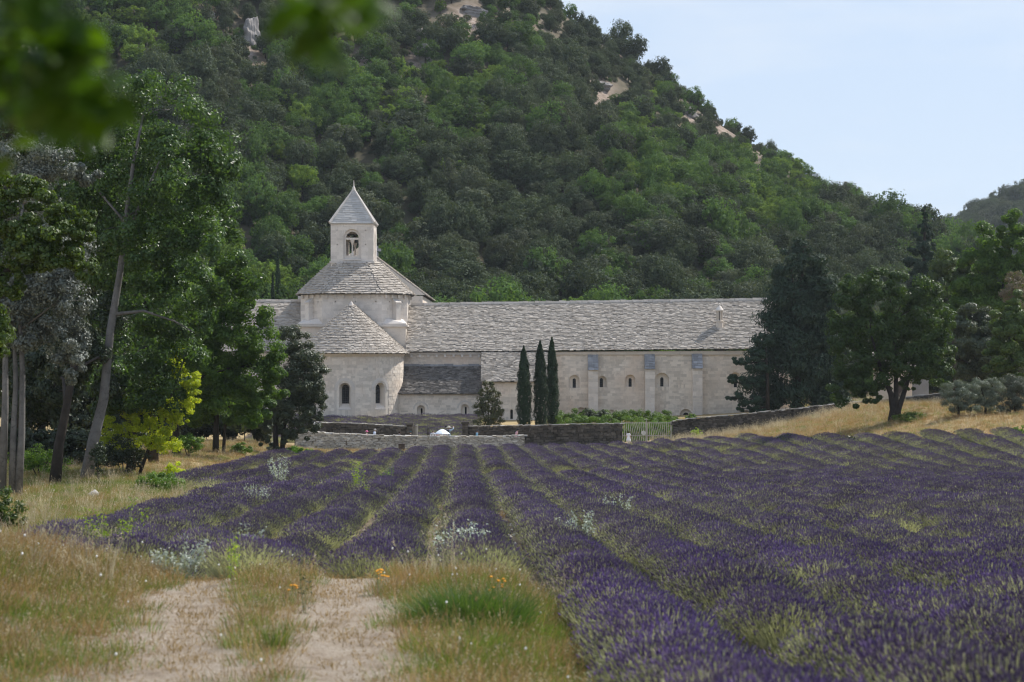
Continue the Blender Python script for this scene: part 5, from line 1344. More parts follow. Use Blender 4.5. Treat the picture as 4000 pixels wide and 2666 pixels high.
# ================================================================== TREES AROUND THE FIELD
def stem_px(pts, d, r0, r1):
    P = [W(a, b, d + (c[0] if c else 0)) for a, b, *c in pts]; k = len(P)
    P[0].z = min(P[0].z, T(P[0].x, P[0].y) - .05) if abs(P[0].z - T(P[0].x, P[0].y)) < 2.5 else P[0].z
    return P, [r0 + (r1 - r0) * i / (k - 1) for i in range(k)]
def ground_base(px_, py_, d):
    x = ux(px_, d); return Vector((x, d, T(x, d)))
def stems_from(basepx, d, paths):
    """Trunks given by photograph points; each starts at the ground below its first point."""
    out_ = []
    for pts, r0, r1 in paths:
        P = [W(a, b, d) for a, b in pts]; g = T(P[0].x, d)
        P[0].z = g - .15
        out_.append((P, [r0 + (r1 - r0) * (i / (len(P) - 1)) ** .8 for i in range(len(P))]))
    return out_

# -- left group
d = 86; st = stems_from(0, d, [([(335, 1885), (365, 1720), (405, 1560), (430, 1300), (470, 1060), (490, 870), (520, 640), (560, 450)], .30, .05), ([(478, 980), (540, 820), (620, 640), (700, 500)], .12, .03), ([(440, 1230), (560, 1215), (680, 1255), (760, 1300)], .09, .02)])
st[1][0][0].z = W(478, 980, d).z; st[2][0][0].z = W(440, 1230, d).z
tree('leaning_poplar', 'tall leaning poplar with pale ringed trunk and wide glossy dark crown', 'tree', st[0][0][0], st, px_lobes([(300, 690, 170, 140, 3), (330, 900, 170, 150, 3), (440, 980, 180, 140, 3), (450, 420, 150, 120), (600, 410, 170, 130, 1), (740, 520, 150, 140), (850, 620, 110, 130), (380, 560, 170, 160, 3), (540, 600, 190, 150, 2), (700, 690, 190, 150, -1), (480, 780, 210, 140, 2), (830, 760, 100, 110), (640, 860, 170, 110, 1),
      (560, 960, 150, 90, -1), (850, 930, 110, 90, -1), (930, 1010, 90, 90), (720, 1000, 130, 80), (600, 1060, 120, 80), (900, 1120, 110, 80), (760, 1150, 130, 90), (640, 1200, 120, 110, 2), (560, 1330, 120, 110, 3), (680, 1370, 110, 130, 3), (560, 1480, 130, 110, 4), (650, 1520, 90, 100, 4)], d), 74000, .165, MT['poplar_leaf'], MT['pale_bark'], 301, clump=.40, nclump=20, shell=.5)
d = 73; st = stems_from(0, d, [([(70, 1925), (85, 1700), (88, 1450), (80, 1290), (60, 1050), (90, 800)], .16, .04), ([(48, 1930), (52, 1700), (62, 1500), (55, 1300), (30, 1000)], .15, .05), ([(5, 1915), (20, 1600), (22, 1300), (10, 1000)], .17, .06)])
tree('silver_poplar', 'clump of three pale spotted poplar trunks with silver-grey foliage at the left edge', 'tree', st[0][0][0], st, px_lobes([(120, 620, 120, 90), (210, 680, 110, 100), (80, 800, 120, 110, 2), (230, 1010, 110, 120), (120, 1100, 150, 120), (250, 1180, 100, 110), (90, 1270, 110, 90), (230, 1320, 110, 90), (270, 1420, 70, 80), (20, 1150, 90, 140), (330, 960, 70, 70, 2), (330, 640, 60, 80, 3)], d), 48000, .11, MT['silver_leaf'], MT['pale_bark'], 302, clump=.42, nclump=20, shell=.5)
d = 82; st = stems_from(0, d, [([(212, 1890), (230, 1740), (258, 1600), (285, 1450), (300, 1250)], .26, .10)])
tree('poplar', 'shaded poplar with a dark leaning trunk between the silver clump and the leaning poplar', 'tree', st[0][0][0], st, px_lobes([(300, 1380, 120, 110, 4), (200, 1480, 110, 130, 5), (150, 1560, 90, 90, 5), (370, 1450, 100, 110, 5), (330, 1250, 130, 110, 5)], d), 26000, .16, MT['dark_leaf'], MT['bark'], 303, clump=.45, nclump=14)
d = 92; st = stems_from(0, d, [([(512, 1880), (512, 1700), (505, 1600), (510, 1400)], .24, .12)])
tree('ash_tree', 'dark straight-trunked tree under the poplar beside the yellow acacia', 'tree', st[0][0][0], st, px_lobes([(520, 1500, 130, 120), (430, 1420, 120, 120, 3), (600, 1440, 130, 120, 2), (470, 1600, 100, 70, 1), (580, 1600, 100, 70, 1), (640, 1330, 90, 90, 3)], d), 34000, .17, MT['poplar_leaf'], MT['bark'], 304, clump=.42, nclump=16)
d = 106; st = stems_from(0, d, [([(60, 1850), (80, 1500), (100, 900), (110, 400)], .35, .10)])
tree('dark_oak', 'tall dark oak filling the upper left corner behind the silver poplars', 'tree', st[0][0][0], st, px_lobes([(60, 330, 150, 140), (190, 440, 140, 140), (40, 560, 160, 160), (260, 560, 120, 120), (120, 760, 180, 160), (300, 780, 120, 120), (60, 1000, 160, 160), (280, 1000, 140, 130), (150, 1250, 190, 170), (330, 1240, 120, 140), (60, 1480, 130, 140)], d), 32000, .31, MT['dark_leaf'], MT['bark'], 305, clump=.42, nclump=16)
d = 55; st = [([W(-160, 1990, d), W(-140, 1500, d), W(-100, 1150, d), W(-60, 900, d)], [.22, .18, .12, .06]), ([W(-100, 1130, d), W(60, 1040, d), W(200, 1050, d), W(320, 960, d)], [.09, .07, .05, .02])]
st[0][0][0].z = T(st[0][0][0].x, d) - .2
tree('oak_tree', 'nearer oak reaching in from the left edge with bright green lobed leaves', 'tree', st[0][0][0], st, px_lobes([(70, 740, 110, 60), (200, 800, 90, 60), (40, 860, 110, 80), (150, 910, 110, 70), (280, 900, 80, 60), (330, 840, 40, 30), (90, 1000, 120, 70), (230, 1000, 110, 60), (340, 1050, 60, 40), (20, 1100, 80, 60), (-40, 1300, 80, 120)], d), 26000, .12, MT['oak_leaf'], MT['bark'], 306, clump=.36, nclump=18, shell=.4)
d = 90; st = stems_from(0, d, [([(535, 1870), (600, 1700), (680, 1520), (720, 1400)], .09, .03)])
tree('golden_acacia', 'yellow-green acacia glowing in the sun beside the dark tree trunks', 'tree', st[0][0][0], st, px_lobes([(725, 1480, 60, 45), (690, 1420, 45, 50), (745, 1540, 45, 40), (700, 1350, 28, 40), (690, 1590, 70, 40), (640, 1640, 60, 45), (590, 1700, 70, 45), (640, 1730, 70, 35), (560, 1640, 40, 40), (520, 1590, 60, 60, 2), (600, 1570, 60, 50, 2), (710, 1640, 30, 18), (480, 1720, 60, 60, 1), (430, 1690, 40, 60, 1)], d), 20000, .12, MT['acacia_leaf'], MT['bark'], 307, clump=.36, nclump=16, aspect=.42)
d = 116; st = stems_from(0, d, [([(690, 1770), (686, 1650), (700, 1500), (760, 1350)], .28, .08)])
tree('maple_tree', 'broad mid-green tree rising to the left roof end, left of the holm oak', 'tree', st[0][0][0], st, px_lobes([(850, 1180, 110, 80), (950, 1230, 90, 90), (780, 1280, 110, 100), (900, 1340, 120, 90), (1020, 1370, 90, 80), (1070, 1440, 60, 60), (820, 1450, 130, 90), (960, 1480, 110, 80), (740, 1400, 90, 90), (1040, 1540, 70, 50), (880, 1560, 110, 60), (960, 1620, 70, 50), (780, 1560, 80, 70), (720, 1500, 70, 90)], d), 54000, .175, MT['maple_leaf'], MT['bark'], 308, clump=.38, nclump=18)
d = 124; st = stems_from(0, d, [([(842, 1745), (845, 1640), (850, 1520), (880, 1400)], .22, .08), ([(872, 1740), (880, 1640), (900, 1560)], .12, .06)])
tree('shade_tree', 'shaded tree with a straight dark trunk on the bank behind the maple', 'tree', st[0][0][0], st, px_lobes([(850, 1500, 120, 90), (930, 1580, 100, 70), (780, 1580, 90, 70), (1010, 1600, 70, 60)], d), 24000, .2, MT['maple_leaf'], MT['bark'], 309, clump=.42, nclump=14)
d = 136; st = stems_from(0, d, [([(1080, 1775), (1075, 1680), (1085, 1600), (1110, 1500)], .22, .07), ([(1100, 1775), (1108, 1680), (1125, 1580), (1160, 1450)], .2, .06)])
tree('holm_oak', 'dense dark holm oak with twin trunks in front of the apse corner', 'tree', st[0][0][0], st, px_lobes([(1140, 1330, 60, 50), (1170, 1390, 80, 60), (1120, 1430, 80, 70), (1215, 1450, 60, 60), (1180, 1500, 90, 70), (1240, 1520, 38, 50), (1120, 1540, 90, 70), (1210, 1570, 60, 50), (1160, 1610, 80, 60), (1090, 1600, 60, 60), (1220, 1630, 40, 30), (1190, 1680, 60, 40), (1130, 1680, 50, 40), (1060, 1680, 40, 50), (1070, 1740, 50, 30)], d), 46000, .145, MT['holm_leaf'], MT['bark'], 310, clump=.36, nclump=20)
d = 102; st = stems_from(0, d, [([(600, 1800), (590, 1500), (560, 1100), (540, 700)], .28, .08)])
tree('poplar', 'second dark poplar standing close behind the leaning poplar and filling its crown', 'tree', st[0][0][0], st, px_lobes([(520, 620, 150, 150), (640, 780, 170, 150), (430, 830, 160, 150), (760, 950, 140, 130), (560, 1000, 190, 150), (420, 1120, 150, 140), (700, 1150, 160, 130), (860, 1080, 90, 90), (620, 1300, 150, 120)], d), 34000, .22, MT['poplar_leaf'], MT['bark'], 311, clump=.42, nclump=18)
# background trees that close the left side
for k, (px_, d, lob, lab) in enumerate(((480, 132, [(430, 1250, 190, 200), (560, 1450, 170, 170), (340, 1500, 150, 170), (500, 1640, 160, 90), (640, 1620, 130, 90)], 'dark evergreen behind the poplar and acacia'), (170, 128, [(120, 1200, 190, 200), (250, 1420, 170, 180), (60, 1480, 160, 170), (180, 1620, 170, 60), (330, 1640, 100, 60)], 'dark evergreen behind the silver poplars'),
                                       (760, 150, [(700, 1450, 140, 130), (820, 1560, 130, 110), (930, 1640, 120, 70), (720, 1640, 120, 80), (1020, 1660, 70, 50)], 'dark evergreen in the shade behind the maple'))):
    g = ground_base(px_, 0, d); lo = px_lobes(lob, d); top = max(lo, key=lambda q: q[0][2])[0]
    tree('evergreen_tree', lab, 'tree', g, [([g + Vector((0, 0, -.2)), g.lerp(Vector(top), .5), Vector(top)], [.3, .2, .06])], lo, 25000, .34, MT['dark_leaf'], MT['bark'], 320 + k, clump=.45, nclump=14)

# -- trees by the abbey
tree('round_shrub', 'loose conical olive-brown shrub before the low chapel, left of the cypresses', 'shrub', ground_base(1907, 1660, 178), [([ground_base(1907, 0, 178) + Vector((0, 0, -.1)), W(1907, 1590, 178), W(1905, 1500, 178)], [.09, .06, .015])] + [([ground_base(1907, 0, 178) + Vector((0, 0, .3)), W(1907 + a, 1600, 178), W(1907 + b, 1530, 178)], [.05, .035, .012]) for a, b in ((-25, -38), (28, 42), (-10, -14), (14, 22))],
     px_lobes([(1905, 1510, 22, 22), (1890, 1540, 30, 24), (1928, 1545, 30, 26), (1905, 1575, 40, 28), (1875, 1600, 26, 30), (1942, 1600, 24, 34), (1908, 1620, 46, 28), (1890, 1648, 40, 16), (1935, 1645, 30, 18), (1892, 1500, 8, 16), (1925, 1512, 7, 18)], 178), 7500, .15, MT['brown_shrub_leaf'], MT['bark'], 330, clump=.4, nclump=14, limbs=0)
for k, (px_, yt, wpx, d, lab) in enumerate(((2047, 1352, 54, 179, 'leftmost and shortest of the three tall cypresses before the abbey wall'), (2111, 1331, 52, 180, 'middle of the three tall cypresses before the abbey wall'), (2157, 1317, 46, 181.5, 'rightmost and tallest of the three tall cypresses before the abbey wall'))):
    cypress(lab, px_, yt, ground_base(px_, 0, d), wpx, 340 + k, group='cypresses before the abbey wall', n=15000, leaf=.15)
# big dark conifer and pine at its foot
d = 187; g = ground_base(3110, 0, d)
lo = [(3140, 965, 38, 40), (3110, 1010, 50, 50), (3175, 1030, 50, 60), (3090, 1090, 70, 70), (3190, 1110, 70, 80), (3130, 1150, 100, 80), (3060, 1190, 80, 80), (3215, 1210, 70, 80), (3120, 1260, 130, 90), (3040, 1300, 90, 80), (3220, 1310, 80, 80), (3130, 1370, 140, 90), (3010, 1400, 80, 70), (3240, 1420, 70, 80), (3110, 1470, 150, 90), (2990, 1500, 80, 70), (3250, 1510, 60, 70), (3120, 1550, 150, 50), (3000, 1575, 80, 30), (3230, 1570, 80, 30), (3280, 1500, 50, 60), (3275, 1570, 50, 30)]
tree('dark_conifer', 'huge broad dark blue-green conifer covering the right end of the abbey', 'tree', g, [([g + Vector((0, 0, -.3)), W(3120, 1300, d), W(3140, 960, d)], [.5, .3, .05])], px_lobes(lo, d), 54000, .39, MT['conifer_leaf'], MT['conifer_bark'], 350, clump=.46, nclump=20, aspect=.34, droop=-.9, shell=.4)
d = 184; g = ground_base(3000, 0, d)
tree('pine_tree', 'dark pine with layered branches reaching left from the foot of the big conifer', 'tree', g, [([g + Vector((0, 0, -.3)), W(2998, 1480, d), W(2990, 1330, d)], [.22, .15, .04])] + [([W(2998, y_, d), W(2930, y_ + 10, d), W(x_, y_ + 4, d)], [.08, .05, .02]) for x_, y_ in ((2890, 1410), (2850, 1490), (2850, 1550), (2890, 1590))],
     px_lobes([(2985, 1330, 40, 26), (2950, 1390, 45, 20), (2900, 1412, 38, 16), (2960, 1440, 50, 20), (2880, 1482, 36, 17), (2940, 1500, 50, 20), (2870, 1548, 38, 15), (2935, 1562, 50, 18), (2905, 1592, 34, 13), (2960, 1600, 40, 15)], d), 26000, .2, MT['conifer_leaf'], MT['conifer_bark'], 351, clump=.32, nclump=18, aspect=.3, limbs=0)
# round oak on the bank
d = 140; st = stems_from(0, d, [([(3485, 1690), (3490, 1600), (3480, 1540), (3440, 1440), (3400, 1300)], .36, .07), ([(3500, 1690), (3510, 1600), (3550, 1480), (3590, 1360)], .30, .07), ([(3492, 1690), (3500, 1580), (3500, 1440), (3490, 1250)], .3, .07)])
tree('oak_tree', 'round-crowned oak with forked dark trunk on the dry grass bank at right', 'tree', st[0][0][0], st, px_lobes([(3340, 1130, 70, 60), (3440, 1110, 70, 60), (3550, 1130, 80, 70), (3620, 1170, 70, 70), (3320, 1220, 80, 80), (3430, 1200, 90, 80), (3530, 1240, 90, 80), (3640, 1270, 80, 80), (3300, 1320, 70, 80), (3400, 1310, 100, 80), (3520, 1340, 100, 80), (3650, 1370, 80, 80), (3330, 1410, 80, 60), (3450, 1410, 90, 70), (3570, 1430, 90, 60), (3690, 1400, 40, 40), (3650, 1470, 70, 45), (3400, 1480, 80, 50), (3560, 1500, 40, 25), (3340, 1490, 60, 40), (3320, 1555, 60, 40), (3400, 1545, 50, 35), (3280, 1480, 50, 50), (3440, 1510, 40, 26), (3530, 1450, 50, 30)], d), 54000, .195, MT['bank_oak_leaf'], MT['bark'], 352, clump=.36, nclump=18)
# pointed conifer behind
d = 236; g = ground_base(3612, 0, d)
tree('pointed_conifer', 'pointed dark conifer with a jagged outline against the sky gap', 'tree', g, [([g + Vector((0, 0, -.3)), W(3612, 1050, d), W(3612, 812, d)], [.5, .3, .03])], px_lobes([(3612, 825, 9, 22), (3613, 862, 18, 24), (3606, 885, 22, 16), (3622, 905, 26, 18), (3600, 925, 32, 20), (3625, 955, 38, 24), (3590, 975, 40, 22), (3640, 1000, 40, 28), (3585, 1030, 50, 30), (3640, 1060, 50, 34), (3590, 1095, 60, 36), (3650, 1120, 50, 40), (3610, 1160, 80, 50)], d), 24000, .36, MT['conifer_leaf'], MT['conifer_bark'], 353, clump=.36, nclump=16, aspect=.4, limbs=0)
# trees at the right edge
def simple_tree(name, label, px_, d, lob, n_, leaf, mk, seed, cat='tree', r=.22, bark='bark', **kw):
    g = ground_base(px_, 0, d); lo = px_lobes(lob, d); cz = max(q[0][2] for q in lo)
    tree(name, label, cat, g, [([g + Vector((0, 0, -.2)), Vector((g.x, d, g.z * .6 + cz * .4)), Vector((lo[0][0][0], d, cz))], [r, r * .7, r * .2])], lo, n_, leaf, MT[mk], MT[bark], seed, **kw)
simple_tree('broadleaf_tree', 'tall bright green tree at the right edge behind the olive bushes', 3890, 172, [(3950, 880, 60, 60), (3880, 950, 80, 80), (3970, 980, 80, 90), (3830, 1040, 80, 80), (3920, 1080, 100, 90), (3780, 1130, 70, 80), (3860, 1180, 100, 80), (4010, 1100, 70, 90), (3760, 1210, 60, 60)], 50000, .23, 'maple_leaf', 360, clump=.38, nclump=16)
simple_tree('broadleaf_tree', 'darker green tree between the pointed conifer and the tall bright tree', 3730, 200, [(3720, 1030, 70, 60), (3690, 1100, 70, 70), (3770, 1110, 70, 70), (3720, 1180, 90, 70), (3660, 1160, 50, 60)], 28000, .25, 'oak_leaf', 361, clump=.4, nclump=14)
simple_tree('grey_oak', 'soft grey-green tree right of the round oak above the olive bushes', 3830, 160, [(3800, 1250, 80, 55), (3870, 1260, 80, 60), (3770, 1330, 80, 70), (3860, 1350, 100, 70), (3800, 1420, 100, 60), (3900, 1430, 90, 60), (3740, 1410, 50, 60)], 40000, .18, 'holm_leaf', 362, clump=.38, nclump=16)
simple_tree('oak_tree', 'olive-green oak cut by the right edge below the tall bright tree', 3960, 150, [(3970, 1190, 60, 50), (3920, 1270, 60, 60), (3980, 1300, 80, 80), (3930, 1380, 80, 70), (4000, 1430, 80, 70), (3900, 1450, 60, 40)], 32000, .19, 'oak_leaf', 363, clump=.36, nclump=16)
simple_tree('dry_tree', 'half-dead grey-brown tree top at the right edge', 3975, 158, [(3970, 1110, 45, 50), (3990, 1160, 50, 50), (3945, 1150, 35, 40)], 3500, .15, 'grey_brown_leaf', 364, clump=.5, nclump=14)
cypress('thin dark cypress between the pointed conifer and the tall bright tree', 3743, 1085, ground_base(3743, 0, 205), 20, 365, n=4000)
for k, (px_, lob, lab) in enumerate(((3745, [(3730, 1520, 50, 36), (3780, 1535, 45, 34), (3745, 1560, 60, 30), (3720, 1585, 50, 22), (3780, 1588, 50, 22)], 'left olive bush at the end of the climbing wall'), (3850, [(3830, 1510, 48, 34), (3880, 1520, 44, 36), (3850, 1555, 60, 28), (3830, 1585, 50, 24), (3880, 1590, 46, 22)], 'middle olive bush on the dry grass bank'), (3965, [(3940, 1505, 50, 36), (3990, 1510, 40, 40), (3950, 1555, 60, 30), (3940, 1590, 48, 24), (3990, 1588, 40, 24)], 'right olive bush with a bent trunk at the right edge'))):
    simple_tree('olive_bush', lab, px_, 134 + k, lob, 16000, .10, 'olive_leaf', 370 + k, 'bush', .1, clump=.4, nclump=16, aspect=.35)
print('trees done', round(time.time() - T_START, 1))

# ================================================================== LAVENDER
def lavender_bush(seed, n_stem, radius, height, spike_l, spike_r, stem_w, leaves=160, sides=3, flower='spike'):
    """Dome of thin stems, each ending in a flower spike; leafy base."""
    rg = rng_(seed); Vs, F4, F3, m4, m3 = [], [], [], [], []
    q_ = rg.random(n_stem) ** .5; ph = rg.uniform(0, 2 * np.pi, n_stem)
    rr = radius * q_ * rg.uniform(.88, 1.08, n_stem); zz = height * (1 - .42 * q_ ** 2.4) * rg.uniform(.82, 1.08, n_stem)
    tip = np.stack([rr * np.cos(ph), rr * np.sin(ph), zz + .02], 1)
    root = tip * np.array([.30, .30, .05]) + rg.normal(0, .02, (n_stem, 3)); root[:, 2] = np.abs(root[:, 2])
    ax = tip - root; L = np.linalg.norm(ax, axis=1, keepdims=True); ax = ax / L
    ax2 = ax + np.array([0, 0, .35]) + rg.normal(0, .12, (n_stem, 3)); ax2 /= np.linalg.norm(ax2, axis=1, keepdims=True)
    mid = root + ax * L * .5 - np.array([0, 0, .02])
    side = np.cross(ax, rg.normal(size=(n_stem, 3))); side /= np.linalg.norm(side, axis=1, keepdims=True)
    w = stem_w * .5
    # stems: two quads
    V = np.stack([root - side * w, root + side * w, mid + side * w, mid - side * w, tip + side * w * .8, tip - side * w * .8], 1)
    b = np.arange(n_stem)[:, None] * 6
    q = np.concatenate([b + np.array([[0, 1, 2, 3]]), b + np.array([[3, 2, 4, 5]])]); off = 6 * n_stem
    Vs.append(V.reshape(-1, 3)); F4.append(q); m4.append(np.ones(len(q), int))
    # spikes: slim double pyramids
    t2 = np.cross(ax2, side); t2 /= np.linalg.norm(t2, axis=1, keepdims=True); s2 = np.cross(t2, ax2)
    sl = spike_l * rg.uniform(.65, 1.3, (n_stem, 1)); sr = spike_r * rg.uniform(.75, 1.25, (n_stem, 1))
    pts = [tip - ax2 * sl * .05]
    for k in range(sides):
        a = 2 * math.pi * k / sides; pts.append(tip + ax2 * sl * .38 + (s2 * math.cos(a) + t2 * math.sin(a)) * sr)
    pts.append(tip + ax2 * sl)
    V = np.stack(pts, 1); k_ = sides + 2; b = np.arange(n_stem)[:, None] * k_ + off
    f = []
    for k in range(sides):
        f.append(b + np.array([[0, 1 + (k + 1) % sides, 1 + k]])); f.append(b + np.array([[k_ - 1, 1 + k, 1 + (k + 1) % sides]]))
    f = np.concatenate(f); Vs.append(V.reshape(-1, 3)); F3.append(f); dull = (rg.random(n_stem) < np.where(q_ > .74, .55, .06)).astype(int); m3.append(np.tile(dull, 2 * sides)); off += k_ * n_stem
    # leafy base
    th = rg.uniform(0, 1.35, leaves); ph = rg.uniform(0, 2 * np.pi, leaves)
    d = np.stack([np.sin(th) * np.cos(ph), np.sin(th) * np.sin(ph), np.cos(th)], 1)
    P = d * np.array([radius * .58, radius * .58, height * .50]) * rg.uniform(.5, 1, (leaves, 1))
    V, q = leaf_quads(P, d + rg.normal(0, .5, (leaves, 3)), .11, rg, .13, -1.4)
    Vs.append(V); F4.append(q + off); m4.append(np.full(len(q), 2))
    return np_mesh('lavender_bush', np.concatenate(Vs), [np.concatenate(F4), np.concatenate(F3)], [MT[flower], MT['stem'], MT['lav_leaf']], mi=np.concatenate([np.concatenate(m4), np.concatenate(m3)]))
bush_near = [proto('lavender_bush', lavender_bush(400 + k, 820, .70, .68, .054, .0078, .0040, 380, 4, 'rich_spike')) for k in range(4)]
bush_mid = [proto('lavender_bush', lavender_bush(410 + k, 600, .71, .65, .060, .0088, .005, 200, 3)) for k in range(4)]
bush_far = [proto('lavender_bush', lavender_bush(420 + k, 320, .82, .60, .080, .0135, .008, 130, 3)) for k in range(4)]
gap_rng = rng_(77)
# bare or weedy places in the rows: (x, y, radius)
def gp(px_, py_, r, up=.5):
    # ground point under a bush top seen at that pixel
    d = 2.17 * F / (py_ - 1674.0) if py_ > 1845 else None
    if d is None: g = G(px_, py_ + 12); return (g.x, g.y, r)
    return (ux(px_, d), d, r)
GAPS = [gp(880, 2090, 1.3), gp(1160, 2090, .9), gp(1130, 2060, .7), gp(3020, 2480, 1.25), gp(2960, 2560, 1.0), gp(3600, 2040, 1.5), gp(3380, 1960, 1.0), gp(2740, 1930, 1.0), gp(1140, 1880, 1.5), gp(1620, 1950, .5), gp(1480, 1870, 1.2),
        gp(2900, 1940, .8), gp(2480, 1760, 1.6), gp(2700, 1765, 2.2), gp(2580, 1780, 1.4), gp(2850, 1770, 1.8), gp(3000, 1765, 1.6), gp(3150, 1770, 1.2), gp(2330, 1775, 1.2), gp(1750, 1800, 1.5), gp(1600, 1810, 2.0), gp(1400, 1830, 1.8), gp(1950, 1830, 1.6), gp(1250, 1840, 1.5)]
weedpts = []
def row_points(c, d0, d1, step, rg):
    y = np.arange(d0, d1, step); y = y + rg.uniform(-.12, .12, len(y)); x = c - .0257 * y + rg.normal(0, .07, len(y))
    k = np.ones(len(y), bool)
    for gx0, gy0, gr in GAPS: k &= ((x - gx0) ** 2 + ((y - gy0) * .8) ** 2) > gr ** 2 * rg.uniform(.7, 1.1, len(y))
    # break between the two parts of the field
    if -7 < c < 9: k &= ~((y > 100 + .3 * abs(c)) & (y < 104.5 + .3 * abs(c)))
    p = np.where(y > 104, .10, .03) + np.where((y > 142) & (c > 4), .22, 0); k &= rg.random(len(y)) > p
    weedpts.append(np.stack([x[~k], y[~k]], 1))
    return x[k], y[k]
def plant_row(name, label, c_list, parts, group=None, kind=None, cat=None, seed=0):
    """parts: list of (protos, d_from, d_to, step); joined into one scatter."""
    rg = rng_(seed); X, Y, PK, SC = [], [], [], []; protos = []
    for (pr, a, b, step) in parts:
        for c in c_list:
            s0, s1 = row_span(c); lo, hi = max(s0, a), min(s1, b)
            if hi <= lo: continue
            x, y = row_points(c, lo, hi, step, rg); X.append(x); Y.append(y); PK.append(rg.integers(0, 4, len(x)) + len(protos))
            big_ = 1.0 + .10 * (y < 32) * (c > 1)
            slow = .96 + .06 * np.sin(y * .45 + c * 2) + .03 * np.sin(y * 1.3 + c)
            SC.append(rg.uniform(.92, 1.07, len(x)) * slow * big_)
        protos += pr
    X, Y, PK, SC = map(np.concatenate, (X, Y, PK, SC)); keep = np.abs(X) < .32 * Y + 6
    X, Y, PK, SC = X[keep], Y[keep], PK[keep], SC[keep]; k = len(X)
    rot = np.stack([rg.normal(0, .06, k), rg.normal(0.03, .06, k), rg.uniform(0, 6.28, k)], 1)
    scl = np.stack([SC * rg.uniform(.93, 1.07, k), SC * rg.uniform(.93, 1.07, k), SC * rg.uniform(.88, 1.08, k)], 1)
    pts = np.stack([X, Y, TZ(X, Y) - .03], 1)
    if kind == 'stuff': return gn_scatter(name, pts, rot, scl, protos, seed, PK, label, kind, cat, group)
    t = empty(name, (X[0], Y[0], pts[0][2]), label, cat, group)
    # woody, leafy foot of every bush (joined), then the flowering stems
    P, N = [], []
    for (x_, y_, z_), s_ in zip(pts, SC):
        m_ = 70 if y_ < 60 else 24; d = rg.normal(size=(m_, 3)); d[:, 2] = np.abs(d[:, 2]) + .2; d /= np.linalg.norm(d, axis=1, keepdims=True)
        P.append(np.array([x_, y_, z_]) + d * np.array([.46, .46, .30]) * s_ * rg.uniform(.6, 1, (m_, 1))); N.append(d + rg.normal(0, .4, d.shape))
    V, q = leaf_quads(np.concatenate(P), np.concatenate(N), .12, rg, .15, -1.4)
    o = link('leafy_base', np_mesh('leafy_base', V, q, MT['lav_leaf']), t); o['kind'] = 'stuff'
    gn_scatter('flower_stems', pts, rot, scl, protos, seed, PK, None, 'stuff', None, None, t)
    return t
near_rows = {2.03: 'nearest lavender row, its purple clump bulging beside the green tussock', 3.75: 'second nearest lavender row, broken by the straw-coloured gap at bottom right', 5.47: 'third lavender row counted from the green tussock', 7.19: 'fourth lavender row counted from the green tussock', 8.91: 'fifth lavender row counted from the green tussock, with the weedy hole far right',
             .31: 'lavender row just right of the stony furrow, ending behind white-leaved weeds', -1.41: 'lavender row just left of the stony furrow', -3.13: 'second lavender row left of the stony furrow', -4.85: 'third lavender row left of the stony furrow, with bare sandy holes'}
used = []
for j, c in enumerate(ROWS):
    lab = next((v for k, v in near_rows.items() if abs(k - c) < .05), None)
    if lab is None: continue
    used.append(c)
    plant_row('lavender_row', lab, [c], [(bush_near, 9, 36, .27), (bush_mid, 36, 62, .32), (bush_far, 62, 200, .38)], 'lavender rows in front', 'thing', 'lavender row', 500 + j)
plant_row('lavender_field', 'lavender rows running together across the rest of the field', [c for c in ROWS if c not in used] + [ROWS[0] - PITCH], [(bush_near, 9, 34, .28), (bush_mid, 34, 60, .33), (bush_far, 60, 200, .38)], None, 'stuff', 'lavender', 530)
# lavender on the slope under the apse
rg = rng_(540); X, Y = [], []
for yy in np.arange(171.5, 190.5, 1.1):
    x = np.arange(-22.5 , -3.2, .55); X.append(x + rg.uniform(-.2, .2, len(x))); Y.append(np.full(len(x), yy) + rg.uniform(-.25, .25, len(x)))
X = np.concatenate(X); Y = np.concatenate(Y); m = (np.hypot(X - AX, Y - AY) > AR + .9) & ~((X > -12) & (Y > YL - 1.0)) & (rg.random(len(X)) > .12); X, Y = X[m], Y[m]; k = len(X)
s = rg.uniform(.75, 1.15, k)
gn_scatter('garden_lavender', np.stack([X, Y, TZ(X, Y) - .03], 1), np.stack([rg.normal(0, .08, k), rg.normal(0, .08, k), rg.uniform(0, 6.28, k)], 1), np.stack([s, s, s], 1), bush_far, 541, None, 'lavender growing on the slope between garden wall and apse', 'stuff')
print('lavender done', round(time.time() - T_START, 1))

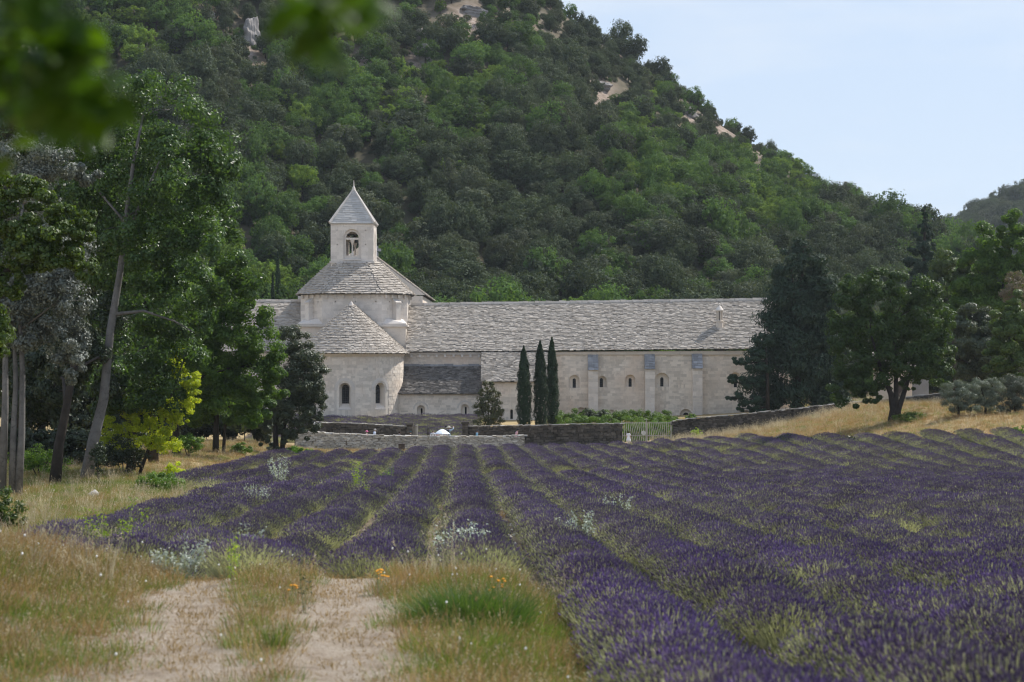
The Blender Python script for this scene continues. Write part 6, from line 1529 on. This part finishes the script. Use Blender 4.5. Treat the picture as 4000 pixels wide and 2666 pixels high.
# ================================================================== GRASS AND WEEDS
def grass_tuft(name, seed, n_, h, spread, w, mk, heads=None, head_len=.06, lean=.35, mk2=None, curve=.35):
    rg = rng_(seed); ph = rg.uniform(0, 2 * np.pi, n_); r0 = spread * np.sqrt(rg.random(n_))
    root = np.stack([r0 * np.cos(ph), r0 * np.sin(ph), np.full(n_, -.03)], 1)
    d = np.stack([np.cos(ph), np.sin(ph), np.zeros(n_)], 1) * (lean * rg.random(n_))[:, None] + rg.normal(0, .12, (n_, 3)); d[:, 2] = 1; d /= np.linalg.norm(d, axis=1, keepdims=True)
    L = (h * rg.uniform(.45, 1.15, n_))[:, None]; out_d = d * np.array([1, 1, 0])
    mid = root + d * L * .55; tip = root + d * L + out_d * L * curve - np.array([0, 0, 1]) * L * curve * .25
    side = np.cross(d, rg.normal(size=(n_, 3))); side /= np.linalg.norm(side, axis=1, keepdims=True); w_ = w * rg.uniform(.6, 1.4, (n_, 1)) * .5
    V = [np.stack([root - side * w_, root + side * w_, mid + side * w_ * .8, mid - side * w_ * .8, tip + side * w_ * .15, tip - side * w_ * .15], 1).reshape(-1, 3)]
    b = np.arange(n_)[:, None] * 6; F4 = [np.concatenate([b + np.array([[0, 1, 2, 3]]), b + np.array([[3, 2, 4, 5]])])]; mi = [np.zeros(2 * n_, int)]; off = 6 * n_
    if heads:
        ii = rg.choice(n_, min(heads, n_), replace=False); Pn, Nn = [], []
        for j in range(5):
            f = 1 - j * .05; Pn.append(tip[ii] * f + mid[ii] * (1 - f) + rg.normal(0, .006, (len(ii), 3))); Nn.append(rg.normal(size=(len(ii), 3)))
        v, q = leaf_quads(np.concatenate(Pn), np.concatenate(Nn), head_len * .6, rg, .35, -.5); V.append(v); F4.append(q + off); mi.append(np.ones(len(q), int))
    return np_mesh(name, np.concatenate(V), np.concatenate(F4), [MT[mk], MT[mk2 or mk]], mi=np.concatenate(mi))
dry = [proto('grass_tuft', grass_tuft('grass_tuft', 600 + k, 36, .34, .16, .005, 'straw', 6, .035, .5, 'pale_straw')) for k in range(3)]
dry_short = [proto('grass_tuft', grass_tuft('grass_tuft', 610 + k, 36, .16, .17, .006, 'straw', 5, .04, .7)) for k in range(2)]
green = [proto('grass_tuft', grass_tuft('grass_tuft', 620 + k, 44, .25, .17, .006, 'green_grass', 2, .03, .5, 'straw')) for k in range(2)]
oat = [proto('grass_tuft', grass_tuft('grass_tuft', 630 + k, 26, .72, .15, .006, 'pale_straw', 16, .055, .3, 'pale_straw', .25)) for k in range(2)]
rust = [proto('grass_tuft', grass_tuft('grass_tuft', 635 + k, 40, .40, .17, .005, 'rust_straw', 8, .035, .45, 'straw')) for k in range(2)]
ALLG = dry + dry_short + green + oat + rust      # 0-2 dry, 3-4 short, 5-6 green, 7-8 oat
def fbm(x, y, s, seed):
    r = rng_(seed); v = 0
    for k in range(5):
        a, b, p = r.normal(0, 1, 2).tolist() + [r.uniform(0, 6.28)]; f = s * (1.55 ** k); v = v + np.sin(f * (a * x + b * y) + p) * .72 ** k
    return v / 2.2
def grass(name, label, X, Y, seed, weights, smin=.7, smax=1.25, coarse=1.0):
    """weights(x, y) -> probabilities of dry, short, green, oat."""
    rg = rng_(seed); Wt = np.stack(weights(X, Y), 1); Wt = np.clip(Wt, 0, None); tot = Wt.sum(1); m = rg.random(len(X)) < np.clip(tot, 0, 1); X, Y, Wt = X[m], Y[m], Wt[m] / tot[m][:, None]
    u = rg.random(len(X)); cs = np.cumsum(Wt, 1); cl = (u[:, None] > cs).sum(1).clip(0, 3)
    pick = np.choose(cl, [rg.integers(0, 3, len(X)), rg.integers(3, 5, len(X)), rg.integers(5, 7, len(X)), rg.integers(7, 9, len(X))]); k = len(X)
    rs = (pick < 3) & (fbm(X, Y, .9 / coarse ** 2, 21) + rg.normal(0, .35, k) > .62); pick = np.where(rs, rg.integers(9, 11, k), pick)
    s = rg.uniform(smin, smax, k)
    return gn_scatter(name, np.stack([X, Y, TZ(X, Y)], 1), np.stack([rg.normal(0, .1, k), rg.normal(0, .1, k), rg.uniform(0, 6.28, k)], 1), np.stack([s * coarse, s * coarse, s * rg.uniform(.8, 1.2, k)], 1), ALLG, seed, pick, label, 'stuff')
def jgrid(x0, x1, y0, y1, st, seed):
    rg = rng_(seed); x, y = np.meshgrid(np.arange(x0, x1, st), np.arange(y0, y1, st)); x = x.ravel() + rg.uniform(-.6, .6, x.size) * st; y = y.ravel() + rg.uniform(-.6, .6, y.size) * st
    return x, y
# foreground verge
x, y = jgrid(-9.5, 2.4, 13.5, 31.5, .085, 640); m = (np.abs(x) < .29 * y + 1) & ~in_field(x, y, -.45); x, y = x[m], y[m]
def w_fg(x, y):
    rut = dirt_d(x, y); ntr = sstep(.38, .78, rut + .16 * fbm(x, y, 2.2, 1)); left = sstep(-3.9, -5.2, x); right = sstep(-1.5, -.7, x)
    midst = ((x > -3.9) & (x < -1.3)) * 1.0; f = fbm(x, y, 1.1, 2); near = sstep(20.5, 18.5, y)
    dryw = ntr * (.05 + .17 * left + .06 * right + .05 * midst * sstep(19.5, 22, y)) * (1 + .8 * f); sh = ntr * (.24 + .10 * midst) * (1 - .3 * f) + .11
    gr = ntr * (.11 + .30 * left * (f > -.3) + .26 * right + .07 * midst) * (1 + .9 * fbm(x, y, .8, 3))
    oat_ = ntr * .004 * (left + sstep(25.5, 27.5, y) * 1.5)
    band = sstep(24.5, 27.5, y)
    bare_ = 1 - .45 * midst * near
    return dryw * (1 + band) * bare_, sh * bare_, gr * (1 + .4 * band) * bare_, oat_
grass('verge_grass', 'dry and green grass along the dirt track in front', x, y, 641, w_fg)
# strip between the field and the trees on the left
x, y = jgrid(-38, -3, 31, 95, .20, 650); m = (np.abs(x) < .285 * y + 1.5) & ~in_field(x, y, -.3); x, y = x[m], y[m]
def w_left(x, y):
    f = fbm(x, y, .35, 4); c = x + .0257 * y; shade = sstep(-15, -19, c + .02 * y)
    path_ = np.exp(-((c + 10.2 + .9 * np.sin(y * .07)) / .45) ** 2) * sstep(50, 62, y)
    return .24 * (1 + .6 * f) * (1 - path_), .28 * (1 - path_), (.50 + .3 * shade) * (1 - .8 * f) * (1 - path_), .03 * (1 - path_)
grass('field_edge_grass', 'dry meadow grass between the lavender and the trees on the left', x, y, 651, w_left, .6, 1.1, 1.15)
x, y = jgrid(-42, -4, 95, 160, .36, 652); m = (np.abs(x) < .285 * y + 1.5) & ~in_field(x, y, -.3) & ~((x > -21.5) & (y > 159)); x, y = x[m], y[m]
grass('bank_grass', 'dry grass on the shaded bank under the trees before the white wall', x, y, 653, lambda x, y: (.45 + .2 * fbm(x, y, .3, 5), .3 + 0 * x, .22 - .15 * fbm(x, y, .25, 6), .02 + 0 * x), .6, 1.0, 1.5)
x, y = jgrid(-21, 16, 140, 167.5, .34, 654); m = ~in_field(x, y, -.4) & ~((y > 159.4) & (y < 160.9) & (x < 1.2)) & ~((y > 160.9) & (x < 1.2) & (rng_(1).random(len(x)) > .25)); x, y = x[m], y[m]
grass('path_grass', 'grass and weeds along the foot of the garden walls', x, y, 655, lambda x, y: (.4 + 0 * x, .3 + 0 * x, .3 + .3 * fbm(x, y, .3, 7), .01 + 0 * x), .45, .8, 1.3)
# dry bank on the right
x, y = jgrid(12, 50, 104, 175, .34, 660); m = (np.abs(x) < .285 * y + 1.5) & ~in_field(x, y, -.4) & (y < 168.2 + .04 * x); x, y = x[m], y[m]
def w_right(x, y):
    f = fbm(x, y, .22, 8); path_ = np.exp(-((y - (158 - .42 * (x - 14))) / 2.2) ** 2) * sstep(30, 24, x); wall_ = sstep(161.5, 165.5, y) * sstep(34, 27, x)
    gb = .18 * (1 - 1.2 * f) + .5 * np.exp(-((x - 26.5) / 3) ** 2 - ((y - 138) / 4) ** 2) + .3 * sstep(.5, .9, fbm(x, y, .3, 22))
    return (.75 + .2 * f) * (1 - .9 * path_), .3 * (1 - .75 * path_), gb, .03 + .45 * wall_
grass('bank_grass', 'tall dry orange-tan grass on the bank below the climbing wall', x, y, 661, w_right, .6, 1.15, 1.5)
x, y = jgrid(-36, 60, 172, 216, .75, 662); m = ~((x > -33) & (x < 29) & (y > 190)) & (x > 3); x, y = x[m], y[m]
grass('garden_grass', 'grass in the garden behind the walls', x, y, 663, lambda x, y: (.3 + 0 * x, .3 + 0 * x, .4 + 0 * x, 0 * x), .8, 1.3, 2.5)
# grass and weeds in the gaps of the lavender
wpts = np.concatenate(weedpts); rg = rng_(670)
wx = np.repeat(wpts[:, 0], 5) + rg.normal(0, .35, len(wpts) * 5); wy = np.repeat(wpts[:, 1], 5) + rg.normal(0, .35, len(wpts) * 5)
fx_, fy_ = jgrid(-10, 34, 11, 120, .62, 671); m = in_field(fx_, fy_) & (np.abs(fx_) < .28 * fy_) & (rg.random(len(fx_)) < np.where(fy_ < 60, .30, .12)); wx = np.concatenate([wx, fx_[m]]); wy = np.concatenate([wy, fy_[m]])
far_ = wy > 70
grass('furrow_grass', 'grass and weeds growing in the furrows and gaps of the lavender', wx, wy, 672, lambda x, y: (.25 + .2 * fbm(x, y, .2, 9), .3 + 0 * x, .40 - .3 * fbm(x, y, .2, 9), 0 * x), .7, 1.25, 1.2)
# stones in the furrows and along the track edge
stone_p = [proto('pebble', jittered_box('pebble', 680 + k, .22, MT['white_wall'])[1]) for k in range(4)]
rg = rng_(682); k = 1500
y = 14 + 75 * rg.random(k) ** 1.6; cidx = rg.integers(-5, 8, k); x = 2.03 + PITCH * (cidx + .5) - .0257 * y + rg.normal(0, .16, k); y = np.where((x < .8) & (y < 30), y + 20, y); x = np.where(np.abs(x) > 50, 0, x)
x2 = rg.uniform(.2, 1.3, 900) ; y2 = rg.uniform(15, 26, 900); x3 = rg.uniform(-5, -.6, 6000); y3 = rg.uniform(17.5, 28, 6000)
x = np.concatenate([x, x2, x3]); y = np.concatenate([y, y2, y3]); k = len(x); s = np.concatenate([rg.uniform(.03, .10, k - 6900), rg.uniform(.025, .10, 900), .006 + .022 * rg.random(6000) ** 2.5])
gn_scatter('gravel', np.stack([x, y, TZ(x, y) + .02 + s * .1], 1), rg.uniform(0, 6.28, (k, 3)) * np.array([.1, .1, 1]), np.stack([s * 1.3, s, s * .55], 1), stone_p, 683, None, 'loose pale stones in the furrows and on the track edge', 'stuff')

# ---- single plants
def leafy_stems(name, label, cat, g, n_st, h, spread, mk, seed, leaf=.05, per=26, aspect=.5, flower=None, fl_n=0, fl_s=.03, stem_mk='stem', group=None, top_only=0.0):
    rg = rng_(seed); t = empty(name, g, label, cat, group); sm_ = MB(); P, N, FP = [], [], []
    for k in range(n_st):
        a = rg.uniform(0, 6.28); r = spread * rg.random() ** .5; hh = h * rg.uniform(.6, 1.05); top = Vector((g.x + r * math.cos(a), g.y + r * math.sin(a), g.z + hh)); bot = Vector((g.x + .2 * r * math.cos(a), g.y + .2 * r * math.sin(a), g.z - .05))
        md = bot.lerp(top, .5) + Vector((0, 0, .05 * h)); sm_.tube([bot, md, top], [.008, .006, .003], 4)
        f = top_only + (1 - top_only) * rg.random(per) ** .7; pts = np.array([list(bot.lerp(md, min(1, 2 * q)) if q < .5 else md.lerp(top, 2 * q - 1)) for q in f])
        P.append(pts + rg.normal(0, leaf * .75, pts.shape)); N.append(rg.normal(0, .7, pts.shape) + np.array([0, 0, .6])); FP.append(top)
    sm_.build('stem', MT[stem_mk], t)
    V, q = leaf_quads(np.concatenate(P), np.concatenate(N), leaf, rg, aspect, .2); o = link('leaves', np_mesh('leaves', V, q, MT[mk]), t)
    if flower:
        import bmesh
        for j in range(fl_n):
            p = FP[j % len(FP)] + Vector(rg.normal(0, .02, 3)); q = MB(); q.lathe([(.2 * fl_s, -.4 * fl_s), (fl_s, .1 * fl_s), (.75 * fl_s, .5 * fl_s), (.1 * fl_s, .7 * fl_s)], p, 7); q.build('flower', MT[flower], t)
    return t
def on(px_, py_): return G(px_, py_)
def over(px_, py_):
    """Ground point below the plant whose top is seen in the lavender at that pixel."""
    d = 2.17 * F / (py_ - 1674.0); x = ux(px_, d); return Vector((x, d, T(x, d)))
# green tussock by the track
g = Vector((ux(1840, 22.6), 22.6, T(ux(1840, 22.6), 22.6)))
me = grass_tuft('tussock_blades', 690, 4200, .62, .30, .007, 'tussock', 30, .06, .6, 'straw', .34)
co = np.zeros(len(me.vertices) * 3, dtype=np.float32); me.vertices.foreach_get('co', co); co = co.reshape(-1, 3); nb = 4200 * 6
cl_ = np.repeat(rng_(5).integers(0, 5, 4200), 6); off_ = np.array([(0, 0, 1.0), (.34, .12, .8), (-.36, .05, .7), (.12, -.32, .55), (-.22, .34, .9)])[cl_]
co[:nb, :2] += off_[:, :2]; co[:nb, 2] *= off_[:, 2]; me.vertices.foreach_set('co', co.ravel()); me.update()
t = empty('grass_tussock', g, 'lush green grass tussock beside the nearest lavender row', 'grass tussock'); o = link('blades', me, t); o.matrix_parent_inverse = Matrix.Identity(4)
me = grass_tuft('tussock_blades', 691, 700, .30, .50, .007, 'green_grass', 30, .05, .8, 'straw', .30)
g2 = Vector((ux(1760, 20.6), 20.6, T(ux(1760, 20.6), 20.6))); t = empty('grass_tussock', g2, 'smaller green grass patch in front of the lush tussock', 'grass tussock'); o = link('blades', me, t); o.matrix_parent_inverse = Matrix.Identity(4)
for k, (px_, py_, sc_, hh, lab, mk) in enumerate(((1080, 2560, .10, .42, 'thin yellow-green grass tuft standing between the two wheel tracks', 'green_grass'), (1370, 2480, .06, .10, 'tiny green grass tuft alone on the right wheel track', 'tussock'), (1985, 2470, .16, .26, 'small green grass clump at the foot of the lush tussock', 'tussock'), (1010, 2470, .12, .25, 'low grey-green weed tuft on the left wheel track', 'green_grass'))):
    g = on(px_, py_); me = grass_tuft('tuft_blades', 692 + k, 130 if sc_ > .08 else 60, hh, sc_, .008, mk, 4, .05, .4, 'straw', .3); t = empty('grass_tuft', g, lab, 'grass tuft'); o = link('blades', me, t); o.matrix_parent_inverse = Matrix.Identity(4)
# white-leaved weeds and saplings in the lavender
for k, (px_, py_, n_, h, sp, lab) in enumerate(((1015, 2150, 9, 1.05, .35, 'silver-white weed standing tall at the front edge of the left rows'), (1800, 2110, 12, .85, .55, 'broad patch of white-leaved weed at the end of the row beside the furrow'), (1860, 2160, 9, .75, .4, 'white-leaved weed just behind the nearest purple clump'), (2250, 2040, 10, .95, .45, 'white-leaved weed on the crest behind the nearest purple clump'), (1095, 1850, 8, 1.5, .6, 'pale green-white sapling in the left rows before the holm oak'), (1000, 1930, 7, 1.0, .6, 'pale white-leaved weed in the rows below the pale sapling'), (700, 2260, 8, .6, .5, 'white-leaved weed at the left front corner of the lavender'), (2410, 1965, 5, .9, .4, 'white-flowered weed in the middle rows right of centre'))):
    leafy_stems('white_weed', lab, 'weed', over(px_, py_ + 25), n_ * 2, h, sp, 'silver_weed', 700 + k, .06, 40, .5, group='white-leaved weeds')
for k, (px_, py_, n_, h, sp, mk, lab) in enumerate(((1395, 1870, 9, 1.5, .35, 'lime_weed', 'bright yellow-green sapling sticking out of the lavender, left of centre'), (1440, 1905, 6, .9, .3, 'lime_weed', 'small yellow-green sapling right below the bright one'), (1530, 1840, 8, 1.0, .6, 'hedge_leaf', 'green sapling in the far rows behind the bright yellow-green one'), (460, 2090, 14, 1.25, .75, 'lime_weed', 'broom-like green sapling with yellow flecks at the left end of the lavender'))):
    leafy_stems('sapling', lab, 'sapling', over(px_, py_ + 25), n_, h, sp, mk, 720 + k, .075, 34, .45, group='saplings in the lavender')
g = Vector((ux(905, 26.5), 26.5, T(ux(905, 26.5), 26.5))); leafy_stems('tall_weed', 'upright bright green weed at the front edge beside the track', 'weed', g, 4, .75, .22, 'lime_weed', 730, .05, 46, .35)
g = Vector((ux(1195, 23.5), 23.5, T(ux(1195, 23.5), 23.5))); leafy_stems('tall_weed', 'dark leaning weed between the wheel tracks', 'weed', g, 2, .55, .12, 'dark_leaf', 731, .05, 20, .35)
for k, (px_, py_, n_, h, lab) in enumerate(((1480, 2290, 7, .42, 'orange flower cluster at the head of the right wheel track'), (1960, 2350, 5, .55, 'orange flowers at the right edge of the lush tussock'), (1150, 2330, 3, .35, 'few orange flowers between the wheel tracks'))):
    g = on(px_, py_ + 60); leafy_stems('orange_flower_plant', lab, 'flower', g, n_, h, .16, 'green_grass', 740 + k, .03, 12, .3, 'orange_flower', n_ * 2, .02, group='orange flowers by the track')
# white seed heads dotted through the verge
rg = rng_(750); q = MB()
sx, sy = jgrid(-8, 1.4, 17.5, 30.5, .5, 751); m = (np.abs(sx) < .28 * sy) & (dirt_d(sx, sy) > .35) & (rg.random(len(sx)) < np.where(sy > 24, .42, .07)); sx, sy = sx[m], sy[m]
sx = np.concatenate([sx, rg.uniform(-30, -10, 260)]); sy = np.concatenate([sy, rg.uniform(45, 95, 260)])
for a, b in zip(sx, sy):
    if abs(a) > .28 * b or in_field(np.array([a]), np.array([b]))[0]: continue
    z = T(a, b); h = rg.uniform(.2, .55); tp = Vector((a + rg.normal(0, .04), b, z + h)); q.tube([(a, b, z), tp], [.003, .002], 3, 0, False); r = rg.uniform(.008, .018); q.lathe([(.3 * r, -r), (r, 0), (.3 * r, r)], tp, 5, 1)
o = q.build('white_seed_heads', [MT['straw'], MT['white_flower']]); tag(o, 'white seed heads dotted through the dry verge', None, None, 'stuff')

# ---- hedges, shrubs and weeds by the walls and under the trees
def hedge(name, label, pts, r, zr, n_, mk, seed, leaf=.10, cat='hedge', d_clump=.4):
    lo = []
    for (p0, p1) in zip(pts[:-1], pts[1:]):
        for k in range(7):
            p = Vector(p0).lerp(Vector(p1), k / 7 + .02); lo.append(((p.x, p.y, p.z), (r * 1.3, r, zr)))
    g = Vector(pts[0]); g.z = T(g.x, g.y); t = empty(name, g, label, cat)
    link('foliage', crown_mesh('foliage', lo, n_, leaf, MT[mk], seed, clump=d_clump, nclump=9, shell=.4, aspect=.6), t)
    q = MB()
    for l_ in lo[::2]:
        zt_ = l_[0][2]; zg = T(l_[0][0], l_[0][1]); q.tube([(l_[0][0], l_[0][1], zg - .1), (l_[0][0] + .05, l_[0][1], max(zg + .1, zt_))], [.04, .02], 5)
    q.build('stem', MT['bark'], t); return t
hz = lambda px_, py_, d: W(px_, py_, d)
hedge('hedge', 'taller clipped hedge along the abbey wall behind the iron gate', [hz(2180, 1630, 187), hz(2400, 1630, 187), hz(2650, 1628, 187)], .85, .58, 24000, 'hedge_leaf', 800, .12)
hedge('hedge', 'lower yellow-green hedge in front of the taller one', [hz(2190, 1650, 181), hz(2400, 1652, 181), hz(2630, 1652, 181)], .75, .56, 18000, 'hedge_leaf', 801, .10)
hedge('hedge', 'dark green shrubs seen through the bars of the iron gate', [hz(2430, 1688, 174), hz(2530, 1690, 174), hz(2630, 1688, 174)], .9, .85, 14000, 'maple_leaf', 802, .12)
hedge('hedge', 'yellow-green low hedge seen through the lower half of the iron gate', [hz(2440, 1722, 171), hz(2560, 1725, 171)], .4, .35, 3500, 'hedge_leaf', 803, .09)
for k, (px_, py_, d, rx, rz, mk, cat, lab, n_) in enumerate(((2300, 1630, 184.5, .9, .9, 'holm_leaf', 'shrub', 'dark ragged shrub rising over the hedge under the first buttress', 4500), (2358, 1632, 184, .9, .8, 'holm_leaf', 'shrub', 'dark ragged shrub rising over the hedge right of the first buttress', 4500), (2700, 1632, 186, .6, .4, 'hedge_leaf', 'shrub', 'small bright shrub under the arch by the third buttress', 1800),
        (2720, 1662, 166.5, .5, .45, 'lime_weed', 'weed', 'green fan-leaved weed against the dark wall right of the gate', 500), (1760, 1693, 170, 1.4, .32, 'hedge_leaf', 'weeds', 'strip of green weeds across the entrance behind the path', 2600), (1540, 1694, 166, .4, .35, 'hedge_leaf', 'weed', 'green weed on the path before the dark garden wall', 500),
        (620, 1890, 80, 1.1, .55, 'hedge_leaf', 'bush', 'bright green low bush at the foot of the dark trunk', 4200), (680, 1845, 88, .7, .5, 'acacia_leaf', 'bush', 'yellow-green young acacia shoot at the edge of the meadow', 2600), (735, 1720, 112, .9, .7, 'hedge_leaf', 'bush', 'green bush on the bank between the acacia and the maple', 3200), (940, 1772, 126, .7, .5, 'hedge_leaf', 'bush', 'small green bush on the dry bank left of the holm oak', 1800),
        (1160, 1770, 134, 1.1, .5, 'maple_leaf', 'bush', 'spreading green bush at the foot of the holm oak', 3600), (385, 1790, 84.5, .35, .9, 'dark_leaf', 'ivy', 'dark ivy at the foot of the leaning poplar', 1800), (480, 1780, 90, 1.1, 1.0, 'dark_leaf', 'bush', 'dark bush between the leaning poplar and the dark trunk', 5000), (150, 1800, 88, 1.4, .8, 'maple_leaf', 'bush', 'shaded bush between the silver poplars and the dark leaning trunk', 4200),
        (20, 2010, 52, .55, .75, 'oak_leaf', 'bush', 'leafy oak shoots at the left edge below the silver poplars', 2600), (3320, 1745, 128, .9, .4, 'holm_leaf', 'bush', 'low dark bush on the far edge of the lavender below the oak', 2200), (3080, 1735, 137, .8, .45, 'dark_leaf', 'bush', 'larger dark bush at the far edge of the lavender', 2200), (3160, 1742, 133, .6, .35, 'dark_leaf', 'bush', 'smaller dark bush right of the larger one at the far field edge', 1500), (2960, 1745, 141, .5, .35, 'holm_leaf', 'bush', 'dark green bush left of the larger one at the far field edge', 1300), (3560, 1710, 137, 1.2, .4, 'green_grass', 'weeds', 'green weeds at the foot of the round oak', 2200), (3990, 1690, 122, .8, .4, 'hedge_leaf', 'bush', 'green bush at the right edge of the far lavender', 1500))):
    c = W(px_, py_, d); g = T(c.x, d); c.z = max(min(c.z, g + rz * 1.2), g + rz * .55)
    t = empty('bush' if cat not in ('weed', 'weeds', 'ivy', 'shrub') else cat.rstrip('s'), (c.x, d, g), lab, cat)
    lo = [((c.x + rx * a, d + rx * b * .6, c.z + rz * e), (rx * .55, rx * .5, rz * .55)) for a, b, e in ((0, 0, .35), (-.5, .1, -.1), (.5, -.1, -.05), (.1, -.5, -.25), (-.2, .5, .1))]
    link('foliage', crown_mesh('foliage', lo, n_, .085 if d < 100 else .12, MT[mk], 820 + k, clump=.42, nclump=12, shell=.4), t)
    q = MB()
    for a in (-.3, 0, .3): q.tube([(c.x, d, g - .1), (c.x + a * rx, d, c.z)], [.04, .015], 5)
    q.build('stem', MT['bark'], t)
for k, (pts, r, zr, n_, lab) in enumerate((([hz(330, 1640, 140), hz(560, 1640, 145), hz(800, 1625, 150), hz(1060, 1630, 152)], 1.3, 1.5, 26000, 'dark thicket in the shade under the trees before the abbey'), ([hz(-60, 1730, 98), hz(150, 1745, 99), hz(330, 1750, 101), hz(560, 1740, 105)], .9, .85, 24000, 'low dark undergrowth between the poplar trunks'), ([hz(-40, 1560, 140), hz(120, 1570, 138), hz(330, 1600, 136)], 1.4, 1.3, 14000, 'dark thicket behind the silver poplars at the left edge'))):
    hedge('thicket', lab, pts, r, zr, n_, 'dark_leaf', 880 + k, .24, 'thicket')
print('plants done', round(time.time() - T_START, 1))

# ================================================================== LEAVES HANGING CLOSE TO THE LENS
def near_leaf_mesh(seed):
    rg = random.Random(seed); V, Fc = [], []; n_ = 6
    for i in range(n_ + 1):
        t = i / n_; wd = .5 * math.sin(math.pi * min(1, t ** .75)) * (1 + .08 * math.sin(9 * t + seed)) * .62; z = -.22 * t * t
        V += [(-wd, t, z + wd * .22), (0, t, z), (wd, t, z + wd * .22)]
    for i in range(n_):
        a = i * 3; Fc += [(a, a + 1, a + 4, a + 3), (a + 1, a + 2, a + 5, a + 4)]
    return np_mesh('leaf', np.array(V), np.array(Fc), MT['near_leaf'], smooth=True)
nl_mesh = [near_leaf_mesh(k) for k in range(4)]
def spray(label, d, twigs, leafpts, seed, size, name='leafy_branch'):
    rg = random.Random(seed); base = W(twigs[0][0][0], twigs[0][0][1], d); t = empty(name, base, label, 'branch'); q = MB()
    for tw in twigs:
        q.tube([W(a, b, d + (c[0] if c else 0)) for a, b, *c in tw], [.006 - .0045 * i / (len(tw) - 1) for i in range(len(tw))], 6)
    q.build('twig', MT['bark'], t); inv = PINV(t)
    for (px_, py_, *rest_) in leafpts:
        dd = d + rg.uniform(-.25, .25); p = W(px_, py_, dd); s = size * rg.uniform(.75, 1.25); o = bpy.data.objects.new('leaf', rg.choice(nl_mesh)); COL.objects.link(o); o.parent = t; o.matrix_parent_inverse = inv
        e = Euler((rg.uniform(-1.0, .5), rg.uniform(-.9, .9), rg.uniform(0, 6.28))); o.matrix_basis = Matrix.LocRotScale(p, e, (s, s, s))
    return t
rg = random.Random(9)
def fill(ells, n_):
    o = []
    for (a, b, ra, rb) in ells:
        for _ in range(n_): 
            u, v = rg.gauss(0, .5), rg.gauss(0, .5); o.append((a + u * ra, b + v * rb))
    return o
spray('out-of-focus leafy branch hanging in the upper left corner', 3.3, [[(40, -420), (90, -100), (140, 150), (250, 330), (400, 460)], [(60, -300), (30, 50), (20, 300), (50, 560)], [(140, 100), (230, 220), (310, 260)], [(200, -300), (260, -60), (290, 120)]],
      fill([(80, 0, 190, 150), (200, 60, 150, 150), (230, 220, 150, 130), (60, 240, 90, 140), (240, 340, 110, 90), (350, 420, 90, 50), (100, 380, 60, 80)], 22) + [(470, 450), (420, 440), (330, 500), (350, 260), (310, 300), (40, 560), (60, 500), (30, 610), (20, 480), (360, 330), (290, 390)], 71, .075)
spray('out-of-focus leafy twig hanging at the top edge left of the hill crest', 3.0, [[(1150, -380), (1200, -120), (1250, 20), (1290, 110)], [(1200, -120), (1330, -20), (1420, 30)]],
      fill([(1200, 20, 100, 60), (1250, 90, 80, 50), (1340, 30, 90, 60), (1200, -60, 150, 60)], 14) + [(1240, 160), (1290, 150), (1340, 110), (1390, 40), (1450, 30), (1420, 20), (1170, 60), (1210, 130)], 72, .062)
# unseen tree they hang from; crown lobes added toward the sun to shade them
t = empty('lens_shade_tree', (-1.6, 1.4, -1.7), 'unseen leafy tree beside the camera, crown added to shade the hanging branches', 'tree')
q = MB(); q.tube([(-2.6, 1.2, -1.8), (-2.5, 1.3, 0), (-2.2, 1.6, 1.4), (-1.4, 2.2, 2.4)], [.14, .12, .10, .05], 9); q.tube([(-2.2, 1.6, 1.4), (-1.2, 2.3, 1.35), (-.5, 2.4, 1.25)], [.05, .03, .012], 7); q.build('trunk', MT['bark'], t)
lo = [((-1.1, 2.5, 1.35), (.7, .5, .35)), ((-.5, 2.9, 1.55), (.8, .6, .4)), ((-.6, 2.9, 2.0), (.6, .6, .4)), ((-1.7, 2.3, 1.5), (.6, .5, .5)), ((-.9, 3.3, 2.6), (.9, .8, .5)), ((-1.5, 2.8, 2.3), (1, .8, .6)), ((-.38, 3.35, 1.25), (.34, .34, .22)), ((-1.0, 3.1, 1.15), (.4, .4, .25))]
o = link('crown', crown_mesh('crown', lo, 7000, .075, MT['near_leaf'], 73, clump=.45, nclump=12, aspect=.6), t); o['kind'] = 'stuff'
print('all done', len(scene.objects), round(time.time() - T_START, 1))

# ================================================================== AIR
hb = MB(); hb.box((0, 3000, 250), (7000, 6900, 640))
hm, n, l = new_mat('thin_air'); pv_ = n.new('ShaderNodeVolumePrincipled'); pv_.inputs['Color'].default_value = (0.80, 0.90, 1.0, 1); pv_.inputs['Density'].default_value = HAZE; pv_.inputs['Anisotropy'].default_value = 0.2
o_ = n.new('ShaderNodeOutputMaterial'); l.new(pv_.outputs[0], o_.inputs['Volume'])
if HAZE > 0: tag(hb.build('haze', hm), 'thin blue summer haze over the valley', None, None, 'stuff')
